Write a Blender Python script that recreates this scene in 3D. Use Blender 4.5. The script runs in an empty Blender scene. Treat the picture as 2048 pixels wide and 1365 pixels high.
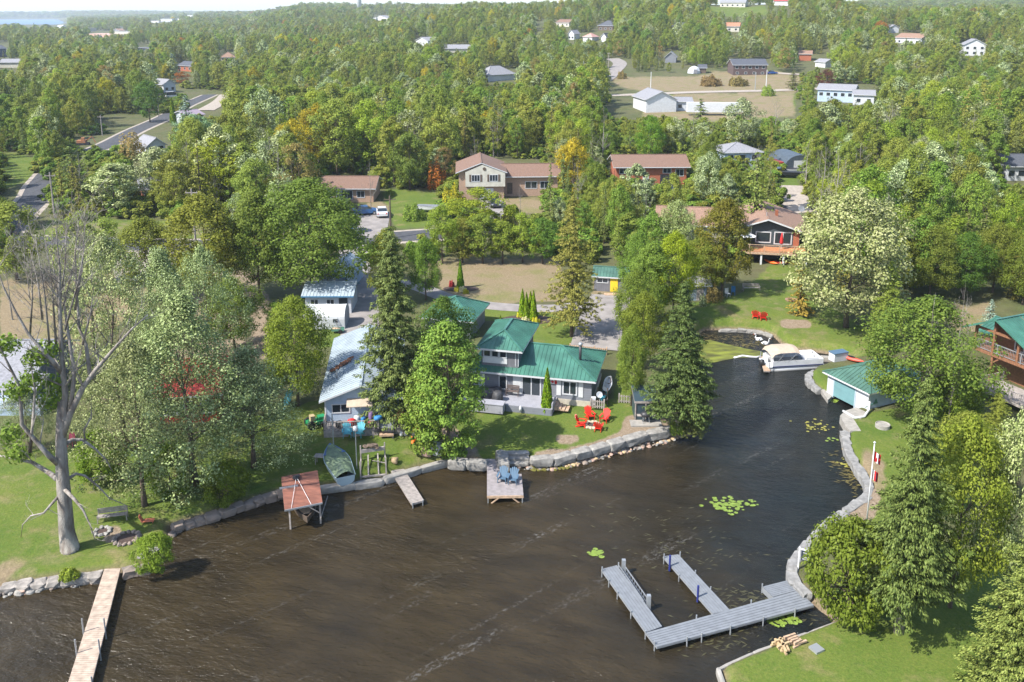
import bpy, math, random
import numpy as np
from mathutils import Vector, Matrix
R = math.radians
S = bpy.context.scene
COL = S.collection
# ---------------------------------------------------------------- camera
CAMH = 36.0; FPX = 1775.0; HORY = 24.0; CY = 442.0
PITCH = math.atan((CY - HORY) / FPX); SP, CP = math.sin(PITCH), math.cos(PITCH)
cd = bpy.data.cameras.new("camera"); cam = bpy.data.objects.new("camera", cd); COL.objects.link(cam)
cam.location = (0, 0, CAMH); cam.rotation_euler = (R(90) - PITCH, 0, 0)
cd.sensor_width = 36; cd.lens = FPX / 2048 * 36; cd.shift_y = -(682.5 - CY) / 2048
cd.clip_start = 0.5; cd.clip_end = 20000
S.camera = cam
# ---------------------------------------------------------------- light
SUN_EL, SUN_DIR = 48.0, 30.0          # elevation; heading the shadows fall, from +X towards +Y
w = bpy.data.worlds.new("World"); S.world = w; w.use_nodes = True
wn = w.node_tree; bg = wn.nodes["Background"]
sky = wn.nodes.new("ShaderNodeTexSky"); sky.sky_type = 'NISHITA'; sky.sun_disc = False
sx, sy = -math.cos(R(SUN_DIR)), -math.sin(R(SUN_DIR))
sky.sun_elevation = R(SUN_EL); sky.sun_rotation = math.atan2(sx, sy)
sky.air_density = 1.0; sky.dust_density = 1.0; sky.ozone_density = 1.0
wn.links.new(sky.outputs[0], bg.inputs[0]); bg.inputs[1].default_value = 0.15
sd = bpy.data.lights.new("sun", 'SUN'); sd.energy = 4.5; sd.angle = R(0.6); sd.color = (1, .955, .88)
sun = bpy.data.objects.new("sun", sd); COL.objects.link(sun)
dv = Vector((-sx * math.cos(R(SUN_EL)), -sy * math.cos(R(SUN_EL)), -math.sin(R(SUN_EL))))
sun.rotation_euler = dv.to_track_quat('-Z', 'Y').to_euler()
S.view_settings.view_transform = 'Standard'; S.view_settings.look = 'None'
S.view_settings.exposure = 1.12; S.view_settings.gamma = 1
S.cycles.max_bounces = 6; S.cycles.transparent_max_bounces = 6; S.cycles.volume_bounces = 1
S.cycles.caustics_reflective = False; S.cycles.caustics_refractive = False
# ---------------------------------------------------------------- pixel <-> world
def at(px, py, z=0.0):
    v = py - CY; d = FPX * SP + v * CP
    k = (CAMH - z) / d
    return Vector(((px - 1024) * k, (FPX * CP - v * SP) * k, z))
def pix(x, y, z):
    D = y * CP - (z - CAMH) * SP; U = y * SP + (z - CAMH) * CP
    return 1024 + FPX * x / D, CY - FPX * U / D
def topz(y, py):                       # height of a vertical's point at depth y seen at row py
    a = (CY - py) / FPX
    return CAMH + (a * y * CP - y * SP) / (CP + a * SP)
def scale_at(y, z):                    # metres per photo pixel
    return (y * CP - (z - CAMH) * SP) / FPX
# ---------------------------------------------------------------- terrain function
TR = [0, 60, 90, 120, 160, 220, 300, 400, 500, 600, 700, 900, 1300, 2000, 2700, 3000, 4800, 5300, 7000]
TC = [(-900, [.5, .55, 1.1, 1.5, 2, 2.8, 3.5, 4, 4.5, 5, 5, 5, 5, 4, 2, -2, -2, 20, 26]),
      (95,   [.5, .55, 1.1, 1.5, 2, 2.8, 3.5, 4, 4.5, 5, 5, 5, 5, 4, 2, -2, -2, 20, 26]),
      (170,  [.5, .55, 1.1, 1.5, 2, 2.8, 3.5, 4, 4.5, 5, 5, 5, 5, 5, 5, 6, 10, 26, 34]),
      (480,  [.5, .55, 1.1, 1.5, 2, 2.8, 3.5, 4, 5, 6, 7, 8, 10, 14, 20, 22, 22, 24, 26]),
      (620,  [.5, .55, 1.1, 1.5, 2, 3, 4, 5, 6, 7.5, 9, 13, 24, 40, 40, 36, 30, 30, 30]),
      (1000, [.5, .55, 1.1, 1.6, 2.2, 3, 4.5, 7, 11, 18, 25, 31, 34, 36, 36, 34, 30, 30, 30]),
      (1430, [.5, .55, 1.1, 1.6, 2.4, 3.4, 5, 8, 14, 27, 41.5, 41, 38, 34, 32, 30, 30, 30, 30]),
      (1560, [.5, .55, .78, 1.6, 2.4, 3.4, 5, 8, 14, 27, 41.5, 41, 38, 34, 32, 30, 30, 30, 30]),
      (1800, [.5, .55, .78, 1.8, 2.8, 4, 5.2, 8, 15, 21, 26, 29, 28, 48, 48, 40, 30, 30, 30]),
      (2500, [.5, .55, .78, 1.8, 2.8, 4, 5.2, 8, 13, 18, 22, 24, 22, 46, 46, 40, 30, 30, 30])]
def Hland(x, y):
    x = np.asarray(x, float); y = np.asarray(y, float)
    r = np.hypot(x, y); az = 1024 + 1824 * x / np.maximum(y, 1e-3)
    az = np.clip(np.where(y <= 1, np.where(x > 0, 2500, -900), az), -900, 2500)
    cols = np.array([np.interp(r, TR, c[1]) for c in TC]); xs = [c[0] for c in TC]
    i = np.clip(np.searchsorted(xs, az) - 1, 0, len(xs) - 2)
    xs = np.array(xs); t = (az - xs[i]) / (xs[i + 1] - xs[i]); t = t * t * (3 - 2 * t)
    flat = cols.reshape(len(TC), -1); k = np.arange(flat.shape[1])
    z = flat[i.ravel(), k] * (1 - t.ravel()) + flat[i.ravel() + 1, k] * t.ravel()
    z = z.reshape(r.shape)
    big = np.clip((r - 250) / 600, 0, 1)
    z = z + big * 1.6 * np.sin(x * .011 + 1.3) * np.sin(y * .009) + big * .8 * np.sin(x * .031) * np.sin(y * .027 + 2)
    return z
SHORE_PX = [(-500, 1215), (-120, 1185), (0, 1176), (60, 1170), (130, 1160), (200, 1152), (262, 1146), (300, 1135), (335, 1112), (345, 1085),
    (338, 1062), (372, 1046), (430, 1033), (470, 1017), (520, 1000), (570, 986), (640, 979), (700, 971), (770, 962), (800, 950),
    (850, 937), (895, 929), (960, 934), (1000, 934), (1012, 926), (1055, 926), (1062, 938), (1110, 934), (1165, 922), (1240, 902), (1320, 884), (1362, 868),
    (1388, 830), (1398, 790), (1402, 740), (1392, 700), (1392, 672), (1408, 661), (1455, 660), (1522, 664), (1548, 674),
    (1562, 688), (1580, 700), (1640, 706), (1700, 716), (1712, 724), (1660, 733), (1628, 742), (1617, 752), (1622, 770), (1640, 786), (1656, 797),
    (1688, 780), (1742, 806), (1722, 822), (1680, 832), (1692, 858), (1690, 880), (1692, 905), (1712, 938), (1730, 962), (1736, 985),
    (1705, 1008), (1662, 1040), (1622, 1074), (1592, 1108), (1578, 1140), (1582, 1165), (1612, 1195), (1640, 1222), (1672, 1244),
    (1610, 1268), (1550, 1290), (1490, 1315), (1437, 1337), (1450, 1400), (1520, 1600), (1600, 2000)]
SHORE = [at(x, y, 0)[:2] for x, y in SHORE_PX]
SHORE = SHORE + [(12, 10), (12, -60), (-70, -60), (-70, 30)]
def sdist(x, y):                        # distance to shoreline, positive on land
    x = np.asarray(x, float).ravel(); y = np.asarray(y, float).ravel()
    best = np.full(x.shape, 1e9); inside = np.zeros(x.shape, bool)
    n = len(SHORE)
    for i in range(n):
        ax, ay = SHORE[i]; bx, by = SHORE[(i + 1) % n]
        dx, dy = bx - ax, by - ay
        t = np.clip(((x - ax) * dx + (y - ay) * dy) / (dx * dx + dy * dy), 0, 1)
        best = np.minimum(best, np.hypot(x - ax - t * dx, y - ay - t * dy))
        c = (ay > y) != (by > y)
        with np.errstate(divide='ignore', invalid='ignore'):
            xx = (bx - ax) * (y - ay) / (by - ay if by != ay else 1e-9) + ax
        inside ^= c & (x < xx)
    return np.where(inside, -best, best)
def Hfull(x, y):
    z = Hland(x, y).ravel()
    x = np.asarray(x, float).ravel(); y = np.asarray(y, float).ravel()
    m = np.hypot(x, y) < 150
    d = sdist(x[m], y[m]); zl = z[m]
    t = np.clip(d / .7, 0, 1); t = t * t * (3 - 2 * t)
    zz = np.where(d >= 0, .02 + (zl - .02) * (.35 * np.clip(d / .3, 0, 1) + .65 * t), np.maximum(-1.2, d * .8))
    z[m] = zz
    return z
def P(px, py, dz=0.0):                 # ground point seen at a photo pixel
    lo = at(px, py, 45 if py < 40 else min(34, 45)); v = py - CY
    ts = np.geomspace(30, 7000, 1500)
    dirv = np.array([(px - 1024), FPX * CP - v * SP, -(FPX * SP + v * CP)]); dirv = dirv / math.hypot(dirv[0], dirv[1])
    X = dirv[0] * ts; Y = dirv[1] * ts; Z = CAMH + dirv[2] * ts
    g = Z - Hland(X, Y); k = np.where(g < 0)[0]
    if len(k) == 0: i = len(ts) - 1; t = ts[i]
    else:
        i = k[0]; t = ts[i - 1] + (ts[i] - ts[i - 1]) * g[i - 1] / (g[i - 1] - g[i])
    x, y = dirv[0] * t, dirv[1] * t
    return Vector((x, y, float(Hland([x], [y])[0]) + dz))
def gz(x, y): return float(Hland([x], [y])[0])
# ---------------------------------------------------------------- materials
MATS = {}
def pm(name, col, rough=.7, noise=None, bump=None, metal=0, spec=.5, col2=None, objcol=False, tex='noise', dirt=None):
    col = tuple(x * .79 for x in col); col2 = tuple(x * .79 for x in col2) if col2 else None
    m = bpy.data.materials.new(name); m.use_nodes = True; MATS[name] = m
    nt = m.node_tree; b = nt.nodes["Principled BSDF"]; N = nt.nodes.new; L = nt.links.new
    b.inputs["Roughness"].default_value = rough; b.inputs["Metallic"].default_value = metal
    b.inputs["Specular IOR Level"].default_value = spec
    c = (*col, 1); b.inputs["Base Color"].default_value = c
    out = None
    tc = N("ShaderNodeTexCoord")
    if noise:
        sc, amt = noise[:2]
        t = N("ShaderNodeTexNoise"); t.inputs["Scale"].default_value = sc; t.inputs["Detail"].default_value = 5
        if len(noise) > 2:
            mp = N("ShaderNodeMapping"); mp.inputs["Scale"].default_value = noise[2]; L(tc.outputs["Object"], mp.inputs[0]); L(mp.outputs[0], t.inputs["Vector"])
        else: L(tc.outputs["Object"], t.inputs["Vector"])
        r = N("ShaderNodeValToRGB"); r.color_ramp.elements[0].position = .32; r.color_ramp.elements[1].position = .68
        a = col2 if col2 else tuple(x * (1 - amt) for x in col)
        r.color_ramp.elements[0].color = (*a, 1)
        r.color_ramp.elements[1].color = (*[min(1, x * (1 + (0 if col2 else amt))) for x in col], 1)
        L(t.outputs["Fac"], r.inputs[0]); out = r.outputs[0]
    if objcol:
        oi = N("ShaderNodeObjectInfo"); mx = N("ShaderNodeMix"); mx.data_type = 'RGBA'; mx.blend_type = 'MULTIPLY'; mx.inputs[0].default_value = 1
        if out: L(out, mx.inputs[6])
        else: mx.inputs[6].default_value = c
        L(oi.outputs["Color"], mx.inputs[7]); out = mx.outputs[2]
    if out: L(out, b.inputs["Base Color"])
    if bump:
        t2 = N("ShaderNodeTexNoise"); t2.inputs["Scale"].default_value = bump[0]; t2.inputs["Detail"].default_value = 4
        L(tc.outputs["Object"], t2.inputs["Vector"])
        bp = N("ShaderNodeBump"); bp.inputs["Strength"].default_value = bump[1]; bp.inputs["Distance"].default_value = .05
        L(t2.outputs["Fac"], bp.inputs["Height"]); L(bp.outputs[0], b.inputs["Normal"])
    return m
def siding(name, col, pitch=.2, axis='Z', rough=.6, dark=.72, noise=.12):
    col = tuple(x * .79 for x in col)
    m = bpy.data.materials.new(name); m.use_nodes = True; nt = m.node_tree; b = nt.nodes["Principled BSDF"]; N = nt.nodes.new; L = nt.links.new
    tc = N("ShaderNodeTexCoord"); sp = N("ShaderNodeSeparateXYZ"); L(tc.outputs["Object"], sp.inputs[0])
    if axis == 'Z': src = sp.outputs[2]
    else:
        ad = N("ShaderNodeMath"); ad.operation = 'ADD'; L(sp.outputs[0], ad.inputs[0]); L(sp.outputs[1], ad.inputs[1]); src = ad.outputs[0]
    dv_ = N("ShaderNodeMath"); dv_.operation = 'DIVIDE'; L(src, dv_.inputs[0]); dv_.inputs[1].default_value = pitch
    fr = N("ShaderNodeMath"); fr.operation = 'FRACT'; L(dv_.outputs[0], fr.inputs[0])
    rp = N("ShaderNodeValToRGB"); e = rp.color_ramp.elements
    e[0].position = .0; e[0].color = (dark, dark, dark, 1); e[1].position = .16; e[1].color = (1, 1, 1, 1)
    L(fr.outputs[0], rp.inputs[0])
    nz = N("ShaderNodeTexNoise"); nz.inputs["Scale"].default_value = 1.3; nz.inputs["Detail"].default_value = 6; L(tc.outputs["Object"], nz.inputs["Vector"])
    r2 = N("ShaderNodeValToRGB"); r2.color_ramp.elements[0].color = (*[x * (1 - noise) for x in col], 1); r2.color_ramp.elements[1].color = (*[min(1, x * (1 + noise)) for x in col], 1)
    r2.color_ramp.elements[0].position = .3; r2.color_ramp.elements[1].position = .7
    L(nz.outputs["Fac"], r2.inputs[0])
    mx = N("ShaderNodeMix"); mx.data_type = 'RGBA'; mx.blend_type = 'MULTIPLY'; mx.inputs[0].default_value = 1
    L(r2.outputs[0], mx.inputs[6]); L(rp.outputs[0], mx.inputs[7]); L(mx.outputs[2], b.inputs["Base Color"])
    b.inputs["Roughness"].default_value = rough
    return m
def leafmat(name, c1, c2, c3, trans=.4, rough=.6, var=.18):
    c1, c2, c3 = [(c[0] * 1.2, c[1] * 1.2, c[2] * .98) for c in (c1, c2, c3)]
    m = bpy.data.materials.new(name); m.use_nodes = True; nt = m.node_tree; b = nt.nodes["Principled BSDF"]; N = nt.nodes.new; L = nt.links.new
    ge = N("ShaderNodeNewGeometry"); rp = N("ShaderNodeValToRGB"); cr = rp.color_ramp
    cr.elements[0].color = (*c1, 1); cr.elements[1].color = (*c3, 1); e = cr.elements.new(.5); e.color = (*c2, 1)
    L(ge.outputs["Random Per Island"], rp.inputs[0])
    oi = N("ShaderNodeObjectInfo"); mx = N("ShaderNodeMix"); mx.data_type = 'RGBA'; mx.blend_type = 'MULTIPLY'; mx.inputs[0].default_value = 1
    L(rp.outputs[0], mx.inputs[6]); L(oi.outputs["Color"], mx.inputs[7])
    hs = N("ShaderNodeHueSaturation"); L(mx.outputs[2], hs.inputs["Color"])
    mr = N("ShaderNodeMapRange"); mr.inputs[3].default_value = .5 - .018; mr.inputs[4].default_value = .5 + .02; L(oi.outputs["Random"], mr.inputs[0]); L(mr.outputs[0], hs.inputs["Hue"])
    ml = N("ShaderNodeMath"); ml.operation = 'MULTIPLY'; ml.inputs[1].default_value = 7.31; L(oi.outputs["Random"], ml.inputs[0])
    fr = N("ShaderNodeMath"); fr.operation = 'FRACT'; L(ml.outputs[0], fr.inputs[0])
    m2 = N("ShaderNodeMapRange"); m2.inputs[3].default_value = 1 - var; m2.inputs[4].default_value = 1 + var; L(fr.outputs[0], m2.inputs[0]); L(m2.outputs[0], hs.inputs["Value"])
    L(hs.outputs[0], b.inputs["Base Color"]); b.inputs["Roughness"].default_value = rough; b.inputs["Specular IOR Level"].default_value = .15; hs.inputs["Saturation"].default_value = 1.06
    tr = N("ShaderNodeBsdfTranslucent"); L(hs.outputs[0], tr.inputs[0])
    ms = N("ShaderNodeMixShader"); ms.inputs[0].default_value = trans; L(b.outputs[0], ms.inputs[1]); L(tr.outputs[0], ms.inputs[2])
    L(ms.outputs[0], nt.nodes["Material Output"].inputs[0])
    return m
white = pm("white_paint", (.64, .65, .66), .5, (1.5, .08)); trimw = pm("white_trim", (.62, .63, .65), .5)
glass = pm("window_glass", (.025, .035, .045), .08, spec=.8); dark = pm("dark_metal", (.03, .03, .035), .5)
greenroof = pm("green_metal_roof", (.055, .17, .125), .42, (.7, .26), spec=.5)
greenroof2 = pm("boathouse_green_roof", (.075, .165, .125), .45, (.6, .25))
brownroof = pm("brown_shingles", (.20, .12, .085), .9, (6, .22), (30, .3)); tanroof = pm("tan_shingles", (.27, .165, .115), .9, (5, .25))
darkroof = pm("dark_shingles", (.075, .082, .10), .85, (5, .25)); greyroof = pm("grey_shingles", (.25, .25, .27), .85, (4, .22))
bluemetal = pm("pale_blue_metal_roof", (.36, .42, .46), .4, (.8, .14)); bluetrim = pm("blue_trim", (.07, .22, .38), .5)
greywood = siding("grey_lap_siding", (.21, .22, .25), .22); greybb = siding("grey_vertical_siding", (.17, .17, .19), .3, 'X')
bluesid = siding("pale_blue_siding", (.40, .50, .62), .16); whitesid = siding("white_siding", (.58, .60, .63), .22, noise=.06)
creamsid = siding("cream_siding", (.6, .57, .48), .2); brick = pm("tan_brick", (.42, .28, .2), .9, (9, .22)); redbrick = pm("red_brick", (.38, .12, .06), .9, (9, .25))
redpaint = pm("red_paint", (.34, .035, .025), .5, (2, .15)); concrete = pm("concrete", (.32, .30, .27), .9, (2.5, .18), (12, .3))
foundation = pm("pale_foundation", (.5, .45, .36), .9, (3, .15))
deckgrey = siding("grey_painted_decking", (.36, .36, .40), .14, 'X', dark=.6); weather = pm("weathered_wood", (.34, .30, .27), .85, (3, .28, (1, 1, 1)), (20, .3))
tanwood = pm("tan_wood", (.48, .33, .22), .8, (4, .25), (20, .2)); logwood = pm("stained_log_wood", (.24, .11, .055), .6, (5, .3))
greyplank = pm("grey_dock_boards", (.20, .215, .235), .65, (2, .12), objcol=False); galv = pm("galvanised_metal", (.45, .47, .49), .4, metal=.5)
stone = pm("armour_stone", (.28, .265, .24), .9, (2.4, .3), (9, .7)); stone2 = pm("river_stone", (.33, .25, .2), .85, (1.2, .5), (14, .5), col2=(.17, .15, .13))
redplast = pm("red_plastic", (.75, .03, .015), .4); orangeplast = pm("orange_plastic", (.9, .17, .02), .4); blueplast = pm("blue_grey_plastic", (.09, .16, .24), .5)
yellow = pm("yellow_paint", (.8, .58, .03), .5); black = pm("black_plastic", (.015, .015, .018), .5); tealpaint = pm("teal_door_paint", (.16, .31, .33), .55, (1.5, .07))
canvas = pm("beige_canvas", (.47, .38, .29), .8, (3, .1)); bark = pm("grey_bark", (.23, .2, .17), .95, (5, .35, (1, 1, .3)), (14, .8)); bark2 = pm("brown_bark", (.13, .095, .07), .95, (6, .3), (14, .6))
deadbark = pm("bleached_bark", (.40, .37, .33), .95, (3.0, .35, (1, 1, .25)), (11, 1.0), col2=(.15, .12, .10)); birch = pm("white_birch_bark", (.62, .58, .52), .8, (6, .3))
asphalt = pm("asphalt", (.062, .064, .072), .9, (1.2, .22), (40, .2)); drive = pm("worn_driveway", (.27, .245, .23), .95, (.8, .2), (20, .2)); gravel = pm("pale_gravel", (.36, .31, .26), .95, (2, .2))
tarp = pm("white_tarpaulin", (.58, .60, .62), .45, (1.2, .1)); slateblue = pm("dark_slate_panel", (.035, .06, .075), .5, (2, .2)); blueboat = pm("boat_blue", (.05, .13, .32), .35)
reddeck = pm("rust_red_sheet_roof", (.22, .085, .055), .75, (1.4, .28, (1, 3, 1))); redbright = pm("flag_red", (.62, .02, .02), .7); flagw = pm("flag_white", (.8, .8, .8), .7)
tealcloth = pm("turquoise_paint", (.1, .42, .5), .5); pinkc = pm("pink_fabric", (.65, .12, .18), .8); mulch = pm("mulch", (.07, .045, .035), .95, (6, .3))
sandy = pm("sandy_rock", (.5, .36, .2), .9, (5, .25))
# ---------------------------------------------------------------- leaves
L_olive = leafmat("olive_leaves", (.125, .15, .032), (.185, .213, .052), (.25, .275, .078))
L_green = leafmat("green_leaves", (.09, .14, .03), (.145, .205, .045), (.21, .275, .07))
L_lime = leafmat("bright_leaves", (.14, .19, .03), (.205, .26, .045), (.28, .335, .07))
L_silver = leafmat("silver_leaves", (.10, .13, .06), (.19, .225, .115), (.44, .48, .33), trans=.15)
L_pale = leafmat("pale_blossom_leaves", (.17, .21, .08), (.29, .325, .16), (.46, .47, .30), trans=.15)
L_spruce = leafmat("spruce_needles", (.07, .095, .03), (.125, .15, .055), (.20, .225, .09), trans=.1, rough=.6)
L_spruceo = leafmat("olive_spruce_needles", (.12, .125, .035), (.19, .19, .055), (.27, .255, .085), trans=.1)
L_blue = leafmat("blue_spruce_needles", (.10, .15, .14), (.2, .27, .26), (.34, .41, .4), trans=.1)
L_pine = leafmat("pine_needles", (.08, .14, .03), (.14, .21, .045), (.20, .28, .07), trans=.15)
L_thuja = leafmat("thuja_foliage", (.07, .14, .012), (.12, .2, .02), (.2, .27, .03), trans=.1)
L_yellow = leafmat("yellow_leaves", (.2, .19, .03), (.32, .28, .04), (.45, .38, .06))
L_orange = leafmat("autumn_leaves", (.20, .10, .03), (.32, .14, .04), (.42, .22, .07)); L_purple = leafmat("purple_leaves", (.07, .025, .025), (.11, .04, .035), (.16, .07, .05))
L_brown = leafmat("dry_brown_leaves", (.16, .12, .05), (.22, .17, .075), (.29, .23, .11))
# ---------------------------------------------------------------- mesh tools
class MB:
    def __init__(s): s.v = []; s.f = []; s.m = []; s.M = Matrix()
    def add(s, vs, fs, mi=0):
        o = len(s.v); s.v += [tuple(s.M @ Vector(p)) for p in vs]; s.f += [tuple(i + o for i in f) for f in fs]; s.m += [mi] * len(fs)
    def box(s, x0, y0, z0, x1, y1, z1, mi=0):
        s.add([(x0, y0, z0), (x1, y0, z0), (x1, y1, z0), (x0, y1, z0), (x0, y0, z1), (x1, y0, z1), (x1, y1, z1), (x0, y1, z1)],
              [(3, 2, 1, 0), (4, 5, 6, 7), (0, 1, 5, 4), (1, 2, 6, 5), (2, 3, 7, 6), (3, 0, 4, 7)], mi)
    def bc(s, c, d, rz=0, rx=0, ry=0, mi=0):
        o = s.M; s.M = o @ Matrix.Translation(c) @ Matrix.Rotation(rz, 4, 'Z') @ Matrix.Rotation(ry, 4, 'Y') @ Matrix.Rotation(rx, 4, 'X')
        s.box(-d[0] / 2, -d[1] / 2, -d[2] / 2, d[0] / 2, d[1] / 2, d[2] / 2, mi); s.M = o
    def poly(s, pts, t, mi=0, side=None):        # polygon extruded straight down by t
        n = len(pts); lo = [(p[0], p[1], p[2] - t) for p in pts]
        s.add(list(pts) + lo, [tuple(range(n))], mi); o = len(s.v) - 2 * n
        s.f.append(tuple(o + n + i for i in reversed(range(n)))); s.m.append(side if side is not None else mi)
        for i in range(n):
            j = (i + 1) % n; s.f.append((o + i, o + n + i, o + n + j, o + j)); s.m.append(side if side is not None else mi)
    def bar(s, a, b, w, h=None, mi=0):
        a = Vector(a); b = Vector(b); h = h or w; d = b - a; l = d.length
        if l < 1e-6: return
        q = d.to_track_quat('X', 'Z').to_matrix().to_4x4(); o = s.M
        s.M = o @ Matrix.Translation((a + b) / 2) @ q; s.box(-l / 2, -w / 2, -h / 2, l / 2, w / 2, h / 2, mi); s.M = o
    def tube(s, pts, rs, n=7, mi=0, cap=True):
        pts = [Vector(p) for p in pts]
        if not isinstance(rs, (list, tuple)): rs = [rs] * len(pts)
        vs = []; fs = []; up = Vector((.13, .21, 1)).normalized()
        for i, p in enumerate(pts):
            d = (pts[min(i + 1, len(pts) - 1)] - pts[max(i - 1, 0)])
            d = d.normalized() if d.length > 1e-9 else Vector((0, 0, 1))
            a = d.cross(up if abs(d.dot(up)) < .97 else Vector((1, 0, 0))).normalized(); b = d.cross(a)
            for k in range(n):
                t = 2 * math.pi * k / n; vs.append(p + (a * math.cos(t) + b * math.sin(t)) * rs[i])
        for i in range(len(pts) - 1):
            for k in range(n):
                k2 = (k + 1) % n; fs.append((i * n + k, i * n + k2, (i + 1) * n + k2, (i + 1) * n + k))
        if cap: fs += [tuple(reversed(range(n))), tuple((len(pts) - 1) * n + k for k in range(n))]
        s.add(vs, fs, mi)
    def lathe(s, prof, n=14, c=(0, 0, 0), sc=(1, 1, 1), mi=0):
        vs = []; fs = []
        for r, z in prof:
            for k in range(n):
                t = 2 * math.pi * k / n; vs.append((c[0] + sc[0] * r * math.cos(t), c[1] + sc[1] * r * math.sin(t), c[2] + sc[2] * z))
        for i in range(len(prof) - 1):
            for k in range(n):
                k2 = (k + 1) % n; fs.append((i * n + k, i * n + k2, (i + 1) * n + k2, (i + 1) * n + k))
        fs += [tuple(reversed(range(n))), tuple((len(prof) - 1) * n + k for k in range(n))]
        s.add(vs, fs, mi)
    def rock(s, c, r, rng, jit=.22, mi=0, rz=None, square=0):
        vs = []; rz = rng.uniform(0, 6.28) if rz is None else rz; cr, sr = math.cos(rz), math.sin(rz)
        for p in ICO_V:
            q = Vector(p)
            if square: q = Vector([math.copysign(abs(t) ** (1 - square), t) for t in q])
            k = 1 + rng.uniform(-jit, jit); x, y, z = q.x * r[0] * k, q.y * r[1] * k, q.z * r[2] * k
            vs.append((c[0] + x * cr - y * sr, c[1] + x * sr + y * cr, c[2] + z))
        s.add(vs, ICO_F, mi)
    def build(s, name, mats, parent=None, smooth=False, loc=None):
        me = bpy.data.meshes.new(name); me.from_pydata(s.v, [], s.f)
        mats = mats if isinstance(mats, (list, tuple)) else [mats]
        for m in mats: me.materials.append(m)
        if len(mats) > 1: me.polygons.foreach_set("material_index", s.m)
        if smooth: me.polygons.foreach_set("use_smooth", [True] * len(s.f))
        me.update(); o = bpy.data.objects.new(name, me); COL.objects.link(o)
        if parent: o.parent = parent
        if loc is not None: o.location = loc
        return o
import bmesh
_b = bmesh.new(); bmesh.ops.create_icosphere(_b, subdivisions=2, radius=1)
ICO_V = [tuple(v.co) for v in _b.verts]; ICO_F = [tuple(v.index for v in f.verts) for f in _b.faces]; _b.free()
def tag(o, label=None, cat=None, group=None, kind=None):
    if label: o["label"] = label
    if cat: o["category"] = cat
    if group: o["group"] = group
    if kind: o["kind"] = kind
    return o
def thing(name, label, cat, loc, rz=0, group=None, scale=None):
    o = bpy.data.objects.new(name, None); o.empty_display_size = .3; COL.objects.link(o); o.location = loc; o.rotation_euler = (0, 0, rz)
    if scale: o.scale = scale if isinstance(scale, tuple) else (scale,) * 3
    return tag(o, label, cat, group)
def copy_tree(o, parent=None):
    c = o.copy(); COL.objects.link(c); c.parent = parent
    for ch in KIDS.get(o.name, None) or list(o.children): copy_tree(ch, c)
    return c
KIDS = {}
def L3(a, b, t): return Vector(a) * (1 - t) + Vector(b) * t
# ---------------------------------------------------------------- vegetation meshes
def quadmesh(name, pos, nrm, tan, sx, sy, mat, fold=0):
    n = len(pos); nrm = nrm / np.maximum(np.linalg.norm(nrm, axis=1, keepdims=True), 1e-6)
    bi = np.cross(nrm, tan); bi /= np.maximum(np.linalg.norm(bi, axis=1, keepdims=True), 1e-6); ta = np.cross(bi, nrm)
    a = ta * sx[:, None]; b = bi * sy[:, None]
    v = np.stack([pos - a, pos - b * .9 - a * .15, pos + a, pos + b * .9 - a * .15], 1)
    v[:, 0] -= nrm * (sx * .25)[:, None]; v[:, 2] -= nrm * (sx * .25)[:, None]
    me = bpy.data.meshes.new(name); me.vertices.add(4 * n); me.vertices.foreach_set("co", v.astype(np.float32).ravel())
    me.loops.add(4 * n); me.loops.foreach_set("vertex_index", np.arange(4 * n, dtype=np.int32))
    me.polygons.add(n); me.polygons.foreach_set("loop_start", np.arange(0, 4 * n, 4, dtype=np.int32))
    me.materials.append(mat); me.update(calc_edges=True); return me
def rnd_unit(g, n):
    d = g.normal(size=(n, 3)); return d / np.linalg.norm(d, axis=1, keepdims=True)
def env_round(t): return math.sqrt(max(0, 1 - (2 * t - .92) ** 2 / 1.05)) 
def env_tall(t): return (math.sin(math.pi * min(1, t * .88 + .12)) ** .7)
def env_low(t): return max(.12, math.sin(math.pi * min(1, t * .72 + .28)) ** .8 * (1 - .25 * t))
def env_cone(t): return max(.05, (1 - t) ** .75 * min(1, .55 + t * 4))
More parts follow.
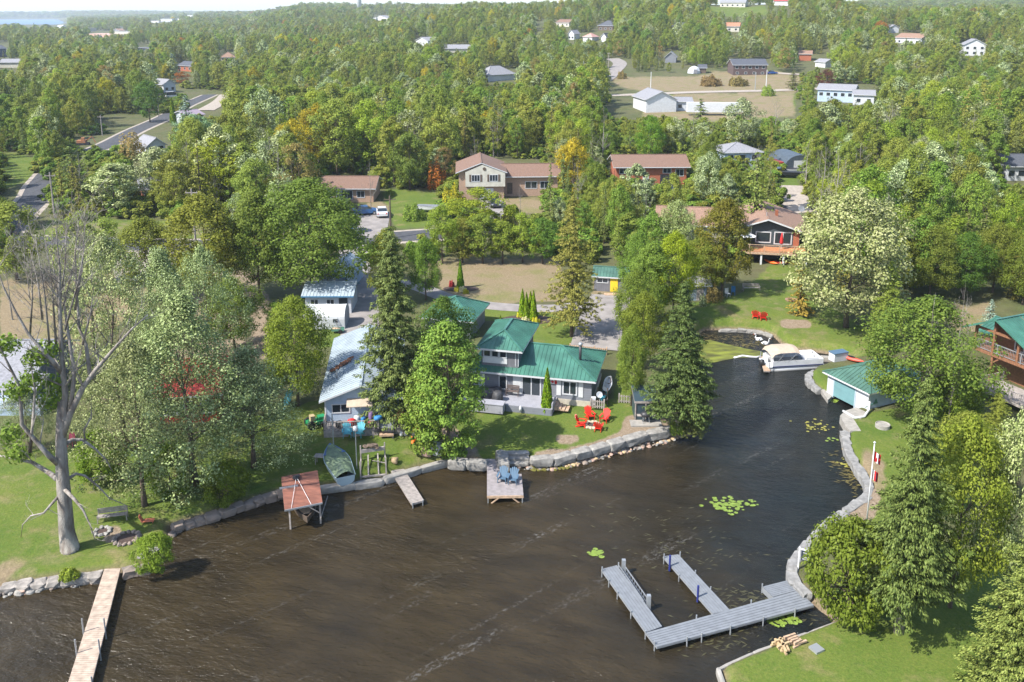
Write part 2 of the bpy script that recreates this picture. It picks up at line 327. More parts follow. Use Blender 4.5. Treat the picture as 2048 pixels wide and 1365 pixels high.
def crown_broad(name, mat, seed, H=12., R=4.6, z0=2.2, nc=120, per=110, leaf=.2, env=env_round, cr=(.15, .27), lean=(0, 0), shell=.45, flat=.8, hole=.0, up=.25):
    g = np.random.default_rng(seed); C = []; Rr = []
    ph = g.uniform(0, 6.28, 5)
    while len(C) < nc:
        t = g.random() ** .85; e = env(t) * R; a = g.uniform(0, 6.283)
        e *= 1 + .18 * math.sin(2 * a + ph[0]) + .14 * math.sin(3 * a + ph[1] + 4 * t) + .12 * math.sin(5 * a + 7 * t + ph[2])
        rr = e * (shell + (1 - shell) * g.random() ** .6)
        z = z0 + t * (H - z0)
        C.append((rr * math.cos(a) + lean[0] * t * t, rr * math.sin(a) + lean[1] * t * t, z)); Rr.append(R * g.uniform(*cr))
    C = np.array(C); Rr = np.array(Rr)
    P_, N_ = [], []
    for c, r in zip(C, Rr):
        n = int(per * (r / (R * .2)) ** 2 * g.uniform(.6, 1.15)); d = rnd_unit(g, n); d[:, 2] = d[:, 2] + up * .8 * g.random(n)
        d /= np.linalg.norm(d, axis=1, keepdims=True)
        k = (1 - .5 * g.random(n) ** 2)[:, None] * (1 + .25 * np.sin(d[:, :1] * 7 + c[0]) * np.cos(d[:, 1:2] * 6 + c[1]))
        p = c + d * r * k * np.array([1, 1, flat]); P_.append(p)
        out = d * .9 + (c - np.array([0, 0, (H + z0) * .45])) / R * .35 + np.array([0, 0, .55]); N_.append(out + g.normal(size=(n, 3)) * .42)
    pos = np.concatenate(P_); nrm = np.concatenate(N_); n = len(pos); tan = g.normal(size=(n, 3)) + np.array([.8, 0, 0])
    s = leaf * g.uniform(.6, 1.35, n)
    return quadmesh(name, pos, nrm, tan, s, s * g.uniform(.55, .85, n), mat), C
def crown_spruce(name, mat, seed, H=16., R=3.2, z0=1.6, lev=34, nb=9, card=.26, dens=15, droop=.3, pw=.8, gap=.12, topr=.06, tuft=1.0, cl=1.2):
    g = np.random.default_rng(seed); Ps, Ns, Ts, Ss = [], [], [], []
    for i in range(lev):
        t = (i / lev) ** .92; z = z0 + (H - z0) * t; Lz = R * ((1 - t) ** pw) + R * topr
        if t < .08: Lz *= .75 + t * 3
        for j in range(max(4, int(nb * (.55 + .45 * (1 - t))))):
            if g.random() < gap: continue
            a = g.uniform(0, 6.283); L = Lz * g.uniform(.62, 1.16); zz = z + g.uniform(-.5, .5) * (H / lev)
            nt_ = max(3, int((3 + 5 * L / R) * tuft)); ca, sa = math.cos(a), math.sin(a); s = (np.arange(nt_) + g.random(nt_)) / nt_ * .95 + .05
            lat = g.normal(0, 1, nt_) * L * .16 * (1.15 - s * .7); rr = L * s; dz = -droop * L * s ** 1.3 + .2 * L * np.maximum(0, s - .65) - np.abs(lat) * .3 + g.normal(0, .03, nt_) * L
            c = np.stack([rr * ca - lat * sa, rr * sa + lat * ca, zz + dz], 1); q = int(dens); d = rnd_unit(g, nt_ * q); cc = np.repeat(c, q, 0); ln = cl * (H / 16) * .2 * (.7 + .5 * L / R)
            wid = np.array([1.25, 1.25, .6]) * ln; p = cc + d * wid * g.uniform(.35, 1, (nt_ * q, 1)); n = nt_ * q
            tn = np.stack([np.full(n, ca), np.full(n, sa), np.full(n, -.25)], 1) + d * .8; nn = d * .75 + np.array([ca * .25, sa * .25, .65]) + g.normal(0, .25, (n, 3))
            Ps.append(p); Ns.append(nn); Ts.append(tn); Ss.append(card * g.uniform(.6, 1.25, n) * (.7 + .4 * (1 - t)))
    pos = np.concatenate(Ps); s = np.concatenate(Ss)
    return quadmesh(name, pos, np.concatenate(Ns), np.concatenate(Ts), s * 1.1, s * .5, mat)
def crown_thuja(name, mat, seed, H=5., R=.8, n=3500, card=.12):
    g = np.random.default_rng(seed); t = g.random(n) ** 1.25; a = g.uniform(0, 6.283, n)
    r = R * (np.minimum(1, .72 + t * 3.2) * (1 - t) ** .72) * (1 + .1 * np.sin(a * 5 + t * 17)) * g.uniform(.82, 1.04, n)
    pos = np.stack([r * np.cos(a), r * np.sin(a), .12 + t * (H - .12)], 1)
    nrm = np.stack([np.cos(a), np.sin(a), np.full(n, .25)], 1) + g.normal(0, .4, (n, 3)); tan = np.stack([np.cos(a) * .2, np.sin(a) * .2, np.ones(n)], 1) + g.normal(0, .2, (n, 3))
    s = card * g.uniform(.6, 1.3, n)
    return quadmesh(name, pos, nrm, tan, s * 1.4, s * .6, mat)
def trunk_mesh(name, mat, seed, H=12., r=.22, tips=None, nl=16, fork=.3, straight=False, bend=.35):
    rng = random.Random(seed); mb = MB(); top = H * (.96 if straight else .78)
    pts = [(0, 0, -.3)]; rs = [r * 1.35]
    for i in range(1, 7):
        t = i / 6; k = 0 if straight else bend * t
        pts.append((rng.uniform(-k, k), rng.uniform(-k, k), top * t)); rs.append(r * (1 - t * .88) * (1.1 if i == 1 else 1))
    mb.tube(pts, rs, 7)
    if tips is not None:
        idx = rng.sample(range(len(tips)), min(nl, len(tips)))
        for k in idx:
            q = Vector(tips[k]); t = min(.92, max(fork, q.z / top * .62)); j = t * 6; i0 = min(5, int(j)); b = L3(pts[i0], pts[i0 + 1], j - i0)
            m = L3(b, q, .5) + Vector((0, 0, -.1 * (q - b).length)); rr = r * .42 * (1.1 - t)
            mb.tube([b, m, q], [rr, rr * .65, rr * .2], 5)
            for _ in range(2):
                q2 = m + Vector((rng.uniform(-1, 1), rng.uniform(-1, 1), rng.uniform(.1, 1))) * (q - b).length * .4; mb.tube([m, q2], [rr * .4, rr * .1], 4)
    me = bpy.data.meshes.new(name); me.from_pydata(mb.v, [], mb.f); me.materials.append(mat); me.polygons.foreach_set("use_smooth", [True] * len(mb.f)); me.update(); return me
def dead_mesh(name, mat, seed, H=12., r=.16, n1=14, sub=4, spread=.35, twig=3, lean=0):
    rng = random.Random(seed); mb = MB(); pts = [Vector((0, 0, -.3))]; rs = [r * 1.3]
    for i in range(1, 8):
        t = i / 7; pts.append(Vector((rng.uniform(-.25, .25) * t + lean * t, rng.uniform(-.25, .25) * t, H * t))); rs.append(r * (1 - t * .93))
    mb.tube(pts, rs, 6)
    for i in range(n1):
        t = rng.uniform(.22, .95); j = t * 7; i0 = int(j); b = L3(pts[i0], pts[i0 + 1], j - i0); a = rng.uniform(0, 6.28)
        L = H * spread * (1.1 - t) * rng.uniform(.6, 1.3); d = Vector((math.cos(a), math.sin(a), rng.uniform(.2, 1.1))).normalized()
        limb(mb, b, d, L, r * .38 * (1.1 - t), rng, sub, twig)
    me = bpy.data.meshes.new(name); me.from_pydata(mb.v, [], mb.f); me.materials.append(mat); me.update(); return me
def limb(mb, b, d, L, r, rng, sub, lev, sides=4):
    pts = [b]; rs = [r]; p = Vector(b); dd = Vector(d)
    for i in range(4):
        dd = (dd + Vector((rng.uniform(-.22, .22), rng.uniform(-.22, .22), rng.uniform(-.08, .2)))).normalized(); p = p + dd * L / 4; pts.append(p.copy()); rs.append(max(.006, r * (1 - (i + 1) / 4.3)))
    mb.tube(pts, rs, sides, cap=False)
    if lev > 0:
        for _ in range(sub):
            j = rng.uniform(.8, 3.9); q = L3(pts[int(j)], pts[int(j) + 1], j - int(j))
            d2 = (dd + Vector((rng.uniform(-1, 1), rng.uniform(-1, 1), rng.uniform(-.3, .8)))).normalized(); limb(mb, q, d2, L * rng.uniform(.3, .55), max(.008, r * .4), rng, max(2, sub - 1), lev - 1, 3)
# prototypes (mesh data only, shared by copies): key -> (crown mesh, trunk mesh, height, radius)
PR = {}
def proto_b(key, mat, seed, tm=None, **k):
    me, C = crown_broad("crown", mat, seed, **k); H = k.get('H', 12.)
    PR[key] = (me, trunk_mesh("trunk", tm or bark2, seed, H, k.get('tr', .2), C), H, k.get('R', 4.6))
def proto_s(key, mat, seed, tm=None, tr=.2, **k):
    PR[key] = (crown_spruce("crown", mat, seed, **k), trunk_mesh("trunk", tm or bark2, seed, k.get('H', 16.), tr, straight=True), k.get('H', 16.), k.get('R', 3.2))
# near, dense
proto_b('olive_hi', L_olive, 3, nc=270, per=120, leaf=.115, cr=(.12, .23)); proto_b('olive_hi2', L_olive, 4, nc=240, per=115, leaf=.115, cr=(.12, .23), env=env_tall, R=3.9)
proto_b('green_hi', L_green, 5, nc=270, per=120, leaf=.115, cr=(.12, .23)); proto_b('lime_hi', L_lime, 6, nc=240, per=120, leaf=.12, cr=(.12, .23))
proto_b('silver_hi', L_silver, 7, nc=420, per=190, leaf=.072, cr=(.075, .16), shell=.3, z0=.9, env=env_low); proto_b('silver_hi2', L_silver, 17, nc=360, per=190, leaf=.072, cr=(.075, .16), shell=.3, z0=1.2)
proto_b('pale_hi', L_pale, 8, nc=300, per=130, leaf=.11, cr=(.12, .22)); proto_b('bush_hi', L_lime, 9, H=5.5, R=3.6, z0=.3, nc=170, per=90, leaf=.13, cr=(.14, .24), shell=.7)
proto_b('pine_hi', L_pine, 10, H=12, R=4.4, z0=.8, nc=230, per=120, leaf=.13, env=env_tall, cr=(.12, .22), flat=.45)
proto_b('pine_low', L_pine, 11, H=10, R=4.4, z0=.4, nc=150, per=100, leaf=.17, cr=(.13, .22), flat=.6)
proto_s('spruce_hi', L_spruce, 12, H=16, R=3.6, lev=44, nb=12, dens=24, card=.1, z0=.9, pw=.85, tuft=1.4); proto_s('spruce_hi2', L_spruce, 13, H=16, R=3.6, lev=40, nb=12, dens=24, card=.1, z0=2.9, pw=.95, gap=.1, tuft=1.4, tr=.27, tm=bark)
proto_s('spruce_low', L_spruce, 16, H=16, R=3.6, lev=40, nb=12, dens=24, card=.1, z0=.8, pw=.78, gap=.1, tuft=1.4)
proto_s('spruceo_hi', L_spruceo, 14, H=16, R=3.8, lev=36, nb=11, dens=24, card=.095, z0=2.2, pw=.62, gap=.18, droop=.4, tuft=1.3)
proto_s('bluespruce', L_blue, 15, H=8, R=2.2, lev=22, nb=9, dens=9, card=.11, z0=.4, droop=.1)
# middle distance
M_ = dict(nc=84, per=88, leaf=.165)
for i, s in enumerate((21, 22, 23)): proto_b('olive%d' % i, L_olive, s, env=(env_round, env_tall, env_round)[i], R=(4.4, 3.4, 4.0)[i], **M_)
for i, s in enumerate((31, 32)): proto_b('green%d' % i, L_green, s, env=(env_round, env_tall)[i], R=(4.4, 3.5)[i], **M_)
proto_b('silver0', L_silver, 41, **M_); proto_b('silver1', L_silver, 42, env=env_tall, R=3.2, **M_); proto_b('lime0', L_lime, 43, **M_)
proto_b('yellow0', L_yellow, 44, **M_); proto_b('orange0', L_orange, 45, **M_); proto_b('purple0', L_purple, 46, **M_); proto_b('brown0', L_brown, 47, nc=60, per=60, leaf=.15, R=3.6)
proto_b('sparse0', L_olive, 48, tm=deadbark, nc=70, per=34, leaf=.15, R=3.2, env=env_tall, cr=(.14, .24)); proto_b('sparse1', L_silver, 49, tm=deadbark, nc=60, per=34, leaf=.15, R=3.4, cr=(.14, .24), env=env_tall)
for i, s in enumerate((51, 52, 53)): proto_s('spruce%d' % i, L_spruce, s, H=14, R=(2.8, 2.3, 3.2)[i], lev=22, nb=8, dens=8, card=.19, z0=.9)
proto_s('cedar0', L_spruceo, 54, H=11, R=2.0, lev=18, nb=8, dens=8, card=.17, z0=.3, pw=.6, droop=.1)
PR['thuja'] = (crown_thuja("crown", L_thuja, 60), trunk_mesh("trunk", bark2, 60, 4, .06, straight=True), 5., .8)
DEADM = [dead_mesh("branches", deadbark, 70 + i, H=12, r=.15, n1=16, sub=4, spread=(.3, .42, .22)[i]) for i in range(3)]
NT = {}
def plant(name, label, cat, loc, key, H, Rr, rz=0, col=None, group=None, lean=0, trcol=None):
    cm, tm, h0, r0 = PR[key]
    e = thing(name, label, cat, loc, 0, group)
    for nm, me in (("crown", cm), ("trunk", tm)):
        o = bpy.data.objects.new(nm, me); COL.objects.link(o); o.parent = e; o.scale = (Rr / r0, Rr / r0, H / h0); o.rotation_euler = (lean * .3, lean, rz)
        if col and nm == "crown": o.color = (*col, 1)
    return e
HC = {'silver_hi': .74, 'silver_hi2': .76, 'spruce_hi': .74, 'spruce_hi2': .78, 'spruce_low': .80, 'pine_hi': .85, 'pine_low': .82, 'olive_hi': .88, 'olive_hi2': .88, 'green_hi': .84, 'lime_hi': .86, 'bush_hi': .84, 'pale_hi': .88}
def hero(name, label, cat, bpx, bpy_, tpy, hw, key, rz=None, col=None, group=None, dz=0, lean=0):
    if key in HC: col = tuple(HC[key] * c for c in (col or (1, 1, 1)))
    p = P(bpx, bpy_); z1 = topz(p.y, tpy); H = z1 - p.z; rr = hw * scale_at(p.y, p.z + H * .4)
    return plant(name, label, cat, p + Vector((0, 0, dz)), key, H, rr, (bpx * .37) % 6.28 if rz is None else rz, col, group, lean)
# ---------------------------------------------------------------- ground, water, roads
POLY = {}
def inpoly(px, py, poly):
    ins = np.zeros(px.shape, bool); n = len(poly)
    for i in range(n):
        ax, ay = poly[i]; bx, by = poly[(i + 1) % n]; c = (ay > py) != (by > py)
        ins ^= c & (px < (bx - ax) * (py - ay) / ((by - ay) if by != ay else 1e-9) + ax)
    return ins
LAWN = [[(0, 900), (120, 900), (300, 880), (520, 830), (650, 800), (665, 840), (900, 860), (895, 935), (770, 965), (640, 985), (560, 992), (430, 1037), (330, 1062), (345, 1110), (250, 1155), (0, 1185), (-400, 1215), (-400, 900)],
    [(930, 810), (1270, 800), (1290, 840), (1270, 860), (1150, 905), (1100, 935), (960, 936), (900, 930)],
    [(865, 588), (960, 618), (1100, 622), (1165, 640), (1185, 690), (1080, 690), (1000, 640), (930, 640), (860, 640)],
    [(1380, 645), (1370, 610), (1480, 590), (1540, 530), (1610, 520), (1640, 600), (1740, 665), (1800, 690), (1710, 720), (1580, 705), (1550, 672), (1400, 662)],
    [(1690, 835), (1740, 825), (1860, 810), (1960, 850), (1960, 1010), (1750, 1070), (1620, 1100), (1660, 1040), (1735, 985), (1712, 935), (1690, 880)],
    [(1437, 1337), (1670, 1244), (1640, 1180), (1900, 1100), (2200, 1100), (2300, 1700), (1500, 1700)],
    [(100, 440), (430, 440), (430, 480), (130, 484), (80, 470)], [(760, 380), (880, 385), (880, 455), (790, 458)],
    [(640, 650), (715, 650), (712, 690), (640, 700)], [(1555, 350), (1600, 350), (1602, 385), (1565, 388)], [(1565, 430), (1605, 430), (1600, 470), (1580, 480)],
    [(1300, 190), (1590, 185), (1590, 235), (1390, 245), (1280, 235)], [(1400, 15), (1530, 12), (1540, 30), (1420, 34)], [(1240, 640), (1262, 640), (1262, 800), (1232, 800)], [(0, 300), (90, 320), (85, 350), (0, 380)], [(1620, 740), (1720, 730), (1680, 795), (1640, 795), (1618, 768)]]
DRY = [[(860, 514), (1120, 514), (1135, 602), (1000, 609), (900, 592), (858, 560)], [(0, 560), (260, 540), (340, 590), (160, 690), (0, 700)], [(1215, 155), (1600, 150), (1600, 184), (1290, 184), (1240, 175)],
    [(985, 395), (1100, 395), (1095, 430), (985, 432)], [(1900, 610), (1990, 610), (1960, 665), (1900, 660)], [(2000, 210), (2048, 210), (2048, 240), (2000, 240)], [(740, 400), (780, 410), (770, 455), (720, 460)],
    [(1185, 560), (1250, 560), (1240, 590), (1185, 600)], [(1730, 900), (1770, 930), (1765, 1000), (1730, 1040)], [(1420, 145), (1560, 143), (1560, 152), (1400, 152)], [(0, 1130), (60, 1120), (0, 1160)]]
DIRT = [[(1255, 830), (1325, 832), (1350, 868), (1240, 905), (1130, 922), (1060, 934), (1070, 902), (1130, 898), (1190, 884), (1245, 862)], [(1110, 872), (1150, 866), (1160, 884), (1120, 892)], [(880, 850), (905, 850), (960, 905), (900, 925)], [(900, 900), (960, 915), (1060, 925), (1000, 932), (895, 928), (870, 890), (900, 860)], [(200, 1058), (245, 1050), (240, 1080), (205, 1085)],
    [(340, 560), (500, 540), (540, 600), (560, 700), (470, 760), (330, 700)], [(1560, 640), (1620, 640), (1620, 655), (1560, 655)], [(1695, 905), (1720, 925), (1730, 960), (1765, 990), (1740, 1040), (1640, 1090), (1625, 1080), (1700, 1020), (1735, 985), (1712, 940)]]
rad = list(np.arange(16, 112, .42)); 
while rad[-1] < 7200: rad.append(rad[-1] * 1.018 + .3)
azs = np.concatenate([np.linspace(-62, -34, 30)[:-1], np.linspace(-34, 34, 400), np.linspace(34, 62, 30)[1:]])
RR, AA = np.meshgrid(np.array(rad), np.radians(azs), indexing='ij'); GX = RR * np.sin(AA); GY = RR * np.cos(AA)
GZ = Hfull(GX, GY).reshape(GX.shape); nr, na = GX.shape
def gridmesh(name, X, Y, Z, rev=False):
    nr, na = X.shape; me = bpy.data.meshes.new(name); me.vertices.add(nr * na); me.vertices.foreach_set("co", np.stack([X, Y, Z], -1).astype(np.float32).ravel())
    i = np.arange(nr * na).reshape(nr, na); q = np.stack([i[:-1, :-1], i[:-1, 1:], i[1:, 1:], i[1:, :-1]], -1).reshape(-1, 4)
    if rev: q = q[:, ::-1]
    me.loops.add(q.size); me.loops.foreach_set("vertex_index", q.astype(np.int32).ravel()); me.polygons.add(len(q)); me.polygons.foreach_set("loop_start", np.arange(0, q.size, 4, dtype=np.int32))
    me.update(calc_edges=True); me.polygons.foreach_set("use_smooth", [True] * len(q)); return me
gm = gridmesh("ground", GX, GY, GZ)
D_ = GY * CP - (Hland(GX, GY) - CAMH) * SP; U_ = GY * SP + (Hland(GX, GY) - CAMH) * CP; PXg = 1024 + FPX * GX / D_; PYg = CY - FPX * U_ / D_
wob = np.sin(GX * .9) * 5 + np.sin(GY * 1.1 + GX * .4) * 5
cols = np.zeros((nr, na, 4), np.float32); cols[..., 3] = 1
for k, L in enumerate((LAWN, DRY, DIRT)):
    for pg in L: cols[..., k] = np.maximum(cols[..., k], inpoly(PXg + wob * .5, PYg + wob * .25, pg))
for pg, v_ in ((LAWN[11], .8), (LAWN[0], .34), (LAWN[3], .36), (LAWN[4], .32), (LAWN[5], .26), (LAWN[6], .5), (LAWN[1], .16), (LAWN[2], .25)): cols[..., 1] = np.maximum(cols[..., 1], v_ * inpoly(PXg, PYg, pg))
for _ in range(2):
    c2 = cols.copy(); c2[1:] += cols[:-1]; c2[:-1] += cols[1:]; c2[:, 1:] += cols[:, :-1]; c2[:, :-1] += cols[:, 1:]; cols = c2 / np.maximum(c2[..., 3:], 1)
ca = gm.color_attributes.new("zones", 'FLOAT_COLOR', 'POINT'); ca.data.foreach_set("color", cols.ravel())
def ground_material():
    m = bpy.data.materials.new("ground_cover"); m.use_nodes = True; nt = m.node_tree; b = nt.nodes["Principled BSDF"]; N = nt.nodes.new; L = nt.links.new
    tc = N("ShaderNodeTexCoord"); at_ = N("ShaderNodeAttribute"); at_.attribute_name = "zones"; sp = N("ShaderNodeSeparateColor"); L(at_.outputs["Color"], sp.inputs[0])
    def nz(s, d=5, rough=.55):
        t = N("ShaderNodeTexNoise"); t.inputs["Scale"].default_value = s; t.inputs["Detail"].default_value = d; t.inputs["Roughness"].default_value = rough; L(tc.outputs["Object"], t.inputs["Vector"]); return t.outputs["Fac"]
    def ramp(f, a, b_, p0=.35, p1=.65):
        r = N("ShaderNodeValToRGB"); r.color_ramp.elements[0].position = p0; r.color_ramp.elements[1].position = p1; r.color_ramp.elements[0].color = (*a, 1); r.color_ramp.elements[1].color = (*b_, 1); L(f, r.inputs[0]); return r.outputs[0]
    def mix(f, a, b_, bt='MIX'):
        x = N("ShaderNodeMix"); x.data_type = 'RGBA'; x.blend_type = bt
        if isinstance(f, float): x.inputs[0].default_value = f
        else: L(f, x.inputs[0])
        L(a, x.inputs[6]); L(b_, x.inputs[7]); return x.outputs[2]
    n1 = nz(.16); n2 = nz(.7, 6); n3 = nz(4, 8, .7); n4 = nz(9, 8, .8)
    forest = mix(n3, ramp(n2, (.07, .07, .03), (.11, .125, .045)), ramp(n1, (.07, .09, .03), (.13, .115, .06)))
    lawn = mix(n2, ramp(n1, (.058, .112, .014), (.128, .16, .027)), ramp(n3, (.065, .12, .014), (.158, .178, .038)))
    lawn = mix(ramp(nz(.33, 6, .62), (0, 0, 0), (.85, .85, .85), .56, .72), lawn, ramp(n3, (.18, .15, .06), (.25, .2, .1)))
    dry = mix(ramp(nz(.3, 6), (0, 0, 0), (1, 1, 1), .45, .72), ramp(n3, (.19, .145, .085), (.27, .21, .13)), ramp(n3, (.13, .145, .045), (.20, .18, .07)))
    dirt = ramp(n3, (.19, .14, .09), (.30, .235, .17))
    def edge(o):
        s = N("ShaderNodeMath"); s.operation = 'ADD'; L(o, s.inputs[0]); q = N("ShaderNodeMath"); q.operation = 'MULTIPLY_ADD'; L(n2, q.inputs[0]); q.inputs[1].default_value = .7; q.inputs[2].default_value = -.35; L(q.outputs[0], s.inputs[1])
        r = N("ShaderNodeMapRange"); r.inputs[1].default_value = .35; r.inputs[2].default_value = .65; L(s.outputs[0], r.inputs[0]); return r.outputs[0]
    c = mix(edge(sp.outputs[0]), forest, lawn); c = mix(edge(sp.outputs[1]), c, dry); c = mix(edge(sp.outputs[2]), c, dirt)
    fine = ramp(n4, (.52, .52, .52), (1.14, 1.14, 1.14), .3, .7); c = mix(1.0, c, fine, 'MULTIPLY')
    # shore mud near the water level
    ps = N("ShaderNodeSeparateXYZ"); L(tc.outputs["Object"], ps.inputs[0]); mr = N("ShaderNodeMapRange"); mr.inputs[1].default_value = .12; mr.inputs[2].default_value = .5; mr.inputs[3].default_value = 1; mr.inputs[4].default_value = 0; L(ps.outputs[2], mr.inputs[0])
    c = mix(mr.outputs[0], c, ramp(n3, (.10, .075, .05), (.22, .17, .11)))
    L(c, b.inputs["Base Color"]); b.inputs["Roughness"].default_value = .95; b.inputs["Specular IOR Level"].default_value = .2
    bp = N("ShaderNodeBump"); bp.inputs["Strength"].default_value = .6; bp.inputs["Distance"].default_value = .12; L(n3, bp.inputs["Height"]); L(bp.outputs[0], b.inputs["Normal"])
    return m
gm.materials.append(ground_material()); go = bpy.data.objects.new("ground", gm); COL.objects.link(go); tag(go, kind="structure")
def water_material(name, deep, mud, far=False):
    m = bpy.data.materials.new(name); m.use_nodes = True; nt = m.node_tree; b = nt.nodes["Principled BSDF"]; N = nt.nodes.new; L = nt.links.new
    tc = N("ShaderNodeTexCoord"); b.inputs["Roughness"].default_value = .12; b.inputs["IOR"].default_value = 1.33; b.inputs["Specular IOR Level"].default_value = .42
    if far: b.inputs["Base Color"].default_value = (*deep, 1); b.inputs["Roughness"].default_value = .4; return m
    def nz(s, d, sc=(1, 1, 1), rot=0, dist=0, rough=.5):
        mp = N("ShaderNodeMapping"); mp.vector_type = 'TEXTURE'; mp.inputs["Scale"].default_value = sc; mp.inputs["Rotation"].default_value = (0, 0, rot); L(tc.outputs["Object"], mp.inputs[0])
        t = N("ShaderNodeTexNoise"); t.inputs["Scale"].default_value = s; t.inputs["Detail"].default_value = d; t.inputs["Distortion"].default_value = dist; t.inputs["Roughness"].default_value = rough; L(mp.outputs[0], t.inputs["Vector"]); return t.outputs["Fac"]
    def ramp(f, a, b_, p0, p1):
        r = N("ShaderNodeValToRGB"); r.color_ramp.elements[0].position = p0; r.color_ramp.elements[1].position = p1; r.color_ramp.elements[0].color = (*a, 1); r.color_ramp.elements[1].color = (*b_, 1); L(f, r.inputs[0]); return r.outputs[0]
    def mix(f, a, b_):
        x = N("ShaderNodeMix"); x.data_type = 'RGBA'; L(f, x.inputs[0]); L(a, x.inputs[6]); L(b_, x.inputs[7]); return x.outputs[2]
    at_ = N("ShaderNodeAttribute"); at_.attribute_name = "deep"; ad = N("ShaderNodeMath"); ad.operation = 'MULTIPLY_ADD'; L(nz(.12, 5), ad.inputs[0]); ad.inputs[1].default_value = .9; ad.inputs[2].default_value = -.45
    s = N("ShaderNodeMath"); s.operation = 'ADD'; L(at_.outputs["Fac"], s.inputs[0]); L(ad.outputs[0], s.inputs[1]); s.use_clamp = True
    c = mix(s.outputs[0], ramp(nz(.5, 6, (2, .8, 1), -.3), tuple(x * .75 for x in mud), tuple(x * 1.3 for x in mud), .35, .7), ramp(nz(.6, 6), tuple(x * .7 for x in deep), tuple(x * 1.4 for x in deep), .35, .7))
    # wind rows of foam
    rows = nz(.36, 2, (14, .6, 1), .68, .6, .5); dots = nz(4, 6, (1.6, 1, 1), .68, 0, .75); brk = nz(.16, 4)
    f1 = ramp(rows, (0, 0, 0), (1, 1, 1), .575, .66); f2 = ramp(dots, (0, 0, 0), (.8, .8, .8), .50, .62); f3 = ramp(brk, (0, 0, 0), (1, 1, 1), .42, .56)
    ml = N("ShaderNodeMath"); ml.operation = 'MULTIPLY'; L(f1, ml.inputs[0]); L(f2, ml.inputs[1]); m3 = N("ShaderNodeMath"); m3.operation = 'MULTIPLY'; L(ml.outputs[0], m3.inputs[0]); L(f3, m3.inputs[1])
    w_ = N("ShaderNodeRGB"); w_.outputs[0].default_value = (.12, .115, .105, 1); c = mix(m3.outputs[0], c, w_.outputs[0])
    L(c, b.inputs["Base Color"])
    h = N("ShaderNodeMath"); h.operation = 'ADD'; L(nz(1.7, 5, (1.7, .8, 1), -.3, .15, .62), h.inputs[0])
    h2 = N("ShaderNodeMath"); h2.operation = 'MULTIPLY'; L(nz(5.5, 3, (1.7, .8, 1), -.1, .3), h2.inputs[0]); h2.inputs[1].default_value = .32; L(h2.outputs[0], h.inputs[1])
    bp = N("ShaderNodeBump"); L(ramp(nz(.07, 3), (.45, .45, .45), (1, 1, 1), .35, .65), bp.inputs["Strength"]); bp.inputs["Distance"].default_value = .26; L(h.outputs[0], bp.inputs["Height"]); L(bp.outputs[0], b.inputs["Normal"])
    return m
# near water: grid so that the depth tint can vary
wx, wy = np.meshgrid(np.linspace(-75, 60, 136), np.linspace(8, 118, 111), indexing='ij'); wz = np.zeros_like(wx)
wm = gridmesh("water", wx, wy, wz, True)
Dw = wy * CP + CAMH * SP; Uw = wy * SP - CAMH * CP; pxw = 1024 + FPX * wx / Dw; pyw = CY - FPX * Uw / Dw
dp = np.clip((pxw - 1080 - (pyw - 900) * .3) / 420, 0, 1) * .85
dd = np.zeros((wx.size, 4), np.float32); dd[:, 0] = dd[:, 1] = dd[:, 2] = dp.ravel(); dd[:, 3] = 1
ca = wm.color_attributes.new("deep", 'FLOAT_COLOR', 'POINT'); ca.data.foreach_set("color", dd.ravel())
wm.materials.append(water_material("river_water", (.006, .009, .010), (.029, .021, .010))); wo = bpy.data.objects.new("water", wm); COL.objects.link(wo); tag(wo, kind="structure")
mb = MB(); mb.add([(-4200, 2600, .5), (-900, 2600, .5), (-900, 5200, .5), (-4200, 5200, .5)], [(0, 1, 2, 3)]); tag(mb.build("lake_water", water_material("lake_blue", (.05, .12, .24), (0, 0, 0), True)), kind="structure")
# roads
def road(name, pts, width, mat, lift=.07, kind="structure", pixels=True, step=1.5, world=False):
    W = [P(*p) for p in pts] if not world else [Vector(p) for p in pts]; fine = []
    ws = width if isinstance(width, (list, tuple)) else [width] * len(W); wf = []
    for i in range(len(W) - 1):
        p0 = W[max(0, i - 1)]; p1 = W[i]; p2 = W[i + 1]; p3 = W[min(len(W) - 1, i + 2)]
        n = max(2, int((p2 - p1).length / step))
        for k in range(n):
            t = k / n; fine.append(.5 * ((2 * p1) + (p2 - p0) * t + (2 * p0 - 5 * p1 + 4 * p2 - p3) * t * t + (3 * p1 - p0 - 3 * p2 + p3) * t ** 3)); wf.append(ws[i] * (1 - t) + ws[i + 1] * t)
    fine.append(W[-1]); wf.append(ws[-1]); m = MB(); vs = []; fs = []
    for i, p in enumerate(fine):
        d = fine[min(i + 1, len(fine) - 1)] - fine[max(0, i - 1)]; d.z = 0; d.normalize(); nrm = Vector((-d.y, d.x, 0))
        for s in (-1, -.5, 0, .5, 1):
            q = p + nrm * wf[i] / 2 * s; vs.append((q.x, q.y, gz(q.x, q.y) + lift - (.05 if abs(s) == 1 else 0)))
    for i in range(len(fine) - 1):
        for k in range(4): fs.append((i * 5 + k, i * 5 + k + 1, i * 5 + k + 6, i * 5 + k + 5))
    m.add(vs, [tuple(reversed(f)) for f in fs]); return tag(m.build(name, mat, smooth=True), kind=kind)
road("road_verge", [(-140, 480), (120, 485), (300, 491), (480, 490), (700, 481), (860, 470), (1050, 462), (1250, 455), (1480, 428), (1600, 414), (1800, 405)], 8, gravel, .05)
road("street", [(-140, 480), (120, 485), (300, 491), (480, 490), (700, 481), (860, 470), (1050, 462), (1250, 455), (1480, 428), (1600, 414), (1800, 405)], 6, asphalt, .10)
